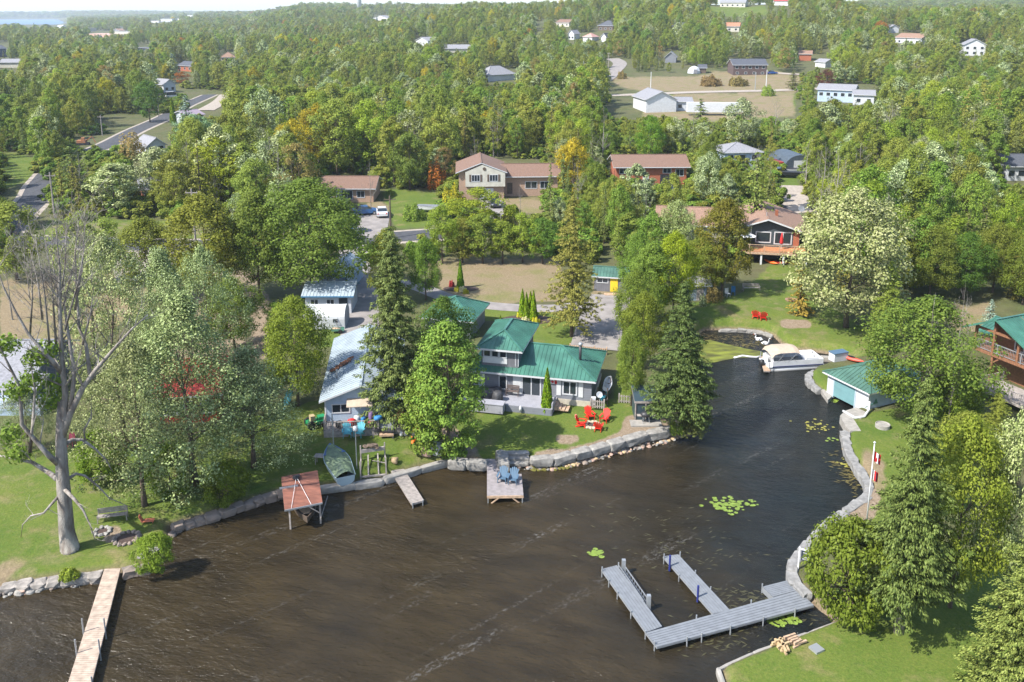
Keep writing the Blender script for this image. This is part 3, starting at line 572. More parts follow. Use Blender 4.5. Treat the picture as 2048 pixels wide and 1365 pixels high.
road("side_road_verge", [(0, 475), (35, 432), (70, 398), (88, 365), (130, 325), (215, 290), (270, 262), (330, 235), (370, 212), (420, 190)], 7, gravel, .05)
road("side_road", [(0, 475), (35, 432), (70, 398), (88, 365), (130, 325), (215, 290), (270, 262), (330, 235), (370, 212), (420, 190)], 5.2, asphalt, .10)
road("driveway", [(705, 492), (712, 540), (722, 590), (722, 640), (716, 700)], 4.2, drive, .08)
road("loop_driveway", [(760, 560), (830, 572), (900, 598), (980, 612), (1060, 617), (1130, 616), (1190, 605)], 2.6, drive, .07)
road("parking_driveway", [(1222, 592), (1212, 620), (1200, 650), (1190, 700)], [5.0, 5.2, 5.2, 5.4], drive, .09)
road("house_driveway", [(985, 402), (990, 425), (1005, 462)], 4.5, drive, .1); road("bungalow_driveway", [(745, 425), (740, 450), (730, 478)], 6, drive, .1)
road("court_driveway", [(1575, 372), (1582, 395), (1590, 415)], 6, gravel, .1); road("left_driveway", [(300, 505), (290, 530), (300, 560)], 8, gravel, .1)
road("far_road", [(1130, 200), (1205, 163), (1225, 146), (1240, 128), (1225, 118)], 7, drive, .2, step=6); road("field_road", [(1215, 192), (1300, 189), (1400, 185), (1540, 182), (1640, 178)], 6, gravel, .2, step=6)
road("far_driveway", [(1540, 146), (1600, 150)], 5, gravel, .2, step=6); road("back_lane", [(410, 222), (440, 205), (455, 190)], 6, gravel, .2, step=5)
# ---------------------------------------------------------------- building tools
def clipline(poly, p, d):              # 2-D: parameters where line p+t*d crosses a convex polygon
    ts = []
    for i in range(len(poly)):
        a = poly[i]; b = poly[(i + 1) % len(poly)]; ex, ey = b[0] - a[0], b[1] - a[1]; den = d[0] * ey - d[1] * ex
        if abs(den) < 1e-9: continue
        t = ((a[0] - p[0]) * ey - (a[1] - p[1]) * ex) / den; u = ((a[0] - p[0]) * d[1] - (a[1] - p[1]) * d[0]) / den
        if -1e-6 <= u <= 1 + 1e-6: ts.append(t)
    return (min(ts), max(ts)) if len(ts) > 1 and max(ts) - min(ts) > .15 else None
def ribs(mb, plane, sp=.42, w=.05, h=.045, mi=0):
    # plane: convex 3-D polygon, first edge = eave; ribs run up the slope
    a, b = Vector(plane[0]), Vector(plane[1]); e = Vector((b.x - a.x, b.y - a.y, 0)); Lw = e.length; e.normalize()
    n = (b - a).cross(Vector(plane[2]) - b).normalized()
    if n.z < 0: n = -n
    up = Vector((-e.y, e.x)); c = sum((Vector(p) for p in plane), Vector()) / len(plane)
    if up.dot((c - a).xy) < 0: up = -up
    P2 = [(p[0], p[1]) for p in plane]; zf = lambda x, y: a.z - (n.x * (x - a.x) + n.y * (y - a.y)) / n.z
    s0 = min((Vector(p) - a).xy.dot(e.xy) for p in plane); s1 = max((Vector(p) - a).xy.dot(e.xy) for p in plane); k = s0 + sp * .5
    while k < s1:
        p = (a.x + e.x * k, a.y + e.y * k); r = clipline(P2, p, up)
        if r:
            q0 = Vector((p[0] + up.x * r[0], p[1] + up.y * r[0], 0)); q1 = Vector((p[0] + up.x * r[1], p[1] + up.y * r[1], 0)); q0.z = zf(q0.x, q0.y) + h / 2; q1.z = zf(q1.x, q1.y) + h / 2
            mb.bar(q0, q1, w, h, mi)
        k += sp
def roof_planes(kind, x0, x1, y0, y1, z, rise):
    xm, ym = (x0 + x1) / 2, (y0 + y1) / 2; t = z + rise
    if kind == 'gx': return [[(x0, y0, z), (x1, y0, z), (x1, ym, t), (x0, ym, t)], [(x1, y1, z), (x0, y1, z), (x0, ym, t), (x1, ym, t)]], [((x0, ym, t), (x1, ym, t))]
    if kind == 'gy': return [[(x0, y1, z), (x0, y0, z), (xm, y0, t), (xm, y1, t)], [(x1, y0, z), (x1, y1, z), (xm, y1, t), (xm, y0, t)]], [((xm, y0, t), (xm, y1, t))]
    if kind == 'hip':
        hw = min(x1 - x0, y1 - y0) / 2
        if x1 - x0 >= y1 - y0: A, B = (x0 + hw, ym, t), (x1 - hw, ym, t); return [[(x0, y0, z), (x1, y0, z), B, A], [(x1, y0, z), (x1, y1, z), B], [(x1, y1, z), (x0, y1, z), A, B], [(x0, y1, z), (x0, y0, z), A]], [(A, B), ((x0, y0, z), A), ((x0, y1, z), A), ((x1, y0, z), B), ((x1, y1, z), B)]
        A, B = (xm, y0 + hw, t), (xm, y1 - hw, t); return [[(x0, y0, z), (x1, y0, z), A], [(x1, y0, z), (x1, y1, z), B, A], [(x1, y1, z), (x0, y1, z), B], [(x0, y1, z), (x0, y0, z), A, B]], [(A, B), ((x0, y0, z), A), ((x1, y0, z), A), ((x0, y1, z), B), ((x1, y1, z), B)]
    if kind == 'shed': return [[(x0, y0, z), (x1, y0, z), (x1, y1, t), (x0, y1, t)]], []
    return [[(x0, y0, z), (x1, y0, z), (x1, y1, z), (x0, y1, z)]], []
def roof(parent, kind, x0, x1, y0, y1, z, rise, over, mat, trim, rib=0, thick=.16, name="roof", ridgemat=None):
    sl = rise / (min(x1 - x0, y1 - y0) / 2 if kind == 'hip' else ((y1 - y0) / 2 if kind == 'gx' else (x1 - x0) / 2 if kind == 'gy' else (y1 - y0)))
    zo = z - over * sl if kind in ('gx', 'gy', 'hip') else z; ri = rise + (z - zo)
    pl, rg = roof_planes(kind, x0 - over, x1 + over, y0 - over, y1 + over, zo + thick, ri); mb = MB()
    for p in pl: mb.poly(p, thick, 0, 1)
    if rib:
        for p in pl: ribs(mb, p, rib)
    for a, b in rg: mb.bar(Vector(a) + Vector((0, 0, .03)), Vector(b) + Vector((0, 0, .03)), .22, .08, 0)
    return mb.build(name, [mat, trim], parent)
def walls(parent, kind, x0, x1, y0, y1, z0, z, rise, mat, name="wall"):
    mb = MB(); mb.box(x0, y0, z0, x1, y1, z)
    xm, ym = (x0 + x1) / 2, (y0 + y1) / 2
    if kind == 'gx':
        for x in (x0, x1 - .05): mb.add([(x, y0, z), (x, y1, z), (x, ym, z + rise), (x + .05, y0, z), (x + .05, y1, z), (x + .05, ym, z + rise)], [(0, 2, 1), (3, 4, 5), (1, 2, 5, 4), (0, 3, 5, 2)])
    if kind == 'gy':
        for y in (y0, y1 - .05): mb.add([(x0, y, z), (x1, y, z), (xm, y, z + rise), (x0, y + .05, z), (x1, y + .05, z), (xm, y + .05, z + rise)], [(0, 1, 2), (3, 5, 4), (1, 4, 5, 2), (0, 2, 5, 3)])
    if kind == 'shed':
        for x in (x0, x1 - .05): mb.add([(x, y0, z), (x, y1, z), (x, y1, z + rise), (x + .05, y0, z), (x + .05, y1, z), (x + .05, y1, z + rise)], [(0, 2, 1), (3, 4, 5), (1, 2, 5, 4), (0, 3, 5, 2)])
        mb.box(x0, y1 - .05, z, x1, y1, z + rise)
    return mb.build(name, mat, parent)
def wframe(side, x0, x1, y0, y1, u, z):
    # local matrix: X along the wall, Y outward, for a face of the box
    if side == 'F': return Matrix.Translation((u, y0, z)) @ Matrix.Rotation(math.pi, 4, 'Z') 
    if side == 'B': return Matrix.Translation((u, y1, z))
    if side == 'R': return Matrix.Translation((x1, u, z)) @ Matrix.Rotation(-math.pi / 2, 4, 'Z')
    return Matrix.Translation((x0, u, z)) @ Matrix.Rotation(math.pi / 2, 4, 'Z')
def window(parent, box, side, u, z, w, h, mull=1, fr=None, fw=.09, name="window", pm_=None, detail=True, out=.05):
    M = wframe(side, *box, u, z); mb = MB(); mb.M = M; fr = fr or trimw
    hw, hh = w / 2, h / 2
    for s in (-1, 1): mb.box(s * hw - fw / 2, -.02, -hh - fw / 2, s * hw + fw / 2, out, hh + fw / 2); mb.box(-hw + fw / 2, -.02, s * hh - fw / 2, hw - fw / 2, out, s * hh + fw / 2)
    for k in range(1, mull + 1): x = -hw + w * k / (mull + 1); mb.box(x - fw * .35, -.02, -hh + fw / 2, x + fw * .35, out - .01, hh - fw / 2)
    f = mb.build(name, fr, parent); mb = MB(); mb.M = M; mb.box(-hw, -.03, -hh, hw, .018, hh); mb.build("pane", pm_ or glass, f); return f
def panel(parent, box, side, u, z, w, h, mat, name="door", out=.05, grooves=0):
    mb = MB(); mb.M = wframe(side, *box, u, z); mb.box(-w / 2, -.03, -h / 2, w / 2, out, h / 2)
    for k in range(grooves):
        zz = -h / 2 + h * (k + 1) / (grooves + 1); mb.box(-w / 2 + .05, out, zz - .02, w / 2 - .05, out + .012, zz + .02)
    return mb.build(name, mat, parent)
def house(name, label, A, B, depth, h, kind, rise, wallm, roofm, trim=None, over=.4, wins=(), doors=(), rib=0, z=None, chim=None, cat="house", found=0, width=None, sink=1.0):
    a = P(*A) if len(A) == 2 else Vector(A); b = P(*B) if len(B) == 2 else Vector(B); d = b - a; W = width or Vector((d.x, d.y)).length; rz = math.atan2(d.y, d.x)
    zz = z if z is not None else min(a.z, b.z); t = thing(name, label, cat, (a.x, a.y, zz), rz); trim = trim or trimw
    walls(t, kind, 0, W, 0, depth, -sink, h, rise, wallm); roof(t, kind, 0, W, 0, depth, h, rise, over, roofm, trim, rib)
    bx = (0, W, 0, depth)
    for (s, u, wz, ww, hh, *r) in wins: window(t, bx, s, u * (W if s in 'FB' else depth), wz, ww, hh, *(r[:1] or [1]))
    for (s, u, ww, hh, m, *r) in doors: panel(t, bx, s, u * (W if s in 'FB' else depth), hh / 2 + (r[0] if r else .05), ww, hh, m, r[1] if len(r) > 1 else "door", .05, 3 if ww > 2 else 0)
    if chim: mb = MB(); cx, cy, cw, ct, cm = chim; mb.box(cx * W - cw / 2, cy * depth - cw / 2, h, cx * W + cw / 2, cy * depth + cw / 2, ct); mb.build("chimney", cm, t)
    if found: mb = MB(); mb.box(-.04, -.04, -sink - .02, W + .04, depth + .04, found); mb.build("foundation", foundation, t)
    return t, W
def rail(mb, a, b, h=.95, post=1.6, bal=.14, w=.05, z=0):
    a = Vector(a); b = Vector(b); n = max(1, round((b - a).length / post)); up = Vector((0, 0, h))
    mb.bar(a + up, b + up, .09, .06); mb.bar(a + up * .12, b + up * .12, .05, .05)
    for i in range(n + 1): q = L3(a, b, i / n); mb.bar(q, q + up, .09, .09)
    m = int((b - a).length / bal)
    for i in range(1, m): q = L3(a, b, i / m); mb.bar(q + up * .12, q + up, w * .6, w * .6)
def boards(mb, a, b, c, d, n, gap=.012, th=.05, mi=0):   # n boards parallel to a-b, from a-b to d-c
    a, b, c, d = map(Vector, (a, b, c, d))
    for i in range(n):
        t0, t1 = (i + gap * 3) / n, (i + 1 - gap * 3) / n; q = [L3(a, d, t0), L3(b, c, t0), L3(b, c, t1), L3(a, d, t1)]; mb.poly(q, th, mi)
# ================================================================ MAIN HOUSE
def main_house():
    rz = R(-13.2); FR = at(1192, 764, 3.55); gz0 = 1.05; ov = .45
    ax = Vector((math.cos(rz), math.sin(rz), 0)); ay = Vector((-ax.y, ax.x, 0)); W, D = 11.2, 6.7
    org = FR - ax * ov + ay * ov - ax * W; t = thing("cottage", "grey cottage with green metal hip roofs and a raised upper storey", "house", (org.x, org.y, gz0), rz)
    z0, h = 0, 2.5; walls(t, 'hip', 0, W, 0, D, -.5, h, 1.5, greywood)
    mb = MB(); mb.box(-.05, -.05, -.6, W + .05, D + .05, .32); mb.build("foundation", foundation, t)
    roof(t, 'hip', 0, W, 0, D, h, 1.5, ov, greenroof, trimw, .4, .18)
    bx = (0, W, 0, D)
    window(t, bx, 'F', W - 2.0, 1.45, 1.25, 1.25, 1, fw=.12); 
    for u in (W - 3.02, W - .98): panel(t, bx, 'F', u, 1.4, .42, 1.5, white, "shutter")
    window(t, bx, 'F', W - 5.6, 1.28, 1.75, 1.85, 1, fw=.12, name="sliding_door"); panel(t, bx, 'F', W - 6.95, 1.3, .75, 1.95, white, "shutter"); window(t, bx, 'F', W - 8.3, 1.4, .7, 1.3, 0)
    panel(t, bx, 'F', W - 10.35, 1.3, .6, 1.5, white, "shutter"); window(t, bx, 'F', W - 10.85, 1.5, .4, 1.2, 0)
    # upper storey
    u1x, u0x, y0, y1 = 4.3, .8, .3, 7.0; H2 = 4.72
    walls(t, 'hip', u0x, u1x, y0, y1, 2.0, H2, .88, greybb, "upper_wall"); roof(t, 'hip', u0x, u1x, y0, y1, H2, .88, .5, greenroof, trimw, .4, .18, "upper_roof")
    b2 = (u0x, u1x, y0, y1)
    mb = MB(); mb.box(u1x - 3.4, y0 - .05, 3.1, u1x - 1.05, y0 + .02, 3.66); mb.build("window_surround", white, t)
    for k in range(3): window(t, b2, 'F', u1x - 1.45 - k * .76, 4.08, .64, .72, 0, fw=.08, out=.09)
    mb = MB(); mb.box(u1x - .02, y0 - .03, 2.95, u1x + .03, y0 + .05, H2); mb.box(u1x - .3, y0 - .03, 2.95, u1x - .24, y0 + .005, H2); mb.build("corner_trim", trimw, t)
    mb = MB(); cx, cy = W - 1.45, 2.4; mb.tube([(cx, cy, 2.6), (cx, cy, 4.75)], .13, 10); mb.lathe([(.2, 0), (.2, .1), (.12, .16)], 10, (cx, cy, 3.05)); mb.build("chimney_pipe", dark, t, True)
    mb = MB(); mb.lathe([(.17, 0), (.2, .06), (.2, .2), (.05, .28)], 10, (cx, cy, 4.75)); mb.build("chimney_cap", galv, t, True)
    return t, org, ax, ay, rz, gz0, W
MH, MO, MAX, MAY, MRZ, MZ, MW = main_house()
def ml(x, y, z=0): return MO + MAX * x + MAY * y + Vector((0, 0, MZ + z - MO.z)) if True else None
def mlp(x, y, z=0): q = MO + MAX * x + MAY * y; return Vector((q.x, q.y, MZ + z))
# deck
dk = thing("deck", "grey painted raised deck along the front of the grey cottage", "deck", mlp(0, 0), MRZ)
mb = MB(); boards(mb, (-1.2, -.02, .42), (-1.2, -2.6, .42), (8.05, -2.6, .42), (8.05, -.02, .42), 60, .01, .06); mb.build("decking", deckgrey, dk)
mb = MB(); mb.box(-1.2, -3.55, -.1, 3.75, -2.62, .72); mb.box(-1.25, -3.6, .72, 3.8, -2.6, .78); mb.build("bench_box", deckgrey, dk)
mb = MB(); mb.box(3.8, -2.6, -.3, 8.02, -2.5, .36); mb.box(7.95, -2.6, -.3, 8.05, -.1, .36); mb.build("skirt", greywood, dk)
mb = MB()
for k in range(4): mb.box(8.1 + k * .33, -1.9, .02, 8.4 + k * .33, -.75, .36 - k * .1)
mb.build("step", tanwood, dk); mb = MB(); mb.box(8.06, -2.0, -.1, 8.12, -1.92, 1.0); mb.box(8.0, -2.65, .4, 8.1, -.9, .95); mb.build("side_panel", deckgrey, dk)
mb = MB(); mb.lathe([(.12, 0), (.14, .3), (.05, .5)], 10); tag(mb.build("garden_lamp", white, None, True, mlp(5.2, -2.75, 0)), "small white lantern at the foot of the grey deck", "lantern")
# flag plaque
fl = thing("flag_sign", "red and white maple leaf flag sign on the grey cottage wall beside the sliding door", "flag", mlp(MW - 3.6, -.04, 1.95), MRZ)
mb = MB(); mb.box(-.42, -.03, -.2, .42, 0, .2); mb.build("board", flagw, fl)
mb = MB(); mb.box(-.42, -.036, -.2, -.2, -.031, .2); mb.build("red_band", redbright, fl); mb = MB(); mb.box(.2, -.036, -.2, .42, -.031, .2); mb.build("red_band", redbright, fl)
LEAF = [(0, .17), (.035, .1), (.08, .12), (.06, .03), (.12, .07), (.13, .03), (.18, .03), (.15, -.02), (.16, -.05), (.07, -.1), (.08, -.13), (.01, -.12), (.01, -.17)]
def maple(mb, c, s, mi=0, rot=None):
    p = [(x, z) for x, z in LEAF] + [(-x, z) for x, z in reversed(LEAF[1:])]; mb.add([(c[0] + x * s, c[1], c[2] + z * s) for x, z in p] + [(c[0], c[1], c[2])], [(i, (i + 1) % len(p), len(p)) for i in range(len(p))], mi)
mb = MB(); maple(mb, (0, -.038, 0), 1.0); mb.build("maple_leaf", redbright, fl)
# covered furniture on the deck
def covered(name, label, loc, r, h, seed, mat=black, sc=(1, 1)):
    mb = MB(); rng = random.Random(seed); prof = [(1, 0), (1.02, .25), (.95, .6), (.8, .9), (.3, 1.0)]; n = 14; vs = []
    for (k, z) in prof:
        for i in range(n): a = 6.283 * i / n; q = r * k * (1 + .12 * math.sin(i * 2.3 + seed) + rng.uniform(-.05, .05)); vs.append((q * math.cos(a) * sc[0], q * math.sin(a) * sc[1], z * h))
    fs = [(i * n + k, i * n + (k + 1) % n, (i + 1) * n + (k + 1) % n, (i + 1) * n + k) for i in range(4) for k in range(n)]; fs.append(tuple(4 * n + k for k in range(n)))
    mb.add(vs, fs); return tag(mb.build(name, mat, None, True, loc), label, "covered furniture")
gcov = pm("charcoal_cover", (.05, .05, .055), .6, (3, .3), (8, .6)); 
covered("covered_table", "large charcoal covered patio table in the middle of the grey deck", mlp(1.55, -1.2, .43), 1.0, .72, 3, gcov, (1.25, .8)); covered("covered_grill", "tall black covered grill at the front edge of the grey deck", mlp(2.9, -1.95, .43), .5, .95, 4, gcov)
covered("covered_chair", "low charcoal covered chair behind the covered table", mlp(2.5, -.55, .43), .45, .7, 6, gcov); covered("covered_armchair", "charcoal covered armchair at the left end of the grey deck", mlp(.5, -1.9, .43), .5, .8, 8, gcov)
def bench(name, label, loc, rz, mat, w=1.2, arms=True):
    t = thing(name, label, "bench", loc, rz); mb = MB()
    for k in range(4): mb.box(-w / 2, -.05 + k * .12, .42, w / 2, .05 + k * .12, .45)
    mb.build("seat", mat, t); mb = MB()
    for k in range(3): mb.box(-w / 2, .45, .52 + k * .14, w / 2, .48, .63 + k * .14)
    mb.build("backrest", mat, t)
    for x in (-w / 2 + .04, w / 2 - .04):
        for y, h in ((-.03, .6), (.44, .9)): mb = MB(); mb.box(x - .03, y - .03, 0, x + .03, y + .03, h); mb.build("leg", mat, t)
        if arms: mb = MB(); mb.box(x - .035, -.06, .6, x + .035, .45, .64); mb.build("arm", mat, t)
    return t
bench("bench", "dark wooden bench against the cottage wall between the window and the sliding door", mlp(3.95, -.75, .43), MRZ, pm("dark_bench_wood", (.13, .10, .09), .7, (5, .2)))
# side of the house
def hull(mb, L=4., Wd=1.5, h=.6, n=12, sheer=.2, transom=.75, wall=.04, mi=0, inner=True):
    rings = []; m = 7
    for i in range(n + 1):
        s = i / n; b = (transom + (1 - transom) * min(1, s * 2.2)) * (1 - max(0, (s - .45) / .55) ** 2.4) * Wd / 2; b = max(.012, b); zk = h * .55 * max(0, (s - .7) / .3) ** 2; zt = h + sheer * s * s
        for k in range(m): a = -1 + 2 * k / (m - 1); rings.append((s * L - L / 2, b * math.sin(a * math.pi / 2), zk + (zt - zk) * (abs(a) ** 2.6)))
    fs = [(i * m + k, i * m + k + 1, (i + 1) * m + k + 1, (i + 1) * m + k) for i in range(n) for k in range(m - 1)]; fs.append(tuple(range(m))); mb.add(rings, fs, mi)
    for sd in (0, m - 1):
        for i in range(n): mb.bar(rings[i * m + sd], rings[(i + 1) * m + sd], .06, .05, mi)
    return rings, m
pb = thing("dinghy", "small white dinghy stored upright on its rack against the right end of the grey cottage", "boat", mlp(MW + .95, 2.6, .9), MRZ + R(90)); mb = MB(); mb.M = Matrix.Rotation(R(38), 4, 'X'); hull(mb, 2.4, .8, .35); mb.build("hull", white, pb)
mb = MB(); mb.M = Matrix.Rotation(R(38), 4, 'X'); mb.box(-.9, -.28, .2, -.7, .28, .24); mb.box(-.1, -.36, .22, .1, .36, .25); mb.build("thwart", galv, pb)
k1 = thing("kayak", "teal and white kayak on the rack below the white dinghy beside the cottage", "kayak", mlp(MW + .95, 1.2, .55), MRZ + R(90))
def kayak_mesh(mb, L, Wd, h):
    n, m = 12, 8; vs = []
    for i in range(n + 1):
        s = i / n * 2 - 1; k = max(.03, (1 - abs(s) ** 2.2)) 
        for j in range(m): a = 6.283 * j / m; vs.append((s * L / 2, math.cos(a) * Wd / 2 * k, math.sin(a) * h / 2 * (k ** .6) + .12 * h * s * s * 2))
    mb.add(vs, [(i * m + j, (i + 1) * m + j, (i + 1) * m + (j + 1) % m, i * m + (j + 1) % m) for i in range(n) for j in range(m)])
mb = MB(); kayak_mesh(mb, 2.9, .6, .34); mb.build("hull", tealcloth, k1, True); mb = MB(); mb.lathe([(.2, 0), (.24, .03), (.16, .05)], 12, (0, 0, .17), (1.9, 1, 1)); mb.build("cockpit", black, k1)
rk = thing("boat_rack", "dark wooden rack holding the dinghy and the kayak beside the cottage", "rack", mlp(MW + .8, 1.9), MRZ)
mb = MB()
for y in (-1.3, 1.2):
    for x in (-.35, .55): mb.box(x, y, -.1, x + .08, y + .08, 1.5)
    mb.box(-.35, y, .3, .6, y + .08, .38); mb.box(-.35, y, .82, .6, y + .08, .9)
mb.build("frame", bark2, rk)
sd_ = thing("satellite_dish", "white satellite dish near the low fence at the right corner of the grey cottage", "satellite dish", mlp(MW + .75, -.1), MRZ)
mb = MB(); mb.tube([(0, 0, 0), (0, 0, 1.0)], .035); mb.build("mast", galv, sd_); mb = MB(); mb.M = Matrix.Translation((0, -.05, 1.15)) @ Matrix.Rotation(R(62), 4, 'X'); mb.lathe([(.02, -.07), (.14, -.06), (.27, 0), (.285, 0), (.14, -.09)], 18); mb.build("dish", galv, sd_, True)
mb = MB(); mb.bar((0, -.05, .95), (0, -.45, 1.1), .03); mb.build("feed_arm", galv, sd_)
mb = MB(); mb.box(-.2, -.15, 0, .2, .15, .7); mb.box(-.17, -.17, .3, .17, -.15, .62); tag(mb.build("meter_box", white, None, loc=mlp(MW + .25, -.35, .25)), "small white utility box at the right corner of the grey cottage", "utility box")
def lowfence(name, label, a, b, mat, h=.8, post=1.2, bal=.2):
    a, b = Vector(a), Vector(b); d = b - a; t = thing(name, label, "fence", a, math.atan2(d.y, d.x)); L = d.length; mb = MB(); mb.bar((0, 0, h * .85), (L, 0, h * .85), .05, .09); mb.bar((0, 0, h * .25), (L, 0, h * .25), .05, .09); mb.build("rail", mat, t)
    n = int(L / bal); mb = MB()
    for i in range(n + 1): mb.box(i * L / n - .05, -.06, .04, i * L / n + .05, -.03, h)
    mb.build("picket", mat, t)
    for i in range(max(2, int(L / post) + 1)): k = max(1, int(L / post)); x = L * i / k; mb = MB(); mb.box(x - .06, -.03, -.1, x + .06, .09, h + .12); mb.build("post", mat, t) if x <= L + .01 else None
    return t
lowfence("picket_fence", "short grey picket fence joining the right corner of the grey cottage", mlp(MW + .05, -.6), mlp(MW + 1.25, -.6), weather); lowfence("picket_fence", "short grey picket fence between the side lawn and the dark slate shed", P(1238, 806), P(1268, 808), weather)
lowfence("rail_fence", "low tan fence on the parking area behind the grey cottage", P(1140, 702), P(1213, 710), tanwood, .7)
# slate shed by the water
t, W_ = house("shed", "dark slate shed with a grill in front, by the big spruce at the channel mouth", (1270, 842), (1311, 842), 2.2, 1.75, 'shed', .5, slateblue, slateblue, weather, .12, cat="shed")
mb = MB()
for x in (0, W_ / 2, W_): mb.box(x - .05, -.08, -.2, x + .05, -.02, 1.75)
mb.box(-.1, -.1, 1.68, W_ + .1, -.02, 1.78); mb.build("frame", weather, t)
mb = MB(); mb.box(-.5, -1.2, -.2, W_ + .4, -.05, .12); tag(mb.build("paving_pad", concrete, None, loc=P(1270, 842)), "concrete pad in front of the dark slate shed", "paving")
g = thing("grill", "dark grill on legs in front of the slate shed", "grill", P(1290, 843) + Vector((0, -.45, .12)), 0); mb = MB(); mb.lathe([(.1, .5), (.4, .6), (.42, .78), (.3, .95), (.1, 1.0)], 12, (0, 0, 0), (1.2, .8, 1)); mb.build("bowl", dark, g, True)
for x in (-.3, .3):
    for y in (-.2, .2): mb = MB(); mb.tube([(x, y, 0), (x * .8, y * .8, .6)], .025); mb.build("leg", galv, g)
mb = MB(); mb.box(.4, -.2, .66, .8, .2, .7); mb.build("side_shelf", weather, g); mb = MB(); mb.box(-.8, -.2, .66, -.4, .2, .7); mb.build("side_shelf", weather, g)
# garage, yellow door shed
gb = at(950, 644, 3.4); house("garage", "grey garage with a green metal hip roof, half hidden by trees left of the cottage", (gb.x - 5.6, gb.y + 2.0, 1.1), (gb.x - .5, gb.y + .7, 1.1), 5.6, 2.2, 'hip', 1.4, greywood, greenroof, over=.45, rib=.4, z=1.2, wins=[('F', .3, 1.3, .9, .9)], cat="garage")
house("garden_shed", "small grey shed with a green metal roof and a yellow door, behind the yard spruce", (1188, 582), (1252, 586), 3.0, 2.0, 'gx', .7, greybb, greenroof2, over=.3, rib=.4, wins=[('F', .26, 1.45, 1.4, .6)], doors=[('F', .62, .95, 1.75, yellow)], cat="shed")
mb = MB(); mb.box(-1, -.9, -.1, 1, .0, .12); tag(mb.build("doorstep", tanwood, None, loc=P(1224, 588)), "low wooden step below the yellow shed door", "step")
# ================================================================ pale blue cottage
def blue_cottage():
    A = P(652, 855); B = P(748, 852); rz = math.atan2(B.y - A.y, B.x - A.x) + R(2); W = 5.1; D = 14.5; t = thing("cottage", "pale blue cottage with a pale metal gable roof and cluttered porch", "house", (A.x, A.y, 1.05), rz)
    h = 2.35; W = 6.3; walls(t, 'gy', 0, W, 0, D, -.4, h, 1.2, bluesid); pl = roof(t, 'gy', 0, W, 0, D, h, 1.2, .45, bluemetal, white, .45, .16)
    b = (0, W, 0, D); window(t, b, 'F', 1.35, 1.45, 1.5, .8, 1, fw=.1); mb = MB(); mb.poly([(1.9, -.9, 1.95), (4.1, -.9, 1.95), (4.1, 0, 2.35), (1.9, 0, 2.35)], .06); mb.build("awning", canvas, t)
    mb = MB(); mb.box(-.03, -.03, -.1, .1, .1, h); mb.box(3.55, -.04, -.1, 3.7, .02, h); mb.build("corner_trim", white, t); panel(t, b, 'F', 4.6, 1.1, .95, 2.0, white, "door"); panel(t, b, 'R', 2.2, 1.3, 1.1, 1.0, glass, "window")
    mb = MB(); mb.tube([(.8, 3.5, 2.7), (.8, 3.5, 3.6)], .1); mb.build("vent_pipe", galv, t)
    mb = MB(); rng = random.Random(5)
    for k in range(70): s = rng.random(); x = .1 + s * 1.9 + rng.uniform(-.1, .1); y = 5.4 + s * 1.2 + rng.uniform(-.4, .4); mb.rock((x, y, h + .18 + .38 * (x + .45)), (.16, .14, .05), rng)
    o = mb.build("fallen_leaves", MATS.get("mulch"), t); o.data.materials.clear(); o.data.materials.append(pm("rust_leaf_litter", (.24, .1, .05), .95)); o["kind"] = "stuff"
    p = thing("porch", "weathered wooden porch with a railing in front of the pale blue cottage", "porch", (A.x, A.y, 1.05), rz)
    mb = MB(); boards(mb, (0, -.05, .3), (0, -1.9, .3), (6.8, -1.9, .3), (6.8, -.05, .3), 44, .01, .05); mb.build("decking", weather, p); mb = MB(); rail(mb, (0.02, -1.85, .3), (4.6, -1.85, .3), .75); rail(mb, (.02, -1.85, .3), (.02, -.1, .3), .75); mb.build("railing", weather, p)
    mb = MB(); mb.box(0, -1.92, -.3, 6.8, -1.86, .28); mb.build("skirt", weather, p); mb = MB(); mb.box(4.7, -2.3, -.1, 5.9, -1.93, .18); mb.box(4.7, -2.65, -.1, 5.9, -2.31, .08); mb.build("step", tanwood, p)
    return t, A, rz
BC, BA, BR = blue_cottage()
def bl(x, y, z=0): c, s = math.cos(BR), math.sin(BR); return Vector((BA.x + c * x - s * y, BA.y + s * x + c * y, 1.05 + z))
# outbuildings up the drive
house("garage", "white garage with a pale blue metal roof beside the driveway", (612, 628), (703, 628), 4.4, 2.3, 'gx', .8, whitesid, bluemetal, bluetrim, .4, rib=.4, wins=[('F', .2, 1.4, .9, .8), ('F', .55, 1.4, .9, .8)], doors=[('F', .83, 1.0, 1.9, glass)], cat="garage")
house("garage", "blue garage with a pale gable roof behind the white garage", (640, 590), (694, 592), 7.5, 2.3, 'gy', 1.0, bluesid, bluemetal, bluetrim, .4, rib=.5, cat="garage")
tt = thing("tent_garage", "white tarpaulin tent garage with a rounded roof in front of the white garage", "tent", P(607, 659), math.atan2((P(690, 659) - P(607, 659)).y, (P(690, 659) - P(607, 659)).x)); Wt = (P(690, 659) - P(607, 659)).length; mb = MB()
n = 12; arc = [(1.55 - 1.55 * math.cos(math.pi * i / n), 1.15 + 1.25 * math.sin(math.pi * i / n)) for i in range(n + 1)]; pr = [(0, -.1)] + arc + [(3.1, -.1)]; k = len(pr)
vs = [(x, y, z) for x in (0, Wt * .25, Wt * .5, Wt * .75, Wt) for y, z in pr]; vs = [(x, y, z - (.06 if i // k in (1, 3) and z > 1.3 else 0)) for i, (x, y, z) in enumerate(vs)]
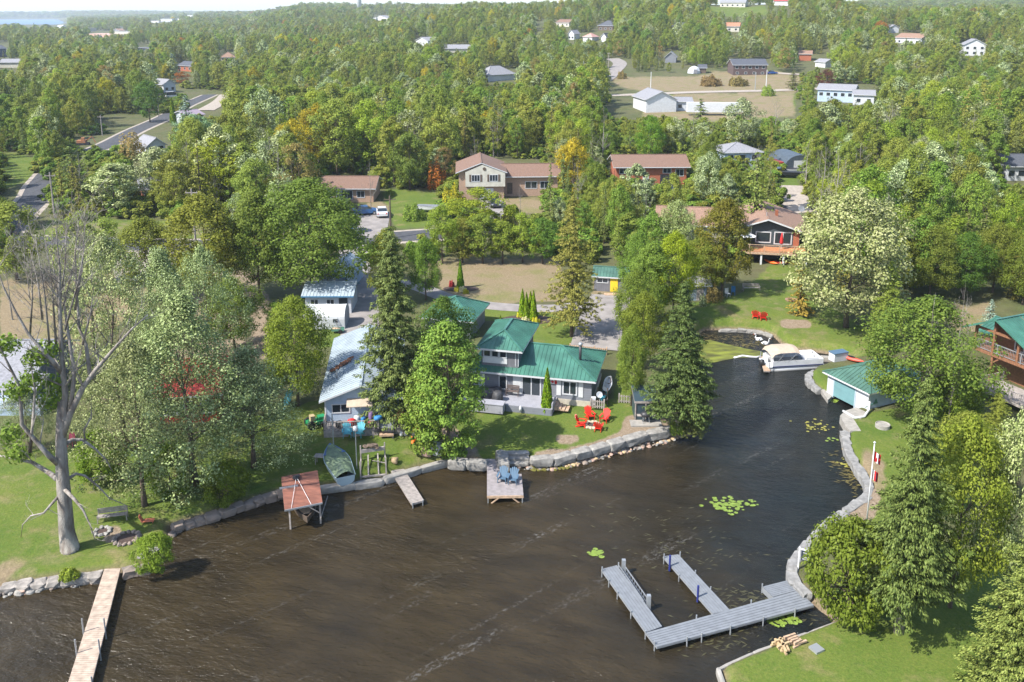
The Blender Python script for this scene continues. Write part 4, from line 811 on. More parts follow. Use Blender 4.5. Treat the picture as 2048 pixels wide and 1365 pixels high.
mb.add(vs, [(i * k + j, (i + 1) * k + j, (i + 1) * k + j + 1, i * k + j + 1) for i in range(4) for j in range(k - 1)]); mb.build("cover", tarp, tt); mb = MB(); mb.add([(0.01, y, z) for y, z in pr], [tuple(range(k))]); mb.add([(Wt - .01, y, z) for y, z in pr], [tuple(range(k))]); mb.build("end_panel", pm("grey_mesh_panel", (.3, .31, .33), .7), tt)
mb = MB(); mb.box(Wt * .72, -.04, .8, Wt * .84, .0, 1.2); mb.build("window", glass, tt)
ld = thing("step_ladder", "grey step ladder leaning on the white tent garage", "ladder", P(672, 662), R(-10)); mb = MB(); mb.bar((0, 0, 0), (-.5, .75, 1.9), .05); mb.bar((.4, 0, 0), (-.1, .75, 1.9), .05); mb.build("rail", galv, ld); mb = MB()
for i in range(1, 7): mb.bar(L3((0, 0, 0), (-.5, .75, 1.9), i / 7), L3((.4, 0, 0), (-.1, .75, 1.9), i / 7), .04)
mb.build("rung", galv, ld)
tr_ = thing("garden_trailer", "small green garden trailer loaded with logs beside the white tent garage", "trailer", P(676, 666), R(5)); mb = MB(); mb.box(-.7, -.35, .3, .7, .35, .36); mb.box(-.7, -.35, .36, .7, -.31, .55); mb.box(-.7, .31, .36, .7, .35, .55); mb.build("tray", pm("green_paint", (.1, .25, .18), .6), tr_)
for y in (-.42, .42): mb = MB(); mb.M = Matrix.Translation((.3, y, .24)) @ Matrix.Rotation(R(90), 4, 'X'); mb.lathe([(.24, -.06), (.24, .06)], 14); mb.build("wheel", black, tr_)
mb = MB(); [mb.tube([(-.6, -.2 + .12 * i, .44 + .08 * (i % 2)), (.3, -.2 + .12 * i, .44)], .07) for i in range(4)]; tag(mb.build("log_load", tanwood, None, True, P(676, 666)), "few cut logs on the green garden trailer", "logs")
# ================================================================ red house, left grey house
house("house", "red house glimpsed through the windblown silver maples", (322, 850), (440, 842), 8, 2.6, 'gx', 1.5, redpaint, pm("red_metal_roof", (.33, .04, .03), .5, (1.5, .15)), over=.5, z=1.0, rib=.5, wins=[('F', .12, 1.3, 1.2, 1.2), ('F', .42, 1.3, 1.3, 1.2), ('F', .8, 1.3, 1.0, 1.2)])
lh, LW = house("house", "blue grey house with a pale shingle roof, behind the big dead tree", (-60, 800), (72, 800), 8, 2.7, 'gx', 1.5, pm("blue_grey_wall", (.13, .16, .22), .7, (3, .2)), greyroof, over=.5, wins=[('F', .6, 1.4, 1.4, 1.1), ('F', .9, 1.4, .8, 1.1)])
hp = P(-60, 800); mb = MB(); mb.poly([(LW * .45, -3.0, 2.3), (LW + 1.8, -3.0, 2.3), (LW + 1.8, -.35, 2.75), (LW * .45, -.35, 2.75)], .12); mb.build("porch_roof", greyroof, lh)
mb = MB(); mb.box(LW * .4, -3.2, -.3, LW + 2, -.03, .5); mb.build("porch_deck", bluesid, lh)
mb = MB(); rail(mb, (LW * .4, -3.1, .5), (LW + 1.9, -3.1, .5), .9); rail(mb, (LW + 1.9, -3.1, .5), (LW + 1.9, 0, .5), .9); [mb.box(x - .06, -3.05, .5, x + .06, -2.93, 2.3) for x in (LW * .45, LW * .8, LW + 1.7)]; mb.build("porch_railing", white, lh)
# boathouse
bo = at(1653, 786, .35); brz = R(-64.5); t = thing("boathouse", "white boathouse with a green metal hip roof and a teal lift door over the water", "boathouse", (bo.x, bo.y, .35), brz); W, D = 5.0, 7.4
mb = MB(); mb.box(0, 0, -.2, .85, .2, 2.15); mb.box(3.45, 0, -.2, W, .2, 2.15); mb.box(.85, 0, 1.95, 3.45, .2, 2.15); mb.build("front_wall", whitesid, t)
mb = MB(); mb.box(W - .2, .2, -.2, W, D, 2.15); mb.box(0, .2, -.2, .2, D, 2.15); mb.box(.2, D - .2, -.2, W - .2, D, 2.15); mb.build("side_wall", bluesid, t)  # side walls are white; their bluish shade is put into this siding colour
roof(t, 'hip', 0, W, 0, D, 2.15, 1.15, .38, greenroof2, white, .4, .15); panel(t, (0, W, .02, D), 'F', 2.15, 1.02, 2.58, 1.9, tealpaint, "lift_door", .06, 3)
mb = MB(); mb.box(.75, -.05, -.2, .9, .0, 2.1); mb.box(3.42, -.05, -.2, 3.55, 0, 2.1); mb.build("door_jamb", pm("pale_blue_trim", (.42, .5, .58), .5), t)
window(t, (0, W, 0, D), 'R', 3.0, 1.55, .5, .5, 0, fr=bark2, fw=.1)
mb = MB(); mb.M = wframe('R', 0, W, 0, D, .9, 1.0); mb.add([(-.28, .03, -.2), (.28, .03, -.2), (0, .03, .32)], [(0, 1, 2)]); mb.add([(-.28, .06, -.2), (.28, .06, -.2), (0, .06, .32)], [(0, 1, 2)]); mb.bar((.2, .05, -.15), (1.3, .05, -.3), .05); mb.build("wall_ornament", greenroof, t)
mb = MB(); mb.box(W + .005, -.02, -.35, W + .06, D, -.1); mb.build("base_board", white, t)
def slab(name, label, pxs, z, t_, mat, cat="concrete slab"):
    mb = MB(); mb.poly([tuple(at(x, y, z)) for x, y in pxs], t_, 0); return tag(mb.build(name, mat), label, cat)
slab("concrete_pad", "concrete landing pad beside the teal boathouse door", [(1680, 832), (1690, 822), (1712, 815), (1736, 826), (1722, 838), (1706, 836), (1722, 862), (1700, 862), (1690, 850)][::-1], .72, .9, concrete)
slab("concrete_edge", "narrow concrete edge left of the boathouse", [(1640, 778), (1652, 780), (1664, 793), (1656, 800)][::-1], .4, .8, concrete)
pts = [P(1737, 822) + Vector((0, 0, .9)), P(1737, 826) + Vector((0, 0, .25)), P(1728, 836) + Vector((0, 0, .1)), P(1710, 838) + Vector((0, 0, .08)), P(1686, 824) + Vector((0, 0, .08))]
mb = MB(); mb.tube(pts, .11, 8); tag(mb.build("drain_pipe", white, None, True), "white corrugated pipe curling over the concrete landing pad", "pipe")
p = P(1765, 855); mb = MB(); mb.lathe([(.62, -.1), (.62, .32), (.56, .34), (.52, .26), (.1, .26)], 22, tuple(p)); tag(mb.build("well_cover", concrete), "round concrete well cover on the lawn below the boathouse", "well cover")
# log house at the right edge
lo = at(1948, 693, 4.0); rz = R(-67); t = thing("house", "stained log house with a green metal roof and a railed balcony, at the right edge", "house", (lo.x, lo.y, 1.3), rz); FZ = 2.7
walls(t, 'gy', .3, 5.0, 2.4, 11, -.5, 5.0, 1.3, logwood); walls(t, 'gx', 4.6, 16, 3.0, 10, -.5, 4.6, 2.0, logwood, "wing_wall")
roof(t, 'gy', -.3, 5.3, 0, 11, 4.75, 1.45, .7, greenroof, greenroof, .4); roof(t, 'gx', 4.9, 17, 2.2, 10.5, 4.9, 2.3, .5, greenroof, greenroof, .4, name="wing_roof"); roof(t, 'gx', -4.0, -.2, 6, 10.5, 2.2, .9, .4, greenroof, greenroof, .4, name="annex_roof"); walls(t, 'gx', -4.0, .2, 6, 10.5, -.5, 2.2, .9, logwood, "annex_wall")
mb = MB(); mb.box(-.1, 0, FZ - .3, 16, 2.4, FZ); mb.build("balcony_floor", logwood, t); mb = MB()
for x in (0, 2.0, 4.6, 7.4): mb.box(x - .11, 0, FZ, x + .11, .22, (5.0 + .5 * min(x, 5 - x) if x <= 5 else 4.7))
for x in (2, 7): mb.box(x - .11, .1, -.6, x + .11, .3, FZ - .3); mb.bar((x, .2, 1.7), (x + .8, .2, FZ - .3), .12)
mb.bar((0, .1, 4.8), (5.2, .1, 4.8), .16, .22); mb.build("posts", logwood, t) if False else mb.build("timber_frame", logwood, t)
mb = MB(); rail(mb, (0, .05, FZ), (10, .05, FZ), 1.0, 2.5, .16, .04); rail(mb, (0, .05, FZ), (0, 2.3, FZ), 1.0, 2.5, .16, .04); mb.build("balcony_railing", galv, t)
bx = (.3, 5.0, 2.4, 11); window(t, bx, 'F', 3.5, 3.9, 1.9, 2.0, 1, fw=.14); window(t, (4.6, 16, 3, 10), 'F', 7, 3.8, 1.8, 1.6, 1); window(t, (4.6, 16, 3, 10), 'F', 8, 1.2, 2.2, 1.4, 1)
mb = MB(); mb.box(3.5, -3.4, .2, 14, 0, .45); mb.box(3.5, -3.4, -.5, 3.7, 0, .2); mb.build("lower_deck", weather, t); mb = MB(); rail(mb, (3.5, -3.35, .45), (14, -3.35, .45), .95, 1.8, .2); rail(mb, (3.5, -3.35, .45), (3.5, 0, .45), .95, 1.8, .2); mb.build("lower_railing", weather, t)
# street-side houses
house("bungalow", "brown-roofed brick bungalow with a front deck, left of the street", (643, 405), (747, 405), 8, 2.7, 'gx', 1.3, brick, brownroof, over=.6, wins=[('F', .12, 1.5, 1.6, 1.2), ('F', .5, 1.4, 2.0, 1.6), ('F', .76, 1.5, 1.4, 1.2)], doors=[('F', .34, 1.0, 2.1, white)])
a = P(640, 406); b = P(700, 406); dk2 = thing("front_deck", "raised grey front deck with white rails on the brick bungalow", "deck", a, math.atan2(b.y - a.y, b.x - a.x)); wd = (b - a).length; mb = MB(); mb.box(0, -2.6, .3, wd, -.05, .5); [mb.box(x, -2.55, -.5, x + .15, -2.4, .3) for x in (0.1, wd / 2, wd - .3)]; mb.build("decking", weather, dk2); mb = MB(); rail(mb, (0, -2.55, .5), (wd, -2.55, .5), .9, 1.8, .25); mb.build("railing", white, dk2)
# two-storey cream and brick house
A, B = P(957, 401), P(1088, 396); rz = math.atan2(B.y - A.y, B.x - A.x) + R(-6); t = thing("house", "two-storey house with a cream gable front over a tan brick garage and brown roofs", "house", (A.x - 3.6, A.y + .5, A.z), rz)
walls(t, 'gy', 0, 8.3, 0, 11, -1, 5.2, 1.6, brick); roof(t, 'gy', 0, 8.3, 0, 11, 5.2, 1.6, .6, brownroof, trimw); walls(t, 'gx', 8.3, 18.5, 2.2, 9.5, -1, 4.0, 1.4, brick, "wing_wall"); roof(t, 'gx', 8.6, 18.6, 2.2, 9.5, 4.0, 1.5, .6, brownroof, trimw, name="wing_roof")
mb = MB(); mb.box(1.2, -.5, 2.5, 8.5, .02, 5.2); mb.add([(1.2, -.5, 5.2), (8.5, -.5, 5.2), (4.3, -.5, 6.55), (1.2, .1, 5.2), (8.5, .1, 5.2), (4.3, .1, 6.55)], [(0, 1, 2), (3, 5, 4), (1, 4, 5, 2), (0, 2, 5, 3)]); mb.build("cream_front", creamsid, t)
bf = (0, 8.3, -.5, 11)
for u in (3.1, 6.4):
    window(t, bf, 'F', u, 4.1, 1.5, 1.2, 2)
    for s in (-1, 1): panel(t, bf, 'F', u + s * 1.0, 4.1, .35, 1.3, bark2, "shutter")
mb = MB(); mb.M = wframe('F', *bf, 4.7, 5.8); mb.M = mb.M @ Matrix.Rotation(R(90), 4, 'X'); mb.lathe([(.32, -.06), (.32, .02)], 14); mb.build("round_vent", bark2, t)
panel(t, (0, 8.3, 0, 11), 'F', 5.0, 1.05, 2.7, 2.1, white, "garage_door", .05, 4); window(t, (8.3, 18.5, 2.2, 9.5), 'F', 13.5, 2.2, 2.2, 1.3, 1); window(t, (8.3, 18.5, 2.2, 9.5), 'F', 16, 2.2, 1.6, 1.3, 1); panel(t, (8.3, 18.5, 2.2, 9.5), 'F', 9.5, 1.6, 1.0, 2.1, bark2); window(t, (8.3, 18.5, 2.2, 9.5), 'R', 5, 2.2, 1.2, 1.2)
# brick long house
house("house", "long red brick house with a brown roof behind the lime tree by the street", (1232, 372), (1372, 370), 8.5, 3.9, 'gx', 1.5, redbrick, brownroof, over=.7, wins=[('F', .1, 2.9, 1.5, 1.0), ('F', .25, 2.9, 1.5, 1.2), ('F', .72, 3.0, 1.6, 1.0), ('F', .9, 2.6, 1.6, 1.4)], doors=[('F', .42, 1.2, 2.2, white), ('F', .72, 2.6, 2.2, dark, .05, "garage_door")])
# quonset barn and yard
A = P(1567, 345); t = thing("barn", "dark arched metal barn with a red side bay, near the parked boats", "barn", A, R(8)); mb = MB(); n = 10; arc = [(3.6 - 3.6 * math.cos(math.pi * i / n), 3.6 * math.sin(math.pi * i / n) ** .8) for i in range(n + 1)]; k = n + 1
mb.add([(x, y, z) for y in (0, 9) for x, z in arc], [(i, i + 1, k + i + 1, k + i) for i in range(n)] + [tuple(range(k)), tuple(range(k, 2 * k))]); mb.build("shell", pm("dark_ribbed_metal", (.07, .09, .11), .5, (2, .2)), t); mb = MB(); mb.box(2.2, -.06, 0, 5, -.01, 2.4); mb.build("door", white, t); mb = MB(); mb.box(-1.6, 0, 0, -.05, 4, 2.2); mb.build("side_bay", redpaint, t)
# brown-roofed deck house
A, B = P(1500, 528), P(1588, 528); rz = math.atan2(B.y - A.y, B.x - A.x) + R(-8); Wd = 7.6
zb = A.z; t = thing("house", "brown-roofed house with big windows and a raised railed deck above the right lawn", "house", (A.x - 1.2, A.y + 3.2, zb), rz)
walls(t, 'gy', 0, 8.6, 0, 12, -1, 4.0, 1.5, pm("dark_teal_wall", (.05, .07, .08), .7, (3, .2))); roof(t, 'gy', -1.2, 9.4, 0, 12, 4.0, 1.8, .8, tanroof, white, thick=.22)
walls(t, 'gx', -11, 0, 3, 11, -1, 4.0, 1.3, creamsid, "wing_wall"); roof(t, 'gx', -11, -.5, 3, 11, 4.0, 1.5, .7, tanroof, white, name="wing_roof", thick=.2)
bx = (0, 8.6, 0, 12); window(t, bx, 'F', 3.6, 3.2, 2.0, 1.5, 0, fw=.14); window(t, bx, 'F', 6.3, 3.15, 2.3, 1.7, 1, fw=.14); window(t, bx, 'F', 1.3, 4.2, 1.2, .8, 0, fw=.12); window(t, bx, 'F', 1.2, 2.7, 1.4, 1.8, 0, fw=.12); panel(t, bx, 'F', 8.1, 3.0, .8, 2.2, redbrick, "brick_pier")
mb = MB(); mb.box(5.5, 4, 4.6, 5.9, 4.4, 6.3); mb.build("chimney", pm("rust_metal", (.3, .1, .05), .6), t); mb = MB(); mb.tube([(4.0, 1, 5.4), (4.0, 1, 6.6)], .06); mb.build("vent_pipe", galv, t)
d3 = thing("raised_deck", "raised wooden deck with orange boards and a slatted railing on posts", "deck", (A.x - 1.2, A.y + 3.2, zb), rz); mb = MB(); boards(mb, (-.5, -3.2, 1.85), (9.6, -3.2, 1.85), (9.6, -.05, 1.85), (-.5, -.05, 1.85), 20); mb.build("decking", pm("orange_decking", (.5, .2, .08), .7, (4, .2)), d3)
mb = MB(); rail(mb, (-.5, -3.15, 1.85), (9.6, -3.15, 1.85), 1.0, 1.9, .13, .03); mb.box(-.5, -3.25, 1.5, 9.6, -3.18, 1.84); mb.build("railing", tanwood, d3)
for x in (.3, 3.2, 6.2, 9.2): mb = MB(); mb.box(x - .12, -3.1, -.8, x + .12, -2.86, 1.5); mb.build("post", white, d3)
def lp(x, y, z): c, s = math.cos(rz), math.sin(rz); return Vector((A.x - 1.2 + c * x - s * y, A.y + 3.2 + s * x + c * y, zb + z))
u = thing("umbrella", "closed red patio umbrella on the raised wooden deck", "umbrella", lp(6.0, -1.2, 1.87)); mb = MB(); mb.tube([(0, 0, 0), (0, 0, 2.4)], .03); mb.build("pole", white, u); mb = MB(); mb.lathe([(.2, .75), (.26, 1.0), (.2, 1.6), (.12, 2.1), (.04, 2.4)], 10); mb.build("canopy", redbright, u, True)
u = thing("umbrella", "open white patio umbrella at the left end of the raised wooden deck", "umbrella", lp(1.3, -1.4, 1.87)); mb = MB(); mb.tube([(0, 0, 0), (0, 0, 2.2)], .03); mb.build("pole", white, u); mb = MB(); mb.lathe([(1.25, 1.75), (.7, 2.0), (.05, 2.25)], 8); mb.build("canopy", flagw, u)
for nm, x, m, lab, rr in (("kayak", 5.6, redplast, "red kayak lying under the raised wooden deck", 25), ("kayak", 8.0, yellow, "yellow kayak lying under the raised wooden deck", 10), ("kayak", 4.6, orangeplast, "orange kayak lying beside the red one under the raised deck", 60)):
    q = lp(x, -2.2, .2); kk = thing(nm, lab, "kayak", q, R(-rr)); mb = MB(); kayak_mesh(mb, 2.6, .65, .4); mb.build("hull", m, kk, True); mb = MB(); mb.lathe([(.2, 0), (.24, .03), (.16, .05)], 12, (0, 0, .2), (1.9, 1, 1)); mb.build("cockpit", black, kk)
dd = thing("satellite_dish", "grey satellite dish at the right end of the brown roofed deck house", "satellite dish", P(1600, 458)); mb = MB(); mb.tube([(0, 0, 0), (0, 0, 3.2)], .04); mb.build("mast", galv, dd); mb = MB(); mb.M = Matrix.Translation((0, 0, 3.3)) @ Matrix.Rotation(R(60), 4, 'X'); mb.lathe([(.02, -.1), (.25, -.08), (.5, 0), (.52, 0), (.25, -.12)], 16); mb.build("dish", greyplank, dd, True)
house("garden_shed", "weathered blue grey garden shed among the bushes right of the spruce", (1380, 602), (1418, 602), 2.4, 2.0, 'gx', .6, pm("weathered_blue_wall", (.2, .25, .3), .8, (4, .25)), greyroof, over=.25, cat="shed", doors=[('F', .5, .8, 1.7, weather)])
# farther houses: (label, A, B, depth, h, kind, rise, wall, roof, wins)
def wr(n, z=1.5, w=1.3, h=1.2): return [('F', (i + .5) / n, z, w, h, 0) for i in range(n)]
FH = [("pale blue two-storey house half hidden by trees left of the dark barn", (1448, 338), (1520, 336), 8, 3.6, 'hip', 1.4, bluesid, greyroof, wr(3, 2.4)),
 ("white house with a dark roof at the right edge above the pines", (2012, 362), (2070, 362), 8, 3.0, 'gx', 1.6, whitesid, darkroof, wr(3)),
 ("long blue and white house with a grey roof beside the purple tree", (1634, 203), (1706, 206), 9, 4.2, 'gx', 1.5, bluesid, greyroof, wr(5, 2.6)),
 ("grey roofed wing with a white garage at the right end of the long blue house", (1706, 210), (1747, 211), 8, 3.4, 'gx', 1.2, whitesid, greyroof, wr(2)),
 ("white barn with a broad gable beside the field road", (1292, 226), (1352, 224), 14, 4.2, 'gy', 2.4, white, greyroof, []),
 ("low white annex on the right of the white barn", (1352, 222), (1383, 222), 7, 3.0, 'gx', 1.0, whitesid, greyroof, wr(2)),
 ("dark brown brick house with a slate blue roof on the edge of the brown field", (1466, 151), (1533, 150), 11, 4.6, 'gx', 2.2, pm("dark_brick", (.1, .065, .06), .9, (5, .2)), darkroof, wr(5, 3.5) + wr(4, 1.0, 1.2, .9)),
 ("small brown shed beside the white dome tent in the far field", (1398, 147), (1412, 147), 4, 2.6, 'gx', 1.2, bark2, darkroof, []),
 ("white cottage with a tan roof on the right hillside", (1790, 86), (1842, 90), 10, 3.6, 'gx', 2.2, whitesid, tanroof, wr(3)),
 ("white two-storey house on the far right hillside", (1926, 112), (1970, 112), 9, 5.4, 'gy', 2.6, white, greyroof, wr(3, 3.8) + wr(3, 1.4)),
 ("small grey roofed house above the tan-roofed cottage", (1778, 66), (1797, 66), 8, 3.2, 'gy', 1.8, whitesid, greyroof, []),
 ("long pale lodge with dormers on the green hilltop", (1440, 14), (1490, 15), 9, 3.6, 'gx', 3.2, creamsid, greyroof, wr(5)),
 ("red roofed house on the ridge right of the hilltop lodge", (1548, 11), (1576, 12), 9, 3.4, 'gx', 2.4, white, redpaint, []),
 ("orange roofed house below the hilltop lodge", (1452, 64), (1478, 64), 9, 3.4, 'gx', 2.0, creamsid, pm("orange_shingles", (.42, .19, .11), .9), wr(2)),
 ("brown brick house among trees left of the orange roofed house", (1345, 66), (1364, 66), 9, 4.2, 'gx', 2.0, redbrick, darkroof, []),
 ("dark blue roofed house near the ridge at centre right", (1196, 62), (1226, 61), 9, 3.6, 'hip', 3.0, bark2, darkroof, wr(3)),
 ("brown roofed house near the ridge left of the dark blue roofed one", (1112, 54), (1138, 54), 9, 3.2, 'gx', 2.0, creamsid, brownroof, wr(3)),
 ("white gabled house below the dark blue roofed one", (1136, 80), (1148, 80), 7, 4.0, 'gy', 2.2, white, greyroof, wr(2)),
 ("small house with a pink roof beside the white gabled house", (1166, 84), (1184, 84), 8, 3.2, 'hip', 2.0, white, pm("pink_roof", (.5, .28, .24), .8), []),
 ("small white house right of the pink roofed house", (1202, 84), (1212, 84), 7, 3.2, 'gy', 2.0, white, darkroof, []),
 ("white gabled house peeping from the central wood", (832, 92), (856, 92), 8, 3.6, 'gy', 2.2, white, greyroof, []),
 ("long pale roofed house in the central wood right of the white gable", (890, 107), (940, 104), 9, 2.8, 'gx', 2.0, creamsid, greyroof, []),
 ("grey hip roofed house in the middle of the olive wood", (976, 164), (1030, 160), 10, 3.0, 'hip', 3.2, whitesid, greyroof, []),
 ("red walled house near the centre ridge", (976, 60), (994, 60), 8, 3.6, 'gx', 1.6, redpaint, tanroof, []),
 ("white house below the water tower", (746, 44), (776, 44), 9, 4.6, 'gy', 3, white, greyroof, wr(2)),
 ("grey gabled house right of the far bend in the road", (1330, 126), (1352, 126), 8, 3.0, 'gy', 2.4, greywood, greyroof, []),
 ("brick house with white garage doors behind the conifers at right", (1598, 122), (1622, 122), 8, 3.4, 'gx', 1.4, redbrick, tanroof, []),
 ("small white cabin right of the brick house behind the conifers", (1630, 134), (1650, 136), 6, 2.6, 'gx', 1.2, white, greyroof, []),
 ("pale two-storey house on the right ridge among bushes", (1680, 56), (1706, 56), 8, 3.6, 'hip', 2, creamsid, greyroof, []),
 ("tan roofed house in the trees at upper left centre", (442, 124), (470, 124), 9, 3.0, 'hip', 2.6, creamsid, tanroof, wr(3)),
 ("dark modern house in the upper left trees", (276, 106), (302, 108), 9, 4.0, 'flat', .1, pm("dark_blue_wall", (.03, .045, .07), .5), darkroof, wr(2)),
 ("brown house with a blue roof left of the blue spruce", (356, 142), (384, 144), 9, 3.0, 'gx', 1.8, redbrick, darkroof, wr(3)),
 ("white house behind the parked truck at the road end", (328, 186), (352, 184), 8, 3.4, 'gy', 1.8, whitesid, greyroof, wr(2)),
 ("dark blue two-storey house at the left edge", (-20, 116), (14, 114), 10, 6, 'gx', 2, pm("navy_wall", (.06, .09, .15), .6), darkroof, wr(3, 4)),
 ("pale roofed house at the left edge below the navy house", (0, 136), (38, 136), 9, 3, 'gx', 1.6, creamsid, greyroof, []),
 ("brown roofed low house beside the street at left", (286, 408), (380, 400), 8, 2.6, 'gx', 1.2, redbrick, greyroof, wr(4)),
 ("dark low house among the trees at the right", (1770, 336), (1850, 336), 8, 2.6, 'gx', 1.2, pm("dark_grey_wall", (.1, .1, .12), .8), darkroof, wr(4)),  # house wall in one even dark grey
 ("pale mobile home behind the bare birches at the right", (1868, 336), (1905, 338), 5, 2.6, 'gx', .8, whitesid, darkroof, wr(3)),
 ("white low building beside the cul-de-sac at upper left", (375, 250), (408, 246), 7, 2.6, 'gx', 1.2, whitesid, pm("mauve_roof", (.3, .24, .3), .8), []),
 ("pale bungalow behind the round brown tree", (296, 312), (332, 308), 7, 2.4, 'gy', 1.6, whitesid, greyroof, wr(2))]
for lab, A_, B_, dp_, h_, kd, ri, wm_, rm_, wi in FH: house("house", lab, A_, B_, dp_, h_, kd, ri, wm_, rm_, over=.5, wins=wi, sink=3)
TOWN = [(132, 78, 150, "low white store"), (178, 78, 222, "long salmon coloured flat roofed store"), (228, 74, 262, "white flat roofed warehouse"), (300, 50, 318, "white block in the far town left of the plant"), (322, 50, 345, "tallest white block of the far town"), (352, 44, 362, "small white block right of the tallest one"), (372, 36, 390, "white block highest on the far town slope"), (60, 84, 80, "small white shop nearest the left edge"), (95, 78, 118, "grey roofed shop in the far left town"), (270, 66, 284, "small tan block right of the white warehouse"), (405, 62, 420, "grey block at the right end of the far town"), (150, 64, 170, "grey block behind the salmon store")]
salmon = pm("salmon_wall", (.6, .36, .28), .8)
for i, (x0, y, x1, lb) in enumerate(TOWN): house("store", lb + " in the distant town", (x0, y), (x1, y), 22, (5, 6, 7, 8, 12, 8, 8, 4, 4, 6, 6, 6)[i], 'flat', .3, salmon if i in (1,) else (white, greyroof, creamsid)[i % 3 if i != 4 else 0], salmon if i == 1 else greyroof, over=.3, sink=4, cat="building")
rng = random.Random(31)
for i in range(22):
    x = rng.uniform(110, 460); y = rng.uniform(52, 92) if x < 300 else rng.uniform(40, 66); w0 = rng.uniform(7, 14); house("town_house", "small pale house in the distant town", (x, y), (x + w0, y), 9, 3.6, ('gx', 'gy')[i % 2], 2.2, (white, greyroof, creamsid)[i % 3], (tarp, greyroof, darkroof, tanroof)[i % 4], over=.3, sink=4)[0]["group"] = "small houses of the distant town"
# water tower
p = P(719, 26); z1 = topz(p.y, -8); H = z1 - p.z; s = scale_at(p.y, p.z + 20) ; t = thing("water_tower", "white water tower on the skyline at upper left centre", "water tower", p); mb = MB(); mb.lathe([(5 * s, -5), (4.3 * s, H * .9), (5.4 * s, H * .98)], 16); mb.build("column", white, t, True); mb = MB(); mb.lathe([(5.4 * s, H * .98), (9 * s, H * 1.1), (9 * s, H * 1.25), (3 * s, H * 1.35)], 18); mb.build("tank", pm("tank_blue_grey", (.4, .45, .5), .6), t, True)
t = thing("dome_tent", "white dome tent in the far brown field", "tent", P(1388, 147)); mb = MB(); mb.lathe([(3, 0), (2.9, 1.2), (2.2, 2.4), (1, 3.1), (.1, 3.3)], 10); mb.build("cover", tarp, t); mb = MB(); mb.box(-.8, -3.05, 0, .8, -2.7, 1.9); mb.build("door", greyroof, t)
t = thing("trailer", "long white box trailer parked beside the white barn", "trailer", P(1374, 232), R(-3)); mb = MB(); mb.box(0, 0, 1.1, 17, 2.6, 4.0); mb.build("box", white, t)
for x in (12.5, 14): mb = MB(); mb.M = Matrix.Translation((x, 0, .55)) @ Matrix.Rotation(R(90), 4, 'X'); mb.lathe([(.55, -.15), (.55, .15)], 12); mb.build("wheel", black, t)
# ================================================================ vehicles
def car(label, loc, rz, col, kind="car", L=4.6, h=1.5, name="parked_car", rough=.25):
    t = thing(name, label, kind, loc, rz); mt = pm(name + "_paint", col, rough, spec=.7); W = 1.82; suv = h > 1.6
    prof = [(-L / 2, .35), (-L / 2, .8), (-L / 2 + .15, .98), (-L / 2 + (.3 if suv else 1.0), 1.0), (L / 2 - 1.25, .98), (L / 2 - .15, .8), (L / 2, .6), (L / 2, .32)]
    def ext(mb, pr, w0, w1, z1): 
        n = len(pr); f = lambda z: w0 + (w1 - w0) * max(0, (z - .5) / z1); v = [(x, -f(z) / 2, z) for x, z in pr] + [(x, f(z) / 2, z) for x, z in pr]
        mb.add(v, [tuple(range(n)), tuple(reversed(range(n, 2 * n)))] + [(i, n + i, n + (i + 1) % n, (i + 1) % n) for i in range(n)])
    mb = MB(); ext(mb, prof, W, W * .96, 1); mb.build("body", mt, t); cab = [(-L / 2 + (.2 if suv else .75), .98), (-L / 2 + (.4 if suv else 1.3), h - .06), (.35, h - .06), (L / 2 - 1.2, .98)]
    mb = MB(); ext(mb, cab, W * .96, W * .74, h - .5); mb.build("windows", glass, t); mb = MB(); mb.box(-L / 2 + (.42 if suv else 1.32), -W * .37, h - .07, .38, W * .37, h); mb.build("roof", mt, t)
    for x in (-L / 2 + .8, L / 2 - .85):
        for y in (-W / 2 + .08, W / 2 - .08): mb = MB(); mb.M = Matrix.Translation((x, y, .33)) @ Matrix.Rotation(R(90), 4, 'X'); mb.lathe([(.33, -.1), (.33, .1)], 12); w_ = mb.build("wheel", black, t); mb = MB(); mb.M = Matrix.Translation((x, y, .33)) @ Matrix.Rotation(R(90), 4, 'X'); mb.lathe([(.19, -.112), (.19, .112)], 10); mb.build("rim", galv, w_)
    for y in (-.65, .65): mb = MB(); mb.box(L / 2 - .06, y - .16, .58, L / 2 + .015, y + .16, .74); mb.build("headlight", white, t)
    for y in (-.7, .7): mb = MB(); mb.box(-L / 2 - .015, y - .12, .68, -L / 2 + .05, y + .12, .86); mb.build("tail_light", redplast, t)
    return t
G = "cars parked at the houses"
car("black suv parked in front of the cream fronted house's garage", P(990, 413, .1), R(-84), (.02, .022, .03), "car", 4.8, 1.75); car("small blue car parked left of the white car by the bungalow", P(731, 430, .1), R(15), (.03, .12, .3)); car("white car on the bungalow driveway", P(764, 432, .1), R(100), (.75, .75, .75)); car("dark car beside the red brick house", P(1342, 388, .1), R(-70), (.02, .03, .06))
car("blue car parked right of the dark brown field house", P(1544, 149, .1), R(10), (.03, .1, .35)); car("white van parked at the end of the upper left road", P(346, 196, .1), R(40), (.75, .75, .78), "van", 5.6, 2.3); car("red car in the far left housing estate", P(392, 241, .1), R(5), (.4, .05, .04)); car("dark pickup near the arched barn", P(1560, 352, .1), R(40), (.03, .03, .04), "car", 5.2, 1.7); car("grey car beyond the street at the lower bungalow lawn", P(1270, 352, .1), R(20), (.3, .3, .32))
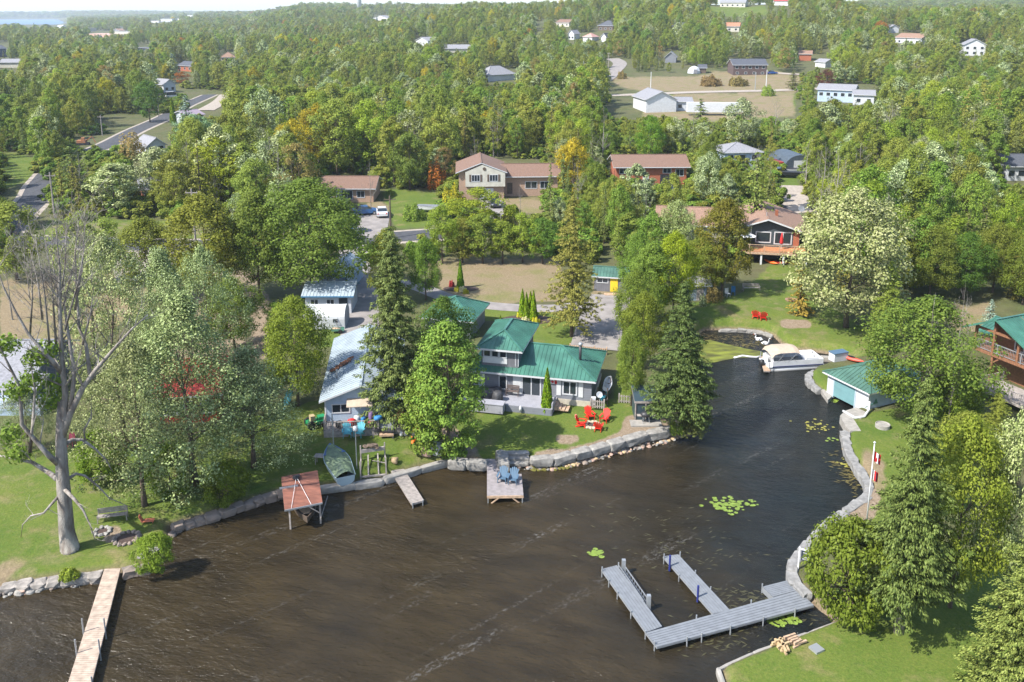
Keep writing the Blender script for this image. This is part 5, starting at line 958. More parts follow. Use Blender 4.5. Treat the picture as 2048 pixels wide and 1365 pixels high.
def boat_on(label, loc, rz, L, Wd, col, cover):
    t = thing("boat", label, "boat", loc, rz); mb = MB(); hull(mb, L, Wd, .8); mb.build("hull", col, t); mb = MB(); mb.poly([(-L / 2 + .1, -Wd * .36, .95), (L * .2, -Wd * .4, .98), (L * .45, 0, 1.05), (L * .2, Wd * .4, .98), (-L / 2 + .1, Wd * .36, .95)], .08); mb.build("cover", cover, t); return t
boat_on("black covered boat on the grass beside the arched barn", P(1590, 356, .3), R(-15), 6, 2.2, black, dark); boat_on("white covered boat parked behind the black one by the arched barn", P(1582, 349, .3), R(-10), 5.5, 2.0, white, dark); boat_on("upturned white boat beside the bungalow's round bush", P(862, 425, .3), R(-12), 5.0, 1.6, white, greyplank)
for x, m, lb in ((703, "blue", "blue recycling bin beside the street"), (711, "white", "white bin beside the blue recycling bin")):
    t = thing("wheelie_bin", lb, "bin", P(x, 470)); mb = MB(); mb.lathe([(.34, 0), (.42, 1.0)], 4); mb.build("body", pm(m + "_plastic", (.02, .12, .6) if m == "blue" else (.6, .6, .6), .4), t); mb = MB(); mb.box(-.36, -.36, 1.0, .36, .36, 1.08); mb.build("lid", MATS[m + "_plastic"], t)
t = thing("excavator", "dull orange digger parked on the pale gravel by the side road", "digger", P(166, 290), R(10), None, .7); mb = MB(); mb.box(-2.2, -1.3, 0, 2.2, -.6, .8); mb.box(-2.2, .6, 0, 2.2, 1.3, .8); mb.build("tracks", dark, t); mb = MB(); mb.box(-1.8, -1.2, .8, 1.2, 1.2, 1.7); mb.box(-.2, -1.1, 1.7, .9, 0, 2.7); mb.build("cab", pm("dull_orange", (.4, .17, .08), .7), t); mb = MB(); mb.bar((1, .4, 1.2), (3.2, .4, 3.0), .35); mb.bar((3.2, .4, 3.0), (4.4, .4, .6), .25); mb.build("arm", MATS["dull_orange"], t)
# ================================================================ utility poles and wires
def pole(label, bx_, by_, ty, arm=True, mat=None, lamp=False):
    p = P(bx_, by_); H = topz(p.y, ty) - p.z; t = thing("utility_pole", label, "pole", p); mb = MB(); mb.tube([(0, 0, -.5), (0, 0, H)], [.17, .11], 8); mb.build("post", mat or weather, t)
    if arm: mb = MB(); mb.bar((-.9, 0, H - .6), (.9, 0, H - .6), .1, .12); [mb.lathe([(.05, 0), (.05, .2)], 6, (x, 0, H - .54)) for x in (-.8, 0, .8)]; mb.build("crossarm", mat or weather, t)
    if lamp: mb = MB(); mb.bar((0, 0, H - 1.2), (1.6, -.5, H - .7), .07); mb.bar((1.4, -.44, H - .72), (2.1, -.66, H - .68), .25, .12); mb.build("lamp_arm", galv, t)
    return p + Vector((0, 0, H - .4))
q1 = pole("grey utility pole beside the curve of the side road", 110, 436, 345, mat=weather); q2 = pole("utility pole by the pale gravel beside the upper left road", 205, 272, 230); pole("lamp pole by the upper left road left of the blue spruces", 268, 226, 192, lamp=True); q3 = pole("dark utility pole beside the street behind the tall spruce", 782, 478, 392, mat=bark2)
pole("green-grey lamp pole beside the far road", 1167, 160, 122, False, galv, True); pole("thin pale pole at the edge of the brown field", 1301, 186, 144, False, white); pole("white pole at the right corner of the dark field house", 1532, 176, 140, False, white); pole("shorter pale pole in front of the dark field house", 1510, 180, 145, False, galv); pole("utility pole among the pines on the right hillside", 1857, 140, 105); pole("utility pole beyond the field among the firs", 1217, 138, 105); pole("pole on the upper left road beyond the blue spruces", 318, 232, 195)
pole("utility pole on the street behind the olive maples at left", 392, 492, 378, mat=weather)
q4 = pole("pale utility pole among the bare trees right of the purple shrub", 1915, 392, 318, mat=galv)
mb = MB()
def wire(a, b, sag=1.2, r=.02): mb.tube([L3(a, b, i / 12) - Vector((0, 0, sag * 4 * (i / 12) * (1 - i / 12))) for i in range(13)], r, 3)
for dx in (-.7, .7): wire(q1 + Vector((dx, 0, 0)), at(-200, 420, 11) + Vector((dx, 0, 0))); wire(q1 + Vector((dx, 0, 0)), q2 + Vector((dx, 0, 0)), 2)
tag(mb.build("power_line", dark), "pair of thin cables between the side road poles", "power line")
# cottage tv masts
def mast(label, b0, px_, ty, r=.035):
    H = topz(b0.y, ty) - b0.z; t = thing("mast", label, "mast", b0); mb = MB(); mb.tube([(0, 0, 0), (0, 0, H)], r, 6); mb.build("post", galv, t); return t, H
mast("tall thin metal mast on the grass left of the camouflage boat", P(668, 908), 0, 828, .05); t, H = mast("thin mast with a white lamp beside the boat lift", P(714, 938), 0, 862, .04); mb = MB(); mb.lathe([(.16, 0), (.2, .1), (.18, .34), (.02, .4)], 12, (0, 0, H)); mb.build("lamp", white, t, True)
# ================================================================ shore walls
def armour(name, label, pts, zt, L=1.6, h=.65, wd=.7, mat=None, seed=1, px=True, off=0.0, jit=.10, cat="retaining wall"):
    rng = random.Random(seed); W = [at(x, y, zt) for x, y in pts]; t = thing(name, label, cat, W[0]); o = W[0]; run = 0; segs = []
    P0 = W[0]; i = 0; tot = sum((W[k + 1] - W[k]).length for k in range(len(W) - 1)); s = 0
    def atd(d):
        for k in range(len(W) - 1):
            l = (W[k + 1] - W[k]).length
            if d <= l or k == len(W) - 2: return L3(W[k], W[k + 1], min(1, d / l))
            d -= l
    while s < tot - .2:
        l = min(tot - s, L * rng.uniform(.75, 1.3)); a, b = atd(s), atd(s + l); c = (a + b) / 2; d = b - a; ang = math.atan2(d.y, d.x); mb = MB()
        mb.rock((0, 0, 0), (d.length * .56, wd * .62 * rng.uniform(.85, 1.15), h * .62), rng, jit, rz=ang + rng.uniform(-.06, .06), square=.62); mb.build("armour_stone", mat or stone, t, loc=c - o + Vector((0, 0, -h * .5 + rng.uniform(-.05, .05)))); s += l * 1.01
    return t
armour("stone_wall", "pale armour stone wall curving below the lawn with the red chairs", [(1062, 916), (1110, 913), (1165, 900), (1240, 880), (1300, 864), (1345, 855)], .95, 2.0, .62, .75, seed=3)
armour("stone_wall", "armour stones left of the L-shaped dock", [(897, 918), (940, 921), (975, 922)], .85, 1.7, .7, .75, seed=4); armour("stone_wall", "tall armour stone pair beside the stone steps", [(1003, 900), (1008, 930)], 1.0, 1.1, .9, .8, seed=5)
st = thing("stone_steps", "stone steps down to the water right of the L-shaped dock", "steps", at(1035, 905, .8))
for k in range(3): mb = MB(); rng = random.Random(k); mb.rock((0, -.42 * k, -.22 * k - .1), (.95, .33, .16), rng, .08, rz=0, square=.6); mb.build("step", stone, st)
armour("concrete_wall", "low concrete shore wall of the pale blue cottage from the boat lift to the bushes", [(770, 955), (800, 943), (850, 932), (896, 920)], .55, 2.6, .5, .45, concrete, 6, jit=.05); armour("concrete_wall", "mossy low concrete wall below the mown grass, from the red boat cover to the camouflage boat", [(572, 983), (640, 975), (700, 968), (765, 958)], .5, 2.6, .5, .45, concrete, 7, jit=.05)
armour("stone_edge", "dark fieldstone edge in the shade of the silver maples", [(345, 1052), (380, 1040), (430, 1028), (480, 1010), (525, 994), (570, 983)], .5, .9, .5, .6, stone2, 8, jit=.18); armour("stone_edge", "broken fieldstone edge left of the long wooden dock", [(0, 1172), (60, 1164), (130, 1156), (205, 1147)], .45, .9, .5, .7, pm("shore_fieldstone", (.3, .27, .24), .9, (2, .35), (9, .6)), 9, jit=.2)
armour("stone_edge", "fieldstone edge right of the long wooden dock", [(245, 1142), (300, 1130)], .5, .8, .5, .6, stone2, 10, jit=.2)
armour("stone_wall", "curving grey armour stone wall along the right bank of the channel", [(1690, 862), (1694, 888), (1700, 908), (1716, 934), (1734, 960), (1741, 985), (1720, 1003), (1690, 1024), (1660, 1046), (1635, 1070), (1608, 1096), (1588, 1122), (1582, 1150), (1594, 1170), (1618, 1190)], .62, 1.1, .55, .66, pm("pale_limestone", (.25, .245, .235), .9, (2, .3), (9, .7)), 11, jit=.14)
armour("stone_edge", "grey stone edge around the grass spit left of the boathouse", [(1632, 741), (1616, 750), (1620, 765), (1640, 780)], .5, .8, .5, .6, MATS["pale_limestone"], 12, jit=.15); armour("timber_edge", "straight pale kerb along the bottom right lawn", [(1672, 1246), (1610, 1268), (1550, 1290), (1490, 1315), (1437, 1337)], .36, 2.4, .45, .2, concrete, 13, jit=.03, cat="kerb"); armour("timber_edge", "pale kerb running off the bottom edge from the lawn corner", [(1437, 1337), (1452, 1385), (1470, 1430)], .36, 2.2, .45, .22, concrete, 14, jit=.03, cat="kerb")
armour("stone_edge", "pale stone rim of the algae pond", [(1440, 659), (1480, 659), (1520, 662), (1545, 671)], .3, 1.0, .4, .5, seed=15, jit=.18); armour("timber_edge", "low wall between the pontoon boat and the blue lidded box", [(1640, 712), (1680, 716), (1708, 718)], .5, 1.5, .5, .5, concrete, 16, jit=.05, cat="kerb")
def rubble(label, pts, n, r, wdt, mats, seed, zt=.1, name="shore_rocks"):
    rng = random.Random(seed); W = [at(x, y, 0) for x, y in pts]; mb = MB()
    for _ in range(n):
        k = rng.randrange(len(W) - 1); q = L3(W[k], W[k + 1], rng.random()); s = r * rng.uniform(.45, 1.3); mb.rock((q.x + rng.uniform(-wdt, wdt) * .4, q.y + rng.uniform(-wdt, wdt), zt * rng.uniform(-1, 1.4)), (s, s * rng.uniform(.6, 1), s * .6), rng, .2, rng.randrange(len(mats)))
    return tag(mb.build(name, mats, None), kind="stuff")
pinkr = pm("pinkish_river_stone", (.4, .27, .21), .85, (4, .3)); rubble("", [(1040, 934), (1110, 934), (1165, 922), (1240, 902), (1320, 884), (1365, 868)], 420, .2, .55, [pinkr, stone2, stone, sandy], 1); rubble("", [(895, 931), (965, 936)], 50, .26, .4, [pinkr, stone2, stone], 2); rubble("", [(0, 1184), (60, 1174), (130, 1163), (200, 1154)], 130, .26, .7, [stone2, stone, pinkr], 3); rubble("", [(340, 1075), (372, 1048), (430, 1036)], 50, .25, .4, [stone2, stone], 4)
rubble("", [(1350, 872), (1375, 868), (1395, 845)], 40, .35, .5, [stone2, pinkr], 5); rubble("", [(1690, 868), (1692, 905), (1712, 938), (1732, 965), (1736, 985)], 110, .16, .35, [MATS["pale_limestone"], sandy], 6); rubble("", [(1060, 938), (1110, 938), (1150, 930)], 60, .2, .3, [pm("mossy_stone", (.14, .13, .02), .9, (5, .4))], 7, .02)
for x, y in ((208, 1060), (222, 1060)): pass
# ================================================================ docks
def dock(name, label, quad, z, n, mat, posts=(), ph=.6, th=.1, along=False, frame=True, pm__=None, root=None):
    c = [at(x, y, z) for x, y in quad]; t = None if root else thing(name, label, "dock", c[0]); L = [p - c[0] for p in c]; mb = MB()
    if along: boards(mb, L[0], L[1], L[2], L[3], n, .02, .05)
    else: boards(mb, L[0], L[3], L[2], L[1], n, .02, .05)
    if root: t = mb.build(name, mat, root, loc=c[0] - root.location)
    else: mb.build("decking", mat, t)
    mb = MB(); mb.poly([(p.x, p.y, -.052) for p in L], th); mb.build("frame", galv if along else weather, t)
    for (u, v, up) in posts:
        q = L3(L3(L[0], L[1], u), L3(L[3], L[2], u), v); mb = MB(); mb.tube([(q.x, q.y, -z - .6), (q.x, q.y, up)], .045, 6); mb.build("post", pm__ or galv, t)
    return t
ep = lambda *a: [(u, v, h) for u, v, h in a]
ED = thing("dock", "grey E-shaped dock with two fingers and a square platform, lower right", "dock", at(1313.8, 1294.4, .45))
dock("finger", "left finger of the grey E-shaped dock, with the swim ladder", [(1292, 1265), (1202.4, 1138.6), (1234, 1130.6), (1324.5, 1252.7)], .45, 6, greyplank, ep((.97, -.02, .3), (.97, 1.02, .3), (.6, -.03, .12), (.8, -.03, .12), (.3, -.03, .12), (0, -.03, .12)), along=True, root=ED)
dock("finger", "middle finger of the grey E-shaped dock", [(1427, 1229.5), (1326, 1113), (1356.8, 1109), (1458.8, 1219)], .45, 6, greyplank, ep((.97, -.02, .3), (.97, 1.02, .3), (.65, 1.02, .15), (.35, 1.02, .15), (.65, -.03, .1)), along=True, root=ED)
dock("walkway", "long walkway of the grey E-shaped dock reaching the bank", [(1313.8, 1294.4), (1628, 1211), (1596, 1181), (1291.5, 1265.5)], .45, 7, greyplank, ep((.18, -.03, .2), (.27, -.03, .2), (.45, -.03, .2), (.66, -.03, .2), (.87, -.03, .2), (.0, .2, .2), (.32, 1.03, .2), (.68, 1.03, .2)), along=True, root=ED)
dock("platform", "square grey platform where the E-shaped dock meets the bank", [(1546, 1194), (1596, 1180.6), (1578, 1160), (1524.6, 1173.5)], .45, 7, greyplank, ep((0, 1, .2),), along=True, th=.35, root=ED)
for (x, y, lb) in ((1339, 1142, "navy bumper on the middle dock finger near its tip"), (1395, 1204, "navy bumper on the middle dock finger near its root")):
    p = at(x, y, .1); mb = MB(); mb.tube([(0, 0, 0), (0, 0, 1.15)], .07, 8); tag(mb.build("dock_bumper", pm("navy_vinyl", (.02, .03, .18), .5), None, loc=p), lb, "bumper")
sl = thing("swim_ladder", "grey metal boarding ramp floating along the left dock finger", "ladder", at(1247, 1140, .3)); b_ = at(1297, 1212, .3) - at(1247, 1140, .3); mb = MB(); n_ = Vector((-b_.y, b_.x, 0)).normalized() * .35
for s in (0, 1): mb.bar(n_ * -s, b_ + n_ * -s, .07, .09); mb.bar(n_ * -s + Vector((0, 0, .4)), b_ + n_ * -s + Vector((0, 0, .4)), .05)
for i in range(12): q = b_ * (i / 11); mb.bar(q, q + Vector((0, 0, .4)), .04); mb.bar(q, q - n_, .05)
mb.build("rail", greyplank, sl)
for q in (Vector((0, 0, 0)), b_): mb = MB(); mb.box(q.x - .12, q.y - .12, -.3, q.x + .12, q.y + .12, .75); mb.build("post", galv, sl)
dock("wooden_dock", "long narrow wooden dock running off the bottom left corner", [(133, 1375), (209, 1138), (241, 1137), (181, 1375)], .5, 62, pm("sunbleached_boards", (.46, .36, .28), .8, (2.5, .28), (20, .3)), ep((.42, -.04, .9), (.42, 1.04, .9), (.25, -.04, .9), (.25, 1.04, .9), (.02, 1.04, .5)))
dock("wooden_dock", "weathered narrow dock right of the empty boat lift", [(823, 1008), (781, 941), (808, 938), (848, 1001)], .4, 26, weather, ep((0, .1, .05), (0, .9, .05)))
dl = dock("wooden_dock", "L-shaped grey wooden dock carrying two slate blue loungers", [(974, 992), (974, 950), (1043, 948), (1047, 991)], .6, 26, pm("grey_brown_boards", (.30, .27, .27), .8, (2.5, .2), (20, .3)), ep((0, .03, .05), (0, .97, .05)), along=False)
c = at(974, 992, .6); L_ = [at(x, y, .6) - c for x, y in ((974, 950), (974, 918), (1000, 918), (1001, 950))]; mb = MB(); boards(mb, L_[0], L_[3], L_[2], L_[1], 18, .02, .05); mb.build("walkway", MATS["grey_brown_boards"], dl)
mb = MB(); a, b = at(974, 992, .6) - c, at(1047, 991, .6) - c; mb.bar(a + Vector((0, -.03, -.1)), b + Vector((0, -.03, -.1)), .06, .2); [mb.bar(q + Vector((0, -.02, -.9)), q + Vector((s * .9, -.02, -.15)), .08) for q, s in ((a, 1), (b, -1))]; mb.build("brace", tanwood, dl)
# ================================================================ chairs
def adirondack(label, loc, rz, mat, group=None, sc=1.0, name="adirondack_chair"):
    t = thing(name, label, "chair", loc, rz, group, sc); mb = MB()
    for k in range(6): y = -.32 + k * .11; z = .36 - (y + .32) * .2; mb.bc((0, y + .05, z), (.56, .095, .03), rx=-.2)
    mb.build("seat", mat, t); mb = MB()
    for k in range(5):
        x = (k - 2) * .115; hgt = (.80, .9, .94, .9, .80)[k]; mb.bar((x * .85, .26, .26), (x * 1.35, .26 + hgt * .4, .26 + hgt * .86), .028, .105) if False else mb.add([(x * .8 - .05, .24, .24), (x * .8 + .05, .24, .24), (x * 1.3 + .06, .24 + hgt * .38, .24 + hgt * .82), (x * 1.3, .24 + hgt * .42, .24 + hgt * .9), (x * 1.3 - .06, .24 + hgt * .38, .24 + hgt * .82)] + [(x * .8 - .05, .27, .23), (x * .8 + .05, .27, .23), (x * 1.3 + .06, .27 + hgt * .38, .23 + hgt * .82), (x * 1.3, .27 + hgt * .42, .23 + hgt * .9), (x * 1.3 - .06, .27 + hgt * .38, .23 + hgt * .82)], [(0, 1, 2, 3, 4), (9, 8, 7, 6, 5), (0, 5, 6, 1), (1, 6, 7, 2), (2, 7, 8, 3), (3, 8, 9, 4), (4, 9, 5, 0)])
    mb.build("backrest", mat, t)
    for s in (-1, 1):
        mb = MB(); mb.bc((s * .36, .02, .56), (.14, .74, .03)); mb.build("arm", mat, t); mb = MB(); mb.bc((s * .32, -.3, .28), (.04, .12, .56)); mb.build("leg", mat, t); mb = MB(); mb.bar((s * .27, -.3, .33), (s * .27, .55, .04), .035, .11); mb.build("leg", mat, t)
    return t
GC = "red chairs round the fire pit"; S1 = .97
for x, y, a, lb in ((1180, 838, 20, "red slatted chair at the back of the fire pit, facing the water"), (1209, 843, -30, "red slatted chair on the right of the fire pit"), (1164, 853, 75, "red slatted chair on the left of the fire pit, seen from the side"), (1197, 860, 165, "red slatted chair nearest the shore wall, with its back to the water")):
    adirondack(lb, P(x, y), R(a), redplast, GC, S1)
adirondack("left one of two red chairs on the far lawn above the pond", P(1511, 636), R(160), redplast, "red chairs above the pond", 1.1); adirondack("right one of two red chairs on the far lawn above the pond", P(1526, 639), R(170), redplast, "red chairs above the pond", 1.1)
adirondack("left slate blue lounger on the L-shaped dock", at(1005, 963, .6), R(-12), blueplast, "loungers on the L-shaped dock", .98, "lounger"); adirondack("right slate blue lounger on the L-shaped dock", at(1026, 966, .6), R(-12), blueplast, "loungers on the L-shaped dock", .98, "lounger")
fp = thing("fire_pit", "ring of pale stones between the four red chairs", "fire pit", P(1185, 852)); rng = random.Random(2); mb = MB()
for k in range(13): a = k / 13 * 6.283; mb.rock((.62 * math.cos(a), .62 * math.sin(a), .08), (.2, .17, .14), rng, .2)
mb.build("stone_ring", pm("buff_stone", (.5, .42, .3), .9, (4, .25)), fp); mb = MB(); mb.lathe([(.5, .02), (.2, .06)], 12); mb.build("ash", mulch, fp)
def firering(label, px, py, r, n, mat, seed, cat="fire pit"):
    t = thing("fire_pit", label, cat, P(px, py)); rng = random.Random(seed); mb = MB(); [mb.rock((r * math.cos(k / n * 6.283), r * math.sin(k / n * 6.283), .06), (.2, .15, .12), rng, .25) for k in range(n)]; mb.build("stone_ring", mat, t); mb = MB(); mb.lathe([(r * .85, .02), (.2, .05)], 12); mb.build("ash", mulch, t)
firering("ring of dark stones beside the dead tree's trunk", 253, 1078, .8, 14, stone2, 5); firering("patch of gravel and broken stones left of the small bench", 205, 1064, .5, 9, stone, 6, "stones"); firering("small ring of brown stones on the far lawn beneath the brown tree", 1583, 601, .6, 10, pm("brown_stone", (.3, .18, .13), .9), 7)
bench("bench", "weathered log bench on the grass behind the dead tree", P(225, 1044), R(14), weather, 2.0, False); bench("garden_bench", "dark slatted bench swing in the tree shade on the right lawn", P(1503, 583), R(3), weather, 2.2)
slab_ = MB(); slab_.bc((0, 0, .06), (.9, 1.3, .12), R(-12)); tag(slab_.build("stone_slab", concrete, None, loc=P(298, 1108)), "flat stone slab beside the shoreline bush", "stone slab"); slab_ = MB(); slab_.bc((0, 0, .06), (.62, .62, .14), R(28)); tag(slab_.build("utility_cover", galv, None, loc=P(1633, 1300)), "square grey hatch cover on the bottom right lawn", "hatch")
wp = thing("wood_pile", "stack of split firewood at the edge of the bottom right lawn", "firewood", P(1577, 1290), R(25)); rng = random.Random(8)
for k in range(24):
    mb = MB(); x = (-.5, .45)[k % 2] + rng.uniform(-.15, .15); y = ((k // 2) % 4 - 1.5) * .2 + rng.uniform(-.04, .04); z = .06 + (k // 8) * .11; a = rng.uniform(-.12, .12) + (0 if k % 2 else 1.3 * (k % 4 == 0)); mb.bc((x, y, z), (rng.uniform(.5, .9), .12, .1), a); mb.build("split_log", tanwood if k % 2 else sandy, wp)
t = thing("toy_lounger", "small orange folding chairs on the grass at the shaded shore", "chair", P(296, 1046), R(10)); mb = MB(); mb.bc((0, 0, .2), (.9, .4, .05)); mb.bc((-.45, 0, .4), (.05, .4, .5), ry=-.4); mb.build("seat", pm("faded_orange", (.6, .18, .1), .6), t); mb = MB(); [mb.bar((x, y, 0), (x, y, .2), .03) for x in (-.35, .35) for y in (-.15, .15)]; mb.build("legs", MATS["faded_orange"], t)
# ================================================================ boats
pa, pb_ = at(1545, 744, 0), at(1643, 738, 0); rz = math.atan2(pb_.y - pa.y, pb_.x - pa.x); t = thing("pontoon_boat", "white pontoon boat with a beige canopy moored at the pond mouth", "boat", pa, rz); L = 5.6
for y in (.3, 2.2): mb = MB(); mb.tube([(-.3, y, .1), (L - .6, y, .1), (L - .1, y, .2), (L + .1, y, .34)], [.3, .3, .2, .05], 12); mb.build("pontoon", pm("aluminium", (.5, .51, .52), .35, metal=.3) if y < 1 else MATS["aluminium"], t, True)
mb = MB(); mb.box(-.4, 0, .4, L, 2.5, .52); mb.build("deck", white, t); mb = MB()
for a, b in (((0, .04), (L - .1, .04)), ((L - .1, .04), (L - .1, 2.46)), ((L - .1, 2.46), (0, 2.46)), ((0, 2.46), (0, 1.2))): mb.bar((*a, .82), (*b, .82), .05, .55)
mb.build("side_fence", white, t); mb = MB(); mb.bar((0, 0, .5), (L - .1, 0, .5), .03, .1); mb.build("stripe", pm("navy_stripe", (.02, .03, .12), .4), t)
for x, y, w_, d_ in ((.6, .45, 1.0, .5), (1.9, .45, 1.2, .5), (4.4, .5, 1.4, .55), (4.6, 2.0, 1.4, .55), (1.0, 2.0, 1.8, .5)): mb = MB(); mb.box(x - w_ / 2, y - d_ / 2, .52, x + w_ / 2, y + d_ / 2, .92); mb.bc((x, y + (d_ / 2 - .05) * (1 if y > 1 else -1), 1.05), (w_, .12, .35)); mb.build("seat", flagw, t)
mb = MB(); mb.box(2.8, .4, .52, 3.4, 1.0, 1.2); mb.build("console", greyplank, t); mb = MB(); 
arcs = [(y, 1.85 + .42 * math.sin(math.pi * (y + .05) / 2.6) ** .6) for y in [i * 2.5 / 8 for i in range(9)]]
xs = [(-.15, 1.35 - 1.85), (.15, -.12), (.7, .02), (2.4, .02), (2.9, -.1)]; vs = [(x, y, z + dz) for x, dz in xs for y, z in arcs]; mb.add(vs, [(i * 9 + j, (i + 1) * 9 + j, (i + 1) * 9 + j + 1, i * 9 + j + 1) for i in range(4) for j in range(8)]); mb.build("canopy", canvas, t)
mb = MB(); [mb.bar((a, y, .9), (b, y, 1.85), .035) for y in (.02, 2.48) for a, b in ((1.4, .3), (1.6, 2.6), (.4, 1.2), (2.6, 1.5))]; mb.build("canopy_frame", galv, t); mb = MB(); mb.box(.1, .06, .95, 2.7, .09, 1.5); mb.build("screen", pm("dark_screen", (.06, .07, .09), .4), t)
mb = MB(); mb.rock((-.75, 1.0, .6), (.32, .26, .4), random.Random(1), .03, square=.3); mb.box(-.8, .9, -.4, -.6, 1.1, .4); mb.build("outboard_motor", black, t, True)
dock("wooden_dock", "small wooden mooring dock at the stern of the pontoon boat", [(1519, 714), (1530, 712), (1541, 742), (1528, 742)], .4, 10, tanwood, ep((0, .2, .9), (.9, .9, .7)))
mb = MB(); pts = [at(x, y, .05) for x, y in ((1468, 716), (1485, 712), (1500, 714), (1512, 715), (1522, 713))]; mb.tube(pts, .11, 8); tag(mb.build("floating_boom", white, None, True), "white floating boom closing off the algae pond", "boom")
# camo boat
a, b = P(668, 915), P(692, 972); d = at(690, 966, .4) - at(662, 912, .4); t = thing("fishing_boat", "fishing boat under a camouflage cover pulled up on the grass bank", "boat", (at(662, 912, .6) + at(690, 966, .6)) / 2 - Vector((0, 0, .05)), math.atan2(-d.y, -d.x)); L = d.length + .6
camo = pm("camouflage_tarp", (.24, .32, .17), .8, (1.6, .4), col2=(.09, .13, .1)); mb = MB(); rings, m_ = hull(mb, L, 2.0, .75); mb.build("hull", pm("pale_blue_hull", (.35, .45, .5), .4), t); mb = MB(); n = 12; rng = random.Random(4); vs = []
for i in range(n): y0 = rings[i * m_][1]; z = rings[i * m_][2]; x = rings[i * m_][0]; [vs.append((x, y0 * (1 - 2 * k / 6) * .98, z + .03 + .42 * math.sin(math.pi * k / 6) * (1 - i / n * .5) + rng.uniform(-.07, .07) * (0 < k < 6))) for k in range(7)]
mb.add(vs, [(i * 7 + k, i * 7 + k + 1, (i + 1) * 7 + k + 1, (i + 1) * 7 + k) for i in range(n - 1) for k in range(6)]); mb.build("cover", camo, t); mb = MB(); y0 = abs(rings[9 * m_][1]); mb.poly([(rings[8 * m_][0], -abs(rings[8 * m_][1]), .98), (rings[8 * m_][0], abs(rings[8 * m_][1]), .98), (rings[11 * m_][0], abs(rings[11 * m_][1]), 1.02), (L / 2, 0, 1.05), (rings[11 * m_][0], -abs(rings[11 * m_][1]), 1.02)][::-1], .03); mb.build("foredeck", blueboat, t)
# covered mooring with red roof and boat
cz = 1.9; q = [at(*p_, z_) for p_, z_ in (((569, 1021), 1.7), ((645, 1006), 1.7), ((635, 941), 2.3), ((562, 954), 2.3))]; c = q[0]; t = thing("boat_cover", "rust red sheet roof on thin posts over the moored runabout", "boat shelter", (c.x, c.y, 0)); L_ = [Vector((p.x - c.x, p.y - c.y, p.z)) for p in q]; mb = MB(); mb.poly(L_, .07, 0, 1); mb.bar(L_[0] + Vector((0, -.02, -.03)), L_[1] + Vector((0, -.02, -.03)), .05, .12, 1); mb.build("roof", [reddeck, galv], t); mb = MB(); mb.bar(L3(L_[0], L_[3], .62) + Vector((-.2, 0, .05)), L3(L3(L_[0], L_[3], .62), L3(L_[1], L_[2], .62), .42) + Vector((0, 0, .05)), .14, .1); mb.build("batten", galv, t)
for u, v in ((.13, .06), (.93, .04), (.1, .9), (.9, .9)): p = L3(L3(L_[0], L_[1], u), L3(L_[3], L_[2], u), v); mb = MB(); mb.bar((p.x, p.y, -.6), (p.x, p.y, p.z - .08), .11); mb.build("post", weather, t)
mb = MB(); e_ = L3(L_[0], L_[1], .93); f_ = L3(L_[0], L_[1], .62); mb.bar((e_.x, e_.y, .9), (f_.x, f_.y, 1.65), .06); mb.bar((e_.x, e_.y, .5), (e_.x - .1, e_.y + 3, .5), .06); mb.build("brace", weather, t)
mb = MB(); s0 = L3(L_[3], L_[2], .47) + Vector((0, -.6, .35)); mb.rock((s0.x, s0.y, s0.z - .28), (.35, .22, .12), random.Random(3), .3); mb.build("roof_weight", dark, t); mb = MB(); [mb.tube([s0 - Vector((0, 0, .25)), L3(L_[0], L_[1], u_) + Vector((0, 0, .05))], .015, 4) for u_ in (.18, .7)]; mb.build("tie_rope", flagw, t)
b0 = at(612, 1050, .25); b1 = at(598, 960, .25); d = b0 - b1; t = thing("runabout", "brown open runabout moored under the rust red roof, bow towards the lake", "boat", (b0 * .58 + b1 * .42) + Vector((.1, 0, .0)), math.atan2(d.y, d.x)); mb = MB(); rings, m_ = hull(mb, d.length * .95, 2.0, .62); mb.build("hull", pm("brown_hull", (.12, .09, .07), .4), t); mb = MB(); X = lambda i, s, z: (rings[i * m_][0], s * abs(rings[i * m_][1]), z); mb.poly([X(5, -1, .7), X(9, -1, .74), X(11, -1, .8), X(11, 1, .8), X(9, 1, .74), X(5, 1, .7)], .05); mb.build("foredeck", pm("tan_deck_panel", (.09, .075, .065), .6), t); mb = MB(); mb.poly([X(9, -.75, .8), X(11, -.6, .86), X(11, .6, .86), X(9, .75, .8)], .04); mb.build("bow_cushion", tanwood, t)
# boat lift
A_, B_, C_, D__ = at(722, 966, 0), at(773, 961, 0), P(770, 915), P(722, 922); t = thing("boat_lift", "empty pale metal boat lift frame at the shore right of the camouflage boat", "boat lift", A_); L_ = [p - A_ for p in (A_, B_, C_, D__)]
for k, p in enumerate(L_): mb = MB(); mb.bar((p.x, p.y, -.5), (p.x, p.y, 2.0 if k != 0 else 1.8), .1); mb.build("post", weather, t)
mb = MB(); V = lambda p, z: Vector((p.x, p.y, z)); mb.bar(V(L_[0], .5), V(L_[1], .5), .12); mb.bar(V(L_[0], .2), V(L_[1], .2), .12); mb.bar(V(L_[2], 1.5), V(L_[3], 1.5), .16, .3); mb.bar(V(L_[0], .6), V(L_[3], 1.0), .08); mb.bar(V(L_[1], .6), V(L_[2], 1.0), .08); [mb.bar(V(L3(L_[0], L_[1], u_), .55), V(L3(L_[3], L_[2], u_), 1.1), .1) for u_ in (.3, .7)]; mb.bar(V(L_[1], 1.5), V(L3(L_[3], L_[2], .4), .6), .05); mb.build("frame", weather, t)
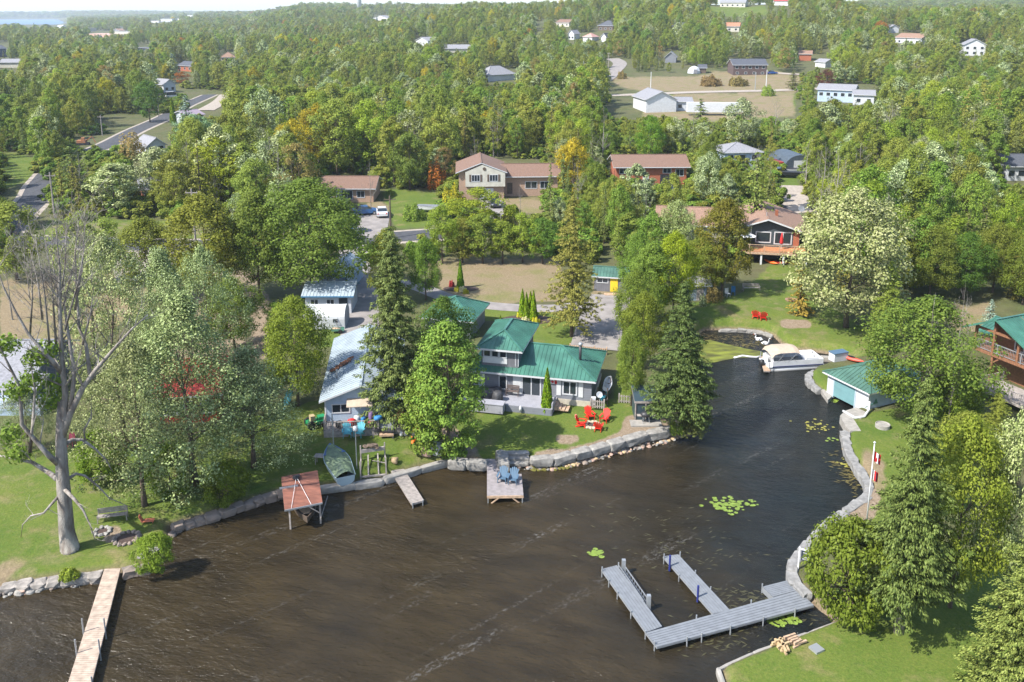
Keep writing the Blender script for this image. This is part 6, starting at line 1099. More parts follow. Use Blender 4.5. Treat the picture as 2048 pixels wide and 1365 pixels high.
mb = MB(); rng = random.Random(6); c_ = (L_[2] + L_[3]) / 2; [mb.rock((c_.x + rng.uniform(-.6, .4), c_.y, 1.75 + rng.uniform(0, .2)), (.25, .2, .12), rng, .3) for _ in range(8)]; tag(mb.build("brush_heap", bark2, None, loc=A_), "heap of dark driftwood on top of the boat lift frame", "driftwood")
k = thing("kayak", "bright orange kayak standing on the grass by the light green tree", "kayak", P(832, 876), R(80)); mb = MB(); mb.M = Matrix.Rotation(R(-28), 4, 'Y'); kayak_mesh(mb, 2.9, .62, .36); o_ = mb.build("hull", orangeplast, k, True); o_.location.z = .55; mb = MB(); mb.M = Matrix.Translation((0, 0, .55)) @ Matrix.Rotation(R(-28), 4, 'Y'); mb.lathe([(.2, 0), (.24, .03), (.16, .05)], 12, (-.3, 0, .16), (1.8, 1, 1)); mb.build("cockpit", black, k)
# porch clutter of the pale blue cottage
def lump(name, label, cat, loc, dims, mat, seed=1, jit=.15, sq=.3): mb = MB(); mb.rock((0, 0, dims[2]), dims, random.Random(seed), jit, square=sq); return tag(mb.build(name, mat, None, True, loc), label, cat)
adirondack("turquoise slatted chair left on the cottage porch", bl(2.0, -2.45, 0), R(10), tealcloth, None, 1.0); adirondack("turquoise slatted chair in front of the cottage porch railing", bl(3.0, -2.5, 0), R(-15), tealcloth, None, 1.0)
adirondack("pale orange slatted chair at the right end of the cluttered porch", bl(6.2, -1.0, .3), R(-20), pm("pale_orange", (.75, .4, .15), .5), None, 1.0)
lump("cushion", "red cushion heap on the cluttered porch", "cushion", bl(2.3, -1.0, .3), (.4, .3, .3), redbright); lump("gas_bottle", "white round canister behind the red cushion on the porch", "canister", bl(2.75, -.6, .3), (.28, .28, .35), white); lump("folded_umbrella", "purple folded umbrella leaning on the cottage wall", "umbrella", bl(4.0, -.7, .3), (.3, .22, .55), pm("purple_fabric", (.2, .12, .28), .8)); lump("folded_tarp", "blue folded tarp beside the purple umbrella", "tarp", bl(3.3, -.9, .3), (.24, .2, .34), pm("bright_blue_fabric", (.03, .2, .45), .7)); lump("pink_bag", "pink bag on the porch floor", "bag", bl(3.9, -1.3, .3), (.2, .2, .25), pinkc); lump("blue_tub", "round blue tub on the porch rail", "tub", bl(4.6, -1.75, 1.05), (.4, .3, .18), MATS["bright_blue_fabric"]); lump("crate", "dark crate at the left of the porch", "crate", bl(1.3, -1.3, .3), (.35, .3, .3), black)
lump("planter", "orange planter right of the cottage porch", "planter", P(785, 858), (.3, .3, .3), orangeplast); lump("sack", "pink sack beside the orange planter", "sack", P(803, 862), (.4, .3, .3), pm("pinkish_sack", (.6, .4, .33), .8)); lump("jug", "left white jug by the tree right of the cottage", "jug", P(803, 873), (.16, .16, .22), white); lump("jug", "right white jug by the tree right of the cottage", "jug", P(812, 872), (.16, .16, .22), white); lump("white_bag", "white bundle under the spruce beside the orange planter", "bundle", P(777, 860), (.35, .3, .35), white, 4)
t = thing("swing_seat", "covered garden swing seat on the grass below the tall spruce", "swing seat", P(769, 872), R(-6)); mb = MB(); mb.box(-.8, -.35, .5, .8, .25, .62); mb.build("seat", dark, t); mb = MB(); mb.bc((0, .35, .95), (1.6, .1, .7), rx=-.25); mb.build("backrest", greyplank, t); mb = MB(); [mb.bar((x, y, 0), (x, .1, 1.1), .06) for x in (-.85, .85) for y in (-.5, .6)]; mb.build("frame", dark, t)
t = thing("tyre", "old tyre lying by the corner of the cluttered porch", "tyre", P(657, 866)); mb = MB(); [mb.tube([(.3 * math.cos(a), .3 * math.sin(a), .1) for a in [i * 6.283 / 14 for i in range(15)]], .1, 6)]; mb.build("tread", pm("dusty_tyre", (.3, .22, .15), .9), t)
t = thing("lawn_tractor", "green lawn tractor in the tree shade left of the pale blue cottage", "lawn tractor", P(632, 853), R(30)); mb = MB(); mb.box(-.8, -.4, .3, .8, .4, .6); mb.box(.2, -.3, .6, .8, .3, .9); mb.build("body", pm("tractor_green", (.02, .25, .1), .4), t); mb = MB(); mb.box(-.5, -.25, .6, -.1, .25, 1.1); mb.build("seat", pm("tan_vinyl", (.45, .35, .2), .6), t)
for x, r_ in ((-.5, .38), (.55, .26)):
    for y in (-.48, .48): mb = MB(); mb.M = Matrix.Translation((x, y, r_)) @ Matrix.Rotation(R(90), 4, 'X'); mb.lathe([(r_, -.12), (r_, .12)], 12); mb.build("wheel", black, t)
t = thing("workbench", "small grey table beside the camouflage boat", "table", P(645, 928), R(-5)); mb = MB(); mb.box(-.6, -.3, .68, .6, .3, .74); mb.build("top", weather, t); [(lambda m: (m.bar((x, y, 0), (x, y, .7), .06), m.build("leg", weather, t)))(MB()) for x in (-.5, .5) for y in (-.2, .2)]
t = thing("paddle_boat", "light teal boat propped upright under the rounded olive tree", "boat", P(578, 815), R(60)); mb = MB(); mb.M = Matrix.Translation((0, 0, 1.0)) @ Matrix.Rotation(R(-60), 4, 'Y'); kayak_mesh(mb, 2.4, .8, .4); mb.build("hull", tealcloth, t, True)
lump("stone_lion", "small tan stone ornament on the grass left of the narrow dock", "ornament", P(790, 927), (.3, .25, .25), sandy, 3, .25); lump("driftwood_heap", "heap of pinkish rocks and shells by the light green tree", "rocks", P(850, 912), (.7, .4, .35), pinkr, 9, .3)
t = thing("rock_bin", "white wrapped bin among the shoreline bushes below the light green tree", "bin", P(875, 908), R(5)); mb = MB(); mb.rock((0, 0, .45), (.6, .5, .5), random.Random(2), .12, square=.5); mb.build("cover", tarp, t)
# right bank objects
t = thing("flag_pole", "white flag pole with two limp flags on the right bank", "flag pole", P(1732, 1056)); Hf = topz(P(1732, 1056).y, 887) - P(1732, 1056).z; mb = MB(); mb.tube([(0, 0, -.2), (0, 0, Hf)], [.06, .04], 8); mb.lathe([(.07, 0), (.09, .07), (.02, .14)], 8, (0, 0, Hf)); mb.build("post", white, t, True)
def limpflag(mb, z, h, w, cols):
    n = 6
    for k in range(n):
        a0, a1 = k / n, (k + 1) / n; f = lambda a: (.05 + w * a * .55, .1 * math.sin(a * 9), 0); p, q = f(a0), f(a1); dz0, dz1 = -a0 * h * .45, -a1 * h * .45; mb.add([(p[0], p[1], z + dz0), (q[0], q[1], z + dz1), (q[0], q[1], z + dz1 - h), (p[0], p[1], z + dz0 - h)], [(0, 1, 2, 3)], cols[k])
mb = MB(); limpflag(mb, Hf - .6, .75, .9, [0, 0, 1, 1, 0, 0]); maple(mb, (.28, -.06, Hf - 1.2), 1.3, 0); mb.build("flag", [redbright, flagw], t); mb = MB(); limpflag(mb, Hf - 1.95, .75, .8, [1, 1, 0, 2, 2, 0]); mb.build("lower_flag", [redbright, flagw, blueboat], t)
sg = thing("sign", "dark blue property sign hanging on a pale timber post by the dock platform", "sign", P(1596, 1138), R(-28)); mb = MB(); mb.box(-.05, -.05, -.1, .05, .05, 1.6); mb.box(-.05, -.04, 1.45, .95, .04, 1.53); mb.build("post", tanwood if False else trimw, sg); mb = MB(); mb.box(.12, -.02, .7, .92, .02, 1.4); mb.build("board", pm("sign_navy", (.02, .03, .07), .5), sg); mb = MB(); [mb.box(.22 + dx, -.028, z_, .82 - dx, -.021, z_ + .05) for z_, dx in ((1.25, .02), (1.02, .1), (.93, .05), (.8, .0))]; mb.build("lettering", white, sg)
def swan(label, loc, rz, s=1.0, fold=False):
    t = thing("swan", label, "swan", loc, rz, None, s); mb = MB(); mb.tube([(-.5, 0, .22), (-.38, 0, .2), (-.2, 0, .17), (.05, 0, .16), (.25, 0, .2), (.34, 0, .32), (.33, 0, .5), (.3, 0, .64), (.36, 0, .74), (.44, 0, .75), (.5, 0, .72)], [.02, .1, .2, .23, .17, .08, .05, .045, .055, .06, .025], 10); mb.lathe([(.02, -.28), (.12, -.2), (.14, 0), (.03, .2)], 8, (-.12, 0, .26), (1.5, 1.4, .5)) if False else None; mb.build("body", flagw, t, True)
    for y in (-.13, .13): mb = MB(); mb.rock((-.15, y, .27), (.3, .06, .13), random.Random(1), .03); mb.build("wing", white, t, True)
    mb = MB(); mb.tube([(.49, 0, .725), (.6, 0, .69)], [.028, .01], 6); mb.build("beak", orangeplast, t)
swan("upper white swan on the dark water of the pond", at(1517, 682, .02), R(160)); swan("lower white swan nearer the moored pontoon boat", at(1531, 690, .02), R(-10)); swan("white swan ornament sitting on the right bank stones", P(1667, 1052), R(200), .8)
t = thing("storage_box", "white storage box with a dark lid on the low wall behind the boathouse", "box", P(1676, 720), R(20)); mb = MB(); mb.box(-.85, -.45, 0, .85, .45, .85); mb.build("body", white, t); mb = MB(); mb.box(-.9, -.5, .85, .9, .5, .93); mb.build("lid", blueplast, t)
k = thing("kayak", "red kayak lying behind the boathouse beside the white storage box", "kayak", P(1702, 722, .25), R(-50)); mb = MB(); kayak_mesh(mb, 2.8, .7, .4); mb.build("hull", pm("coral_red", (.65, .1, .06), .5), k, True); mb = MB(); mb.lathe([(.2, 0), (.22, .03), (.16, .05)], 12, (0, 0, .2), (1.9, 1, 1)); mb.build("cockpit", black, k)
def pchair(label, loc, rz, mat):
    t = thing("garden_chair", label, "chair", loc, rz); mb = MB(); mb.box(-.25, -.25, .42, .25, .25, .46); mb.build("seat", mat, t); mb = MB(); mb.bc((0, .27, .75), (.5, .04, .6), rx=-.12); mb.build("backrest", mat, t)
    for x in (-.22, .22):
        for y in (-.22, .22): mb = MB(); mb.bar((x, y, 0), (x * .95, y * .95, .42), .045); mb.build("leg", mat, t)
pchair("white plastic chair by the shrubs left of the bench swing", P(1455, 594), R(20), white); pchair("bright blue plastic chair right of the white plastic chair", P(1466, 590), R(-15), MATS["bright_blue_fabric"])
pchair("pink chair glimpsed behind the dead tree trunk", P(143, 892), R(0), pinkc); 
# lily pads and water weeds
def pads(label, px, py, n, spread, seed, r=.16, name="lily_pads", mat=None):
    rng = random.Random(seed); c = at(px, py, 0); mb = MB()
    for _ in range(n):
        x, y = rng.gauss(0, spread), rng.gauss(0, spread * .7); rr = r * rng.uniform(.6, 1.3); k = 8; a0 = rng.uniform(0, 6.28); mb.add([(c.x + x, c.y + y, .018)] + [(c.x + x + rr * math.cos(a0 + i * 5.9 / k), c.y + y + rr * .9 * math.sin(a0 + i * 5.9 / k), .02 + rng.uniform(0, .02)) for i in range(k + 1)], [(0, i + 1, i + 2) for i in range(k)])
    return tag(mb.build(name, mat or lily), kind="stuff")
lily = pm("lily_pad", (.19, .27, .04), .5, (3, .3)); pads("", 1448, 1012, 60, .6, 1); pads("", 1492, 1008, 18, .35, 2); pads("", 1188, 1107, 10, .25, 3, .2); pads("", 1632, 852, 34, .8, 4, .12, mat=pm("yellowing_lily_pad", (.3, .28, .05), .5, (3, .3))); pads("", 1660, 880, 8, .3, 5, .14); pads("", 1555, 1243, 24, .35, 6); pads("", 1582, 1238, 14, .3, 7); pads("", 1690, 930, 16, .5, 8, .12, mat=MATS["yellowing_lily_pad"]); pads("", 1672, 802, 12, .4, 9, .15); pads("", 1578, 1188, 1, .1, 10)
def sheet(name, pxs, z, mat, kind="stuff"): mb = MB(); mb.add([tuple(at(x, y, z)) for x, y in pxs], [tuple(reversed(range(len(pxs))))]); return tag(mb.build(name, mat), kind=kind)
algae = pm("algae_mat", (.22, .25, .03), .7, (.55, .3, (1, 2.2, 1)), (6, .5), col2=(.06, .06, .015)); sheet("algae", [(1388, 684), (1420, 680), (1450, 688), (1490, 697), (1522, 703), (1530, 708), (1520, 713), (1500, 715), (1468, 717), (1430, 725), (1400, 728), (1388, 715)][::-1], .012, algae)
def weeds(label, px, py, rx, ry, n, seed, mat):
    rng = random.Random(seed); c = at(px, py, 0); mb = MB(); [(lambda x, y, s, a: mb.add([(c.x + x - s * math.cos(a), c.y + y - s * math.sin(a), .008), (c.x + x + s * .2 * math.sin(a), c.y + y - s * .2 * math.cos(a), .012), (c.x + x + s * math.cos(a), c.y + y + s * math.sin(a), .008), (c.x + x - s * .2 * math.sin(a), c.y + y + s * .2 * math.cos(a), .012)], [(0, 1, 2, 3)]))(rng.gauss(0, rx), rng.gauss(0, ry), rng.uniform(.08, .3), rng.uniform(-.8, .8)) for _ in range(n)]; return tag(mb.build("water_weeds", mat), kind="stuff")
weedm = pm("water_weed", (.06, .056, .022), .6, (2, .4)); weeds("", 1480, 1200, 1.4, .6, 120, 1, weedm); weeds("", 1530, 1230, 1.6, .5, 130, 2, weedm); weeds("", 1420, 1280, 1.5, .6, 110, 3, weedm); weeds("", 1700, 950, .6, 1.6, 160, 4, pm("golden_weed", (.15, .12, .03), .6, (2, .4))); weeds("", 1390, 1110, 2.5, 1.2, 90, 5, weedm); weeds("", 1640, 720, 2.0, .4, 160, 6, MATS["golden_weed"]); weeds("", 1300, 1050, 3, 1.5, 60, 7, weedm)
weeds("", 1450, 676, 2.2, .7, 200, 8, pm("brown_weed", (.12, .09, .03), .7, (2, .4))); weeds("", 1500, 690, 1.5, .5, 140, 9, MATS["golden_weed"])
# flower beds
def bed(label, px, py, r, sx_=1.6): mb = MB(); mb.lathe([(r, -.05), (r * .95, .05), (r * .3, .08)], 18, tuple(P(px, py)), (sx_, .8, 1)); tag(mb.build("mulch_bed", mulch), label, "flower bed")
bed("oval mulch bed round the single thuja at the loop driveway", 922, 578, 1.5); bed("oval mulch bed under the thuja group behind the cottage", 1055, 640, 2.0); 
# ================================================================ the big dead tree
def dead_hero():
    b = P(140, 1100); Y = b.y; t = thing("dead_tree", "tall bare dead tree with a thick grey trunk on the left lawn", "tree", b); rng = random.Random(11)
    def Q(px, py, dy=0): z = topz(Y + dy, py); D = (Y + dy) * CP - (z - CAMH) * SP; return Vector(((px - 1024) * D / FPX, Y + dy, z)) - b
    def ch(pts, r0, r1, n=8, sub=4, lev=2, L=2.6, dens=1.0, out=None):
        W = [Q(*p) for p in pts]; k = len(W); rs = [r0 + (r1 - r0) * i / (k - 1) for i in range(k)]; mb = MB(); mb.tube(W, rs, n)
        m = MB(); N = int((W[0] - W[-1]).length * dens)
        for _ in range(N):
            j = rng.uniform(.25 * (k - 1), k - 1.01); i = int(j); q = L3(W[i], W[i + 1], j - i); d = (W[min(i + 1, k - 1)] - W[i]).normalized(); d = (d * .7 + Vector((rng.uniform(-1, 1), rng.uniform(-1, 1), rng.uniform(-.2, .7)))).normalized()
            limb(m, q, d, L * rng.uniform(.5, 1.2), max(.015, rs[i] * .35), rng, sub, lev)
        o = mb.build("limb", deadbark, t, True)
        if m.v: m.build("twigs", deadbark, o)
    tb = MB(); tb.tube([Vector((0, 0, -.4)), Vector((0, 0, .15)), Q(133, 1060), Q(129, 1000), Q(124, 940), Q(122, 880), Q(121, 845), Q(122, 800)], [.85, .62, .5, .45, .4, .34, .28, .2], 14); tb.build("trunk", deadbark, t, True)
    ch([(122, 890), (128, 840), (131, 790), (126, 743), (122, 690), (121, 642), (119, 590), (120, 541), (116, 500), (111, 455)], .26, .02, L=2.6, dens=2.2)
    ch([(123, 880), (140, 828), (165, 777), (189, 743), (236, 689), (262, 660), (296, 630, 1)], .24, .03, dens=1.3); ch([(140, 820), (147, 770), (148, 743), (135, 656), (128, 608, 1), (145, 541, 1), (155, 470, 1)], .17, .02, dens=2.2)
    ch([(180, 750, .3), (172, 690, 1), (158, 656, 1), (153, 575, 1.2), (150, 507, 1.5), (158, 440, 1.5)], .14, .02, dens=2.2); ch([(122, 745, 0), (108, 726, -1), (84, 700, -1), (57, 669, -1), (30, 622, -1), (7, 575, -1), (-12, 520, -1)], .15, .03, dens=.8)
    ch([(118, 930, 0), (98, 912, -1), (80, 892, -1), (44, 850, -1), (40, 777, -1), (24, 743, -1.4), (0, 696, -1.5), (-20, 640, -1.5)], .2, .03, dens=.35); ch([(115, 958, 0), (95, 944, 1), (64, 925, 1), (30, 918, 1), (-20, 908, 1.2)], .2, .05, dens=.3)
    ch([(128, 978, -.2), (150, 1000, -1), (166, 1020, -1.2), (180, 1050, -1.4), (190, 1080, -1.6)], .13, .02, dens=1.2, L=1.4, lev=1); ch([(117, 993, -.2), (100, 1012, -1), (87, 1027, -1.2), (62, 1032, -1.4), (45, 1050, -1.4), (42, 1075, -1.5)], .1, .02, dens=1.0, L=1.2, lev=1)
    ch([(136, 958, .2), (152, 948, 1), (170, 952, 1.2), (195, 972, 1.4), (219, 997, 1.6), (262, 1015, 1.6)], .12, .02, dens=1.0, L=1.4, lev=1); ch([(130, 888, .2), (145, 880, 1), (165, 880, 1.2), (190, 898, 1.2), (211, 918, 1.4), (226, 945, 1.4)], .16, .02, dens=.6, L=1.4, lev=1); ch([(170, 882, 1.2), (168, 860, 1.2), (183, 835, 1.2), (182, 790, 1.2)], .1, .02, dens=.6, L=1.2, lev=1)
    ch([(60, 905, -1), (66, 840, -1), (70, 780, -1.2), (60, 720, -1.2)], .13, .02, dens=.6)
    for k, (x0, y0, x1, y1) in enumerate([(100, 700, 70, 470), (112, 690, 88, 455), (120, 660, 100, 500), (130, 660, 172, 480), (150, 620, 170, 450), (118, 620, 134, 440), (60, 670, 62, 520), (165, 690, 190, 560), (85, 640, 60, 500)]):
        ch([(x0, y0, .4 * (k % 3 - 1)), ((x0 + x1) / 2 + 4, (y0 + y1) / 2, .8 * (k % 3 - 1)), (x1, y1, 1.2 * (k % 3 - 1))], .08, .015, n=5, dens=2.2, L=1.8)
    # the last live tufts
    g = np.random.default_rng(3); cs = [Q(*c_) for c_ in ((62, 760, -.8), (70, 720, -.8), (90, 700, -.5), (30, 780, -1), (100, 800, 0), (20, 870, -1), (35, 905, .8), (105, 770, 0), (15, 690, -1))]; Ps = []; Ns = []
    for c in cs: n = 230; d = rnd_unit(g, n); Ps.append(np.array(c) + d * np.array([.9, .8, .7]) * g.uniform(.4, 1.1, (n, 1))); Ns.append(d + g.normal(0, .5, (n, 3)))
    pos = np.concatenate(Ps); s = g.uniform(.1, .2, len(pos)); o = bpy.data.objects.new("leaf_tufts", quadmesh("leaf_tufts", pos, np.concatenate(Ns), g.normal(size=pos.shape), s, s * .6, L_green)); COL.objects.link(o); o.parent = t
dead_hero()
# ================================================================ trees with a place of their own
hero("silver_maple", "large windblown silver maple spreading over the red house", "tree", 390, 970, 590, 158, 'silver_hi', col=(1.1, 1.12, .98)); hero("silver_maple", "silver maple with a low crown over the shaded shore right of the dead tree", "tree", 290, 1012, 690, 118, 'silver_hi2', rz=2.0, col=(1.0, 1.04, .92))
hero("silver_maple", "silver maple behind the dead tree reaching above the left grey house", "tree", 250, 890, 480, 112, 'silver_hi2', rz=4, col=(1.15, 1.15, 1.0)); hero("silver_maple", "dark green silver maple filling the gap left of the rounded olive tree", "tree", 508, 935, 700, 118, 'silver_hi', rz=1, col=(.95, 1.03, .93)); hero("silver_maple", "silver maple left of the olive maples, above the red house roof", "tree", 345, 790, 500, 88, 'silver_hi', rz=3.3, col=(.95, 1.02, .92)); hero("silver_maple", "pale silver maple above the left grey house roof", "tree", 190, 700, 470, 72, 'silver_hi2', rz=.6, col=(1.15, 1.15, 1.0)); hero("maple_tree", "olive tree behind the dead tree top beside the street", "tree", 180, 575, 430, 62, 'olive2', rz=2); hero("maple_tree", "olive maple at the left edge above the dry ground", "tree", 35, 560, 410, 66, 'olive0', rz=1); hero("maple_tree", "olive tree between the dead tree top and the tall olive maple", "tree", 300, 600, 440, 60, 'olive_hi2', rz=2.2, col=(1, 1, .9)); hero("maple_tree", "leafy green tree below the street between the olive maples and the gravel", "tree", 470, 700, 560, 58, 'green_hi', rz=2.9, col=(.95, 1, 1)); hero("silver_maple", "silver maple at the left edge behind the dead tree's lower limbs", "tree", 60, 905, 770, 55, 'silver_hi', rz=5, col=(.8, .95, .8))
hero("maple_tree", "silvery tree top between the dead tree and the olive maple", "tree", 425, 800, 500, 75, 'silver_hi2', rz=2.6, col=(1, 1.05, .95))
hero("maple_tree", "rounded yellow-olive tree between the silver maples and the pale blue cottage", "tree", 597, 812, 600, 70, 'olive_hi', col=(1.05, 1.05, .8)); hero("maple_tree", "broad olive maple left of the asphalt driveway", "tree", 625, 600, 365, 108, 'olive_hi', rz=2, col=(.9, .98, .95)); hero("maple_tree", "tall olive maple left of the broad one, beside the street", "tree", 415, 610, 395, 85, 'olive_hi2', rz=1, col=(.95, .9, .8)); hero("maple_tree", "narrow olive maple between the two broad olive maples", "tree", 520, 600, 385, 60, 'olive_hi2', rz=4)
hero("spruce_tree", "tall dark spruce between the pale blue and grey cottages", "tree", 792, 838, 448, 94, 'spruce_hi', rz=1, col=(1.0, 1.05, 1.05)); hero("pine_tree", "bright light green tree in front of the grey cottage's left end", "tree", 897, 912, 648, 86, 'pine_hi', rz=1, col=(.95, .95, 1)); hero("pine_tree", "second light green tree leaning over the shore bushes", "tree", 860, 905, 745, 58, 'pine_low', rz=2); hero("maple_tree", "small dark tree in front of the green roofed garage", "tree", 890, 790, 602, 64, 'green_hi', rz=3, col=(.75, .82, .8))
hero("spruce_tree", "loose drooping yard spruce beside the parking driveway", "tree", 1143, 674, 388, 62, 'spruceo_hi', rz=1); hero("spruce_tree", "big dark spruce at the channel mouth beside the slate shed", "tree", 1356, 864, 560, 82, 'spruce_hi2', rz=2, col=(.95, 1.03, 1.0)); hero("pine_tree", "low spruce branches hanging over the channel rocks", "tree", 1385, 862, 700, 42, 'spruce_low', rz=5) 
for i, (x, by, ty, hw, key, c) in enumerate([(1262, 812, 655, 34, 'green_hi', (1.0, 1.0, 1)), (1285, 740, 590, 42, 'lime_hi', (.85, .9, 1)), (1270, 690, 545, 42, 'green_hi', (1, 1, 1)), (1300, 650, 490, 48, 'olive_hi2', (.95, 1.05, 1)), (1275, 600, 470, 42, 'green_hi', None), (1345, 640, 470, 46, 'lime_hi', (1.1, 1.1, .8)), (1350, 560, 405, 40, 'pale_hi', (.7, .8, .7)), (1302, 560, 430, 40, 'green0', None), (1255, 545, 430, 40, 'olive1', None)]):
    hero("hedge_tree", ["low green tree beside the slate shed fence", "lime green tree beside the parking driveway", "green tree beside the yellow-door shed's driveway", "tall olive tree in the row right of the parking driveway", "green tree right behind the green roofed shed", "bright lime tree left of the weathered garden shed", "silvery topped tree left of the brown roofed deck house", "rounded green tree above the driveway row", "olive tree just above the green roofed shed"][i], "tree", x, by, ty, hw, key, rz=i, col=c)
hero("maple_tree", "olive tree in front of the brown roofed deck house", "tree", 1443, 592, 402, 50, 'olive_hi2', rz=2, col=(1.05, .95, .8)); hero("maple_tree", "low olive tree left of the bare trunk by the weathered shed", "tree", 1400, 590, 480, 55, 'olive_hi', rz=4, col=(1, 1, .9)); hero("flowering_tree", "large round tree covered in creamy blossom on the right lawn", "tree", 1692, 655, 385, 112, 'pale_hi', rz=1); hero("spruce_tree", "small half-bare brown conifer on the right lawn", "tree", 1598, 629, 520, 30, 'cedar0', col=(1.1, .85, .8)); hero("spruce_tree", "green conifer right of the creamy blossom tree", "tree", 1768, 690, 520, 42, 'spruceo_hi', rz=3, col=(.8, 1, .8))
for i, (x, by, ty, hw, key, c) in enumerate([(885, 528, 415, 34, 'lime0', None), (925, 526, 440, 34, 'olive0', None), (965, 527, 432, 36, 'green0', None), (1005, 527, 445, 34, 'green1', (1.1, 1.1, 1)), (1045, 526, 430, 36, 'lime0', (.9, .95, 1)), (1085, 528, 440, 34, 'green0', (.9, 1, 1)), (775, 610, 462, 36, 'olive_hi2', (1.05, 1, .9)), (852, 600, 480, 36, 'green_hi', (1.1, 1.1, 1)), (555, 690, 610, 30, 'green0', None)]):
    hero("hedge_tree", ["leftmost bright tree of the row behind the dry lawn", "second tree of the row behind the dry lawn, olive", "third tree of the row behind the dry lawn, green", "fourth tree of the row behind the dry lawn, narrow", "fifth tree of the row behind the dry lawn, bright", "rightmost tree of the row behind the dry lawn", "olive tree between the asphalt driveway and the tall spruce", "green tree right behind the tall spruce", "small green tree left of the white tent garage"][i], "tree", x, by, ty, hw, key, rz=i, col=c)
hero("birch_tree", "wide birch crown hanging over the boathouse roof", "tree", 1838, 850, 605, 112, 'green_hi', rz=1, col=(1.05, .95, 1.05)); hero("birch_tree", "lower green tree beneath the birch in front of the log house", "tree", 1905, 850, 735, 58, 'green_hi', rz=3, col=(.9, .95, .8))
for i, (x, by, ty, hw, key, c) in enumerate([(1800, 575, 440, 44, 'olive_hi2', (.95, .95, .9)), (1858, 598, 455, 52, 'olive_hi', (.9, .92, .85)), (1925, 600, 470, 48, 'green_hi', (.85, .9, .9)), (1985, 585, 450, 46, 'olive_hi', (.95, .95, .85)), (2045, 610, 480, 50, 'green_hi', (.95, .95, .9)), (1895, 560, 430, 40, 'sparse0', None), (1960, 540, 420, 36, 'spruce1', None)]):
    hero("broadleaf_tree", ["olive tree right behind the creamy blossom tree", "broad dark olive tree above the birch by the boathouse", "dark green tree above the blue spruce", "olive tree above the log house roof", "green tree at the right edge above the log house", "sparse olive tree in the right edge thicket", "slim conifer in the right edge thicket"][i], "tree", x, by, ty, hw, key, rz=i, col=c)
hero("spruce_tree", "tallest spruce of the right bank, its bare trunk on the bottom lawn", "tree", 1797, 1265, 752, 112, 'spruce_hi2', rz=1, col=(.95, 1.02, .92)); hero("round_bush", "large rounded bright green bush beside the dock platform", "bush", 1692, 1236, 1050, 82, 'bush_hi', col=(.85, .85, .95)); hero("maple_tree", "yellow green maple behind the tallest spruce, trunk on the bottom lawn", "tree", 1900, 1215, 850, 92, 'lime_hi', rz=2, col=(.9, .85, .95)); hero("flowering_tree", "pale silvery tree at the right edge below the log house", "tree", 2000, 1220, 830, 74, 'pale_hi', rz=3, col=(.95, 1, .95)); hero("spruce_tree", "large spruce filling the bottom right corner", "tree", 2030, 1400, 985, 115, 'spruce_low', rz=4, col=(1.15, 1.15, 1))
hero("spruce_tree", "slim bright conifer below the log house", "tree", 1985, 905, 785, 48, 'spruceo_hi', rz=2, col=(.85, 1.0, .8)); hero("maple_tree", "olive tree filling the gap between the tallest spruce and the log house", "tree", 1915, 1010, 830, 60, 'olive_hi', rz=2); hero("blue_spruce", "small blue spruce beside the log house roof", "tree", 1977, 655, 598, 20, 'bluespruce'); hero("shore_bush", "bright green bush on the point beside the long wooden dock", "bush", 312, 1140, 1072, 34, 'bush_hi', rz=2)
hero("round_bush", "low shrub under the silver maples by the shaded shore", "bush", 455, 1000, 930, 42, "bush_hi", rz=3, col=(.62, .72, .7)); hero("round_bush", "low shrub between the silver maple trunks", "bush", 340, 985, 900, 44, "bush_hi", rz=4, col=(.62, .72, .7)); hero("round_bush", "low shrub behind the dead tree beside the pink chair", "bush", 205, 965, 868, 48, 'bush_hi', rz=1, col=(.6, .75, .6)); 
DT = [("dead_branches", 1893, 690, 562, 52, 1, "bleached dead crown sticking out of the birch over the boathouse"), ("dead_branches", 1838, 700, 585, 34, 2, "thin dead branches left of the bleached dead crown")]
def dead(label, bx_, by_, ty, hw, k, name="dead_tree"):
    p = P(bx_, by_); H = topz(p.y, ty) - p.z; e = thing(name, label, "tree", p); o = bpy.data.objects.new("branches", DEADM[k]); COL.objects.link(o); o.parent = e; s = hw * scale_at(p.y, H) / (12 * (.3, .42, .22)[k]); o.scale = (s, s, H / 12); o.rotation_euler = (0, 0, bx_ % 6.28); return e
for n_, a, b, c, d, k, lb in DT: dead(lb, a, 872, c, d, k)
for i, (x, b, tp, w_, k) in enumerate([(1040, 490, 365, 24, 2), (1155, 430, 315, 30, 1), (945, 300, 205, 25, 0), (950, 372, 268, 22, 1), (860, 340, 235, 18, 2), (1610, 385, 275, 30, 0), (1635, 400, 300, 18, 2), (1945, 350, 250, 45, 1), (1903, 400, 262, 30, 1), (1205, 330, 210, 22, 2), (742, 420, 315, 22, 0), (830, 345, 240, 16, 2), (1550, 265, 190, 30, 1), (1830, 170, 120, 25, 0), (60, 600, 440, 40, 1), (25, 640, 520, 40, 0), (1785, 440, 330, 20, 2), (1385, 300, 215, 22, 0)]):
    dead(["grey snag in front of the cream fronted house", "bare tree left of the red brick house", "forked bare tree high in the central olive wood", "pale bare trunk above the cream fronted house roof", "thin bare trunk left of the forked bare tree", "white barked bare tree above the right deck house", "leaning thin bare trunk right of the white barked one", "widest bare birch near the right edge", "bare birch left of the widest one", "bare tree below the grey lamp pole road", "bare tree above the brick bungalow", "faint bare trunk in the middle wood above the thuja-like pines", "bare tree below the purple tree", "bare tree on the right hillside among the pines", "leafless tree behind the dead tree at the left edge", "lower leafless tree at the left edge above the grey house", "dark snag among the olive trees on the right", "bare birch right of the lime tree behind the barn"][i], x, b, tp, w_, k, "bare_tree")
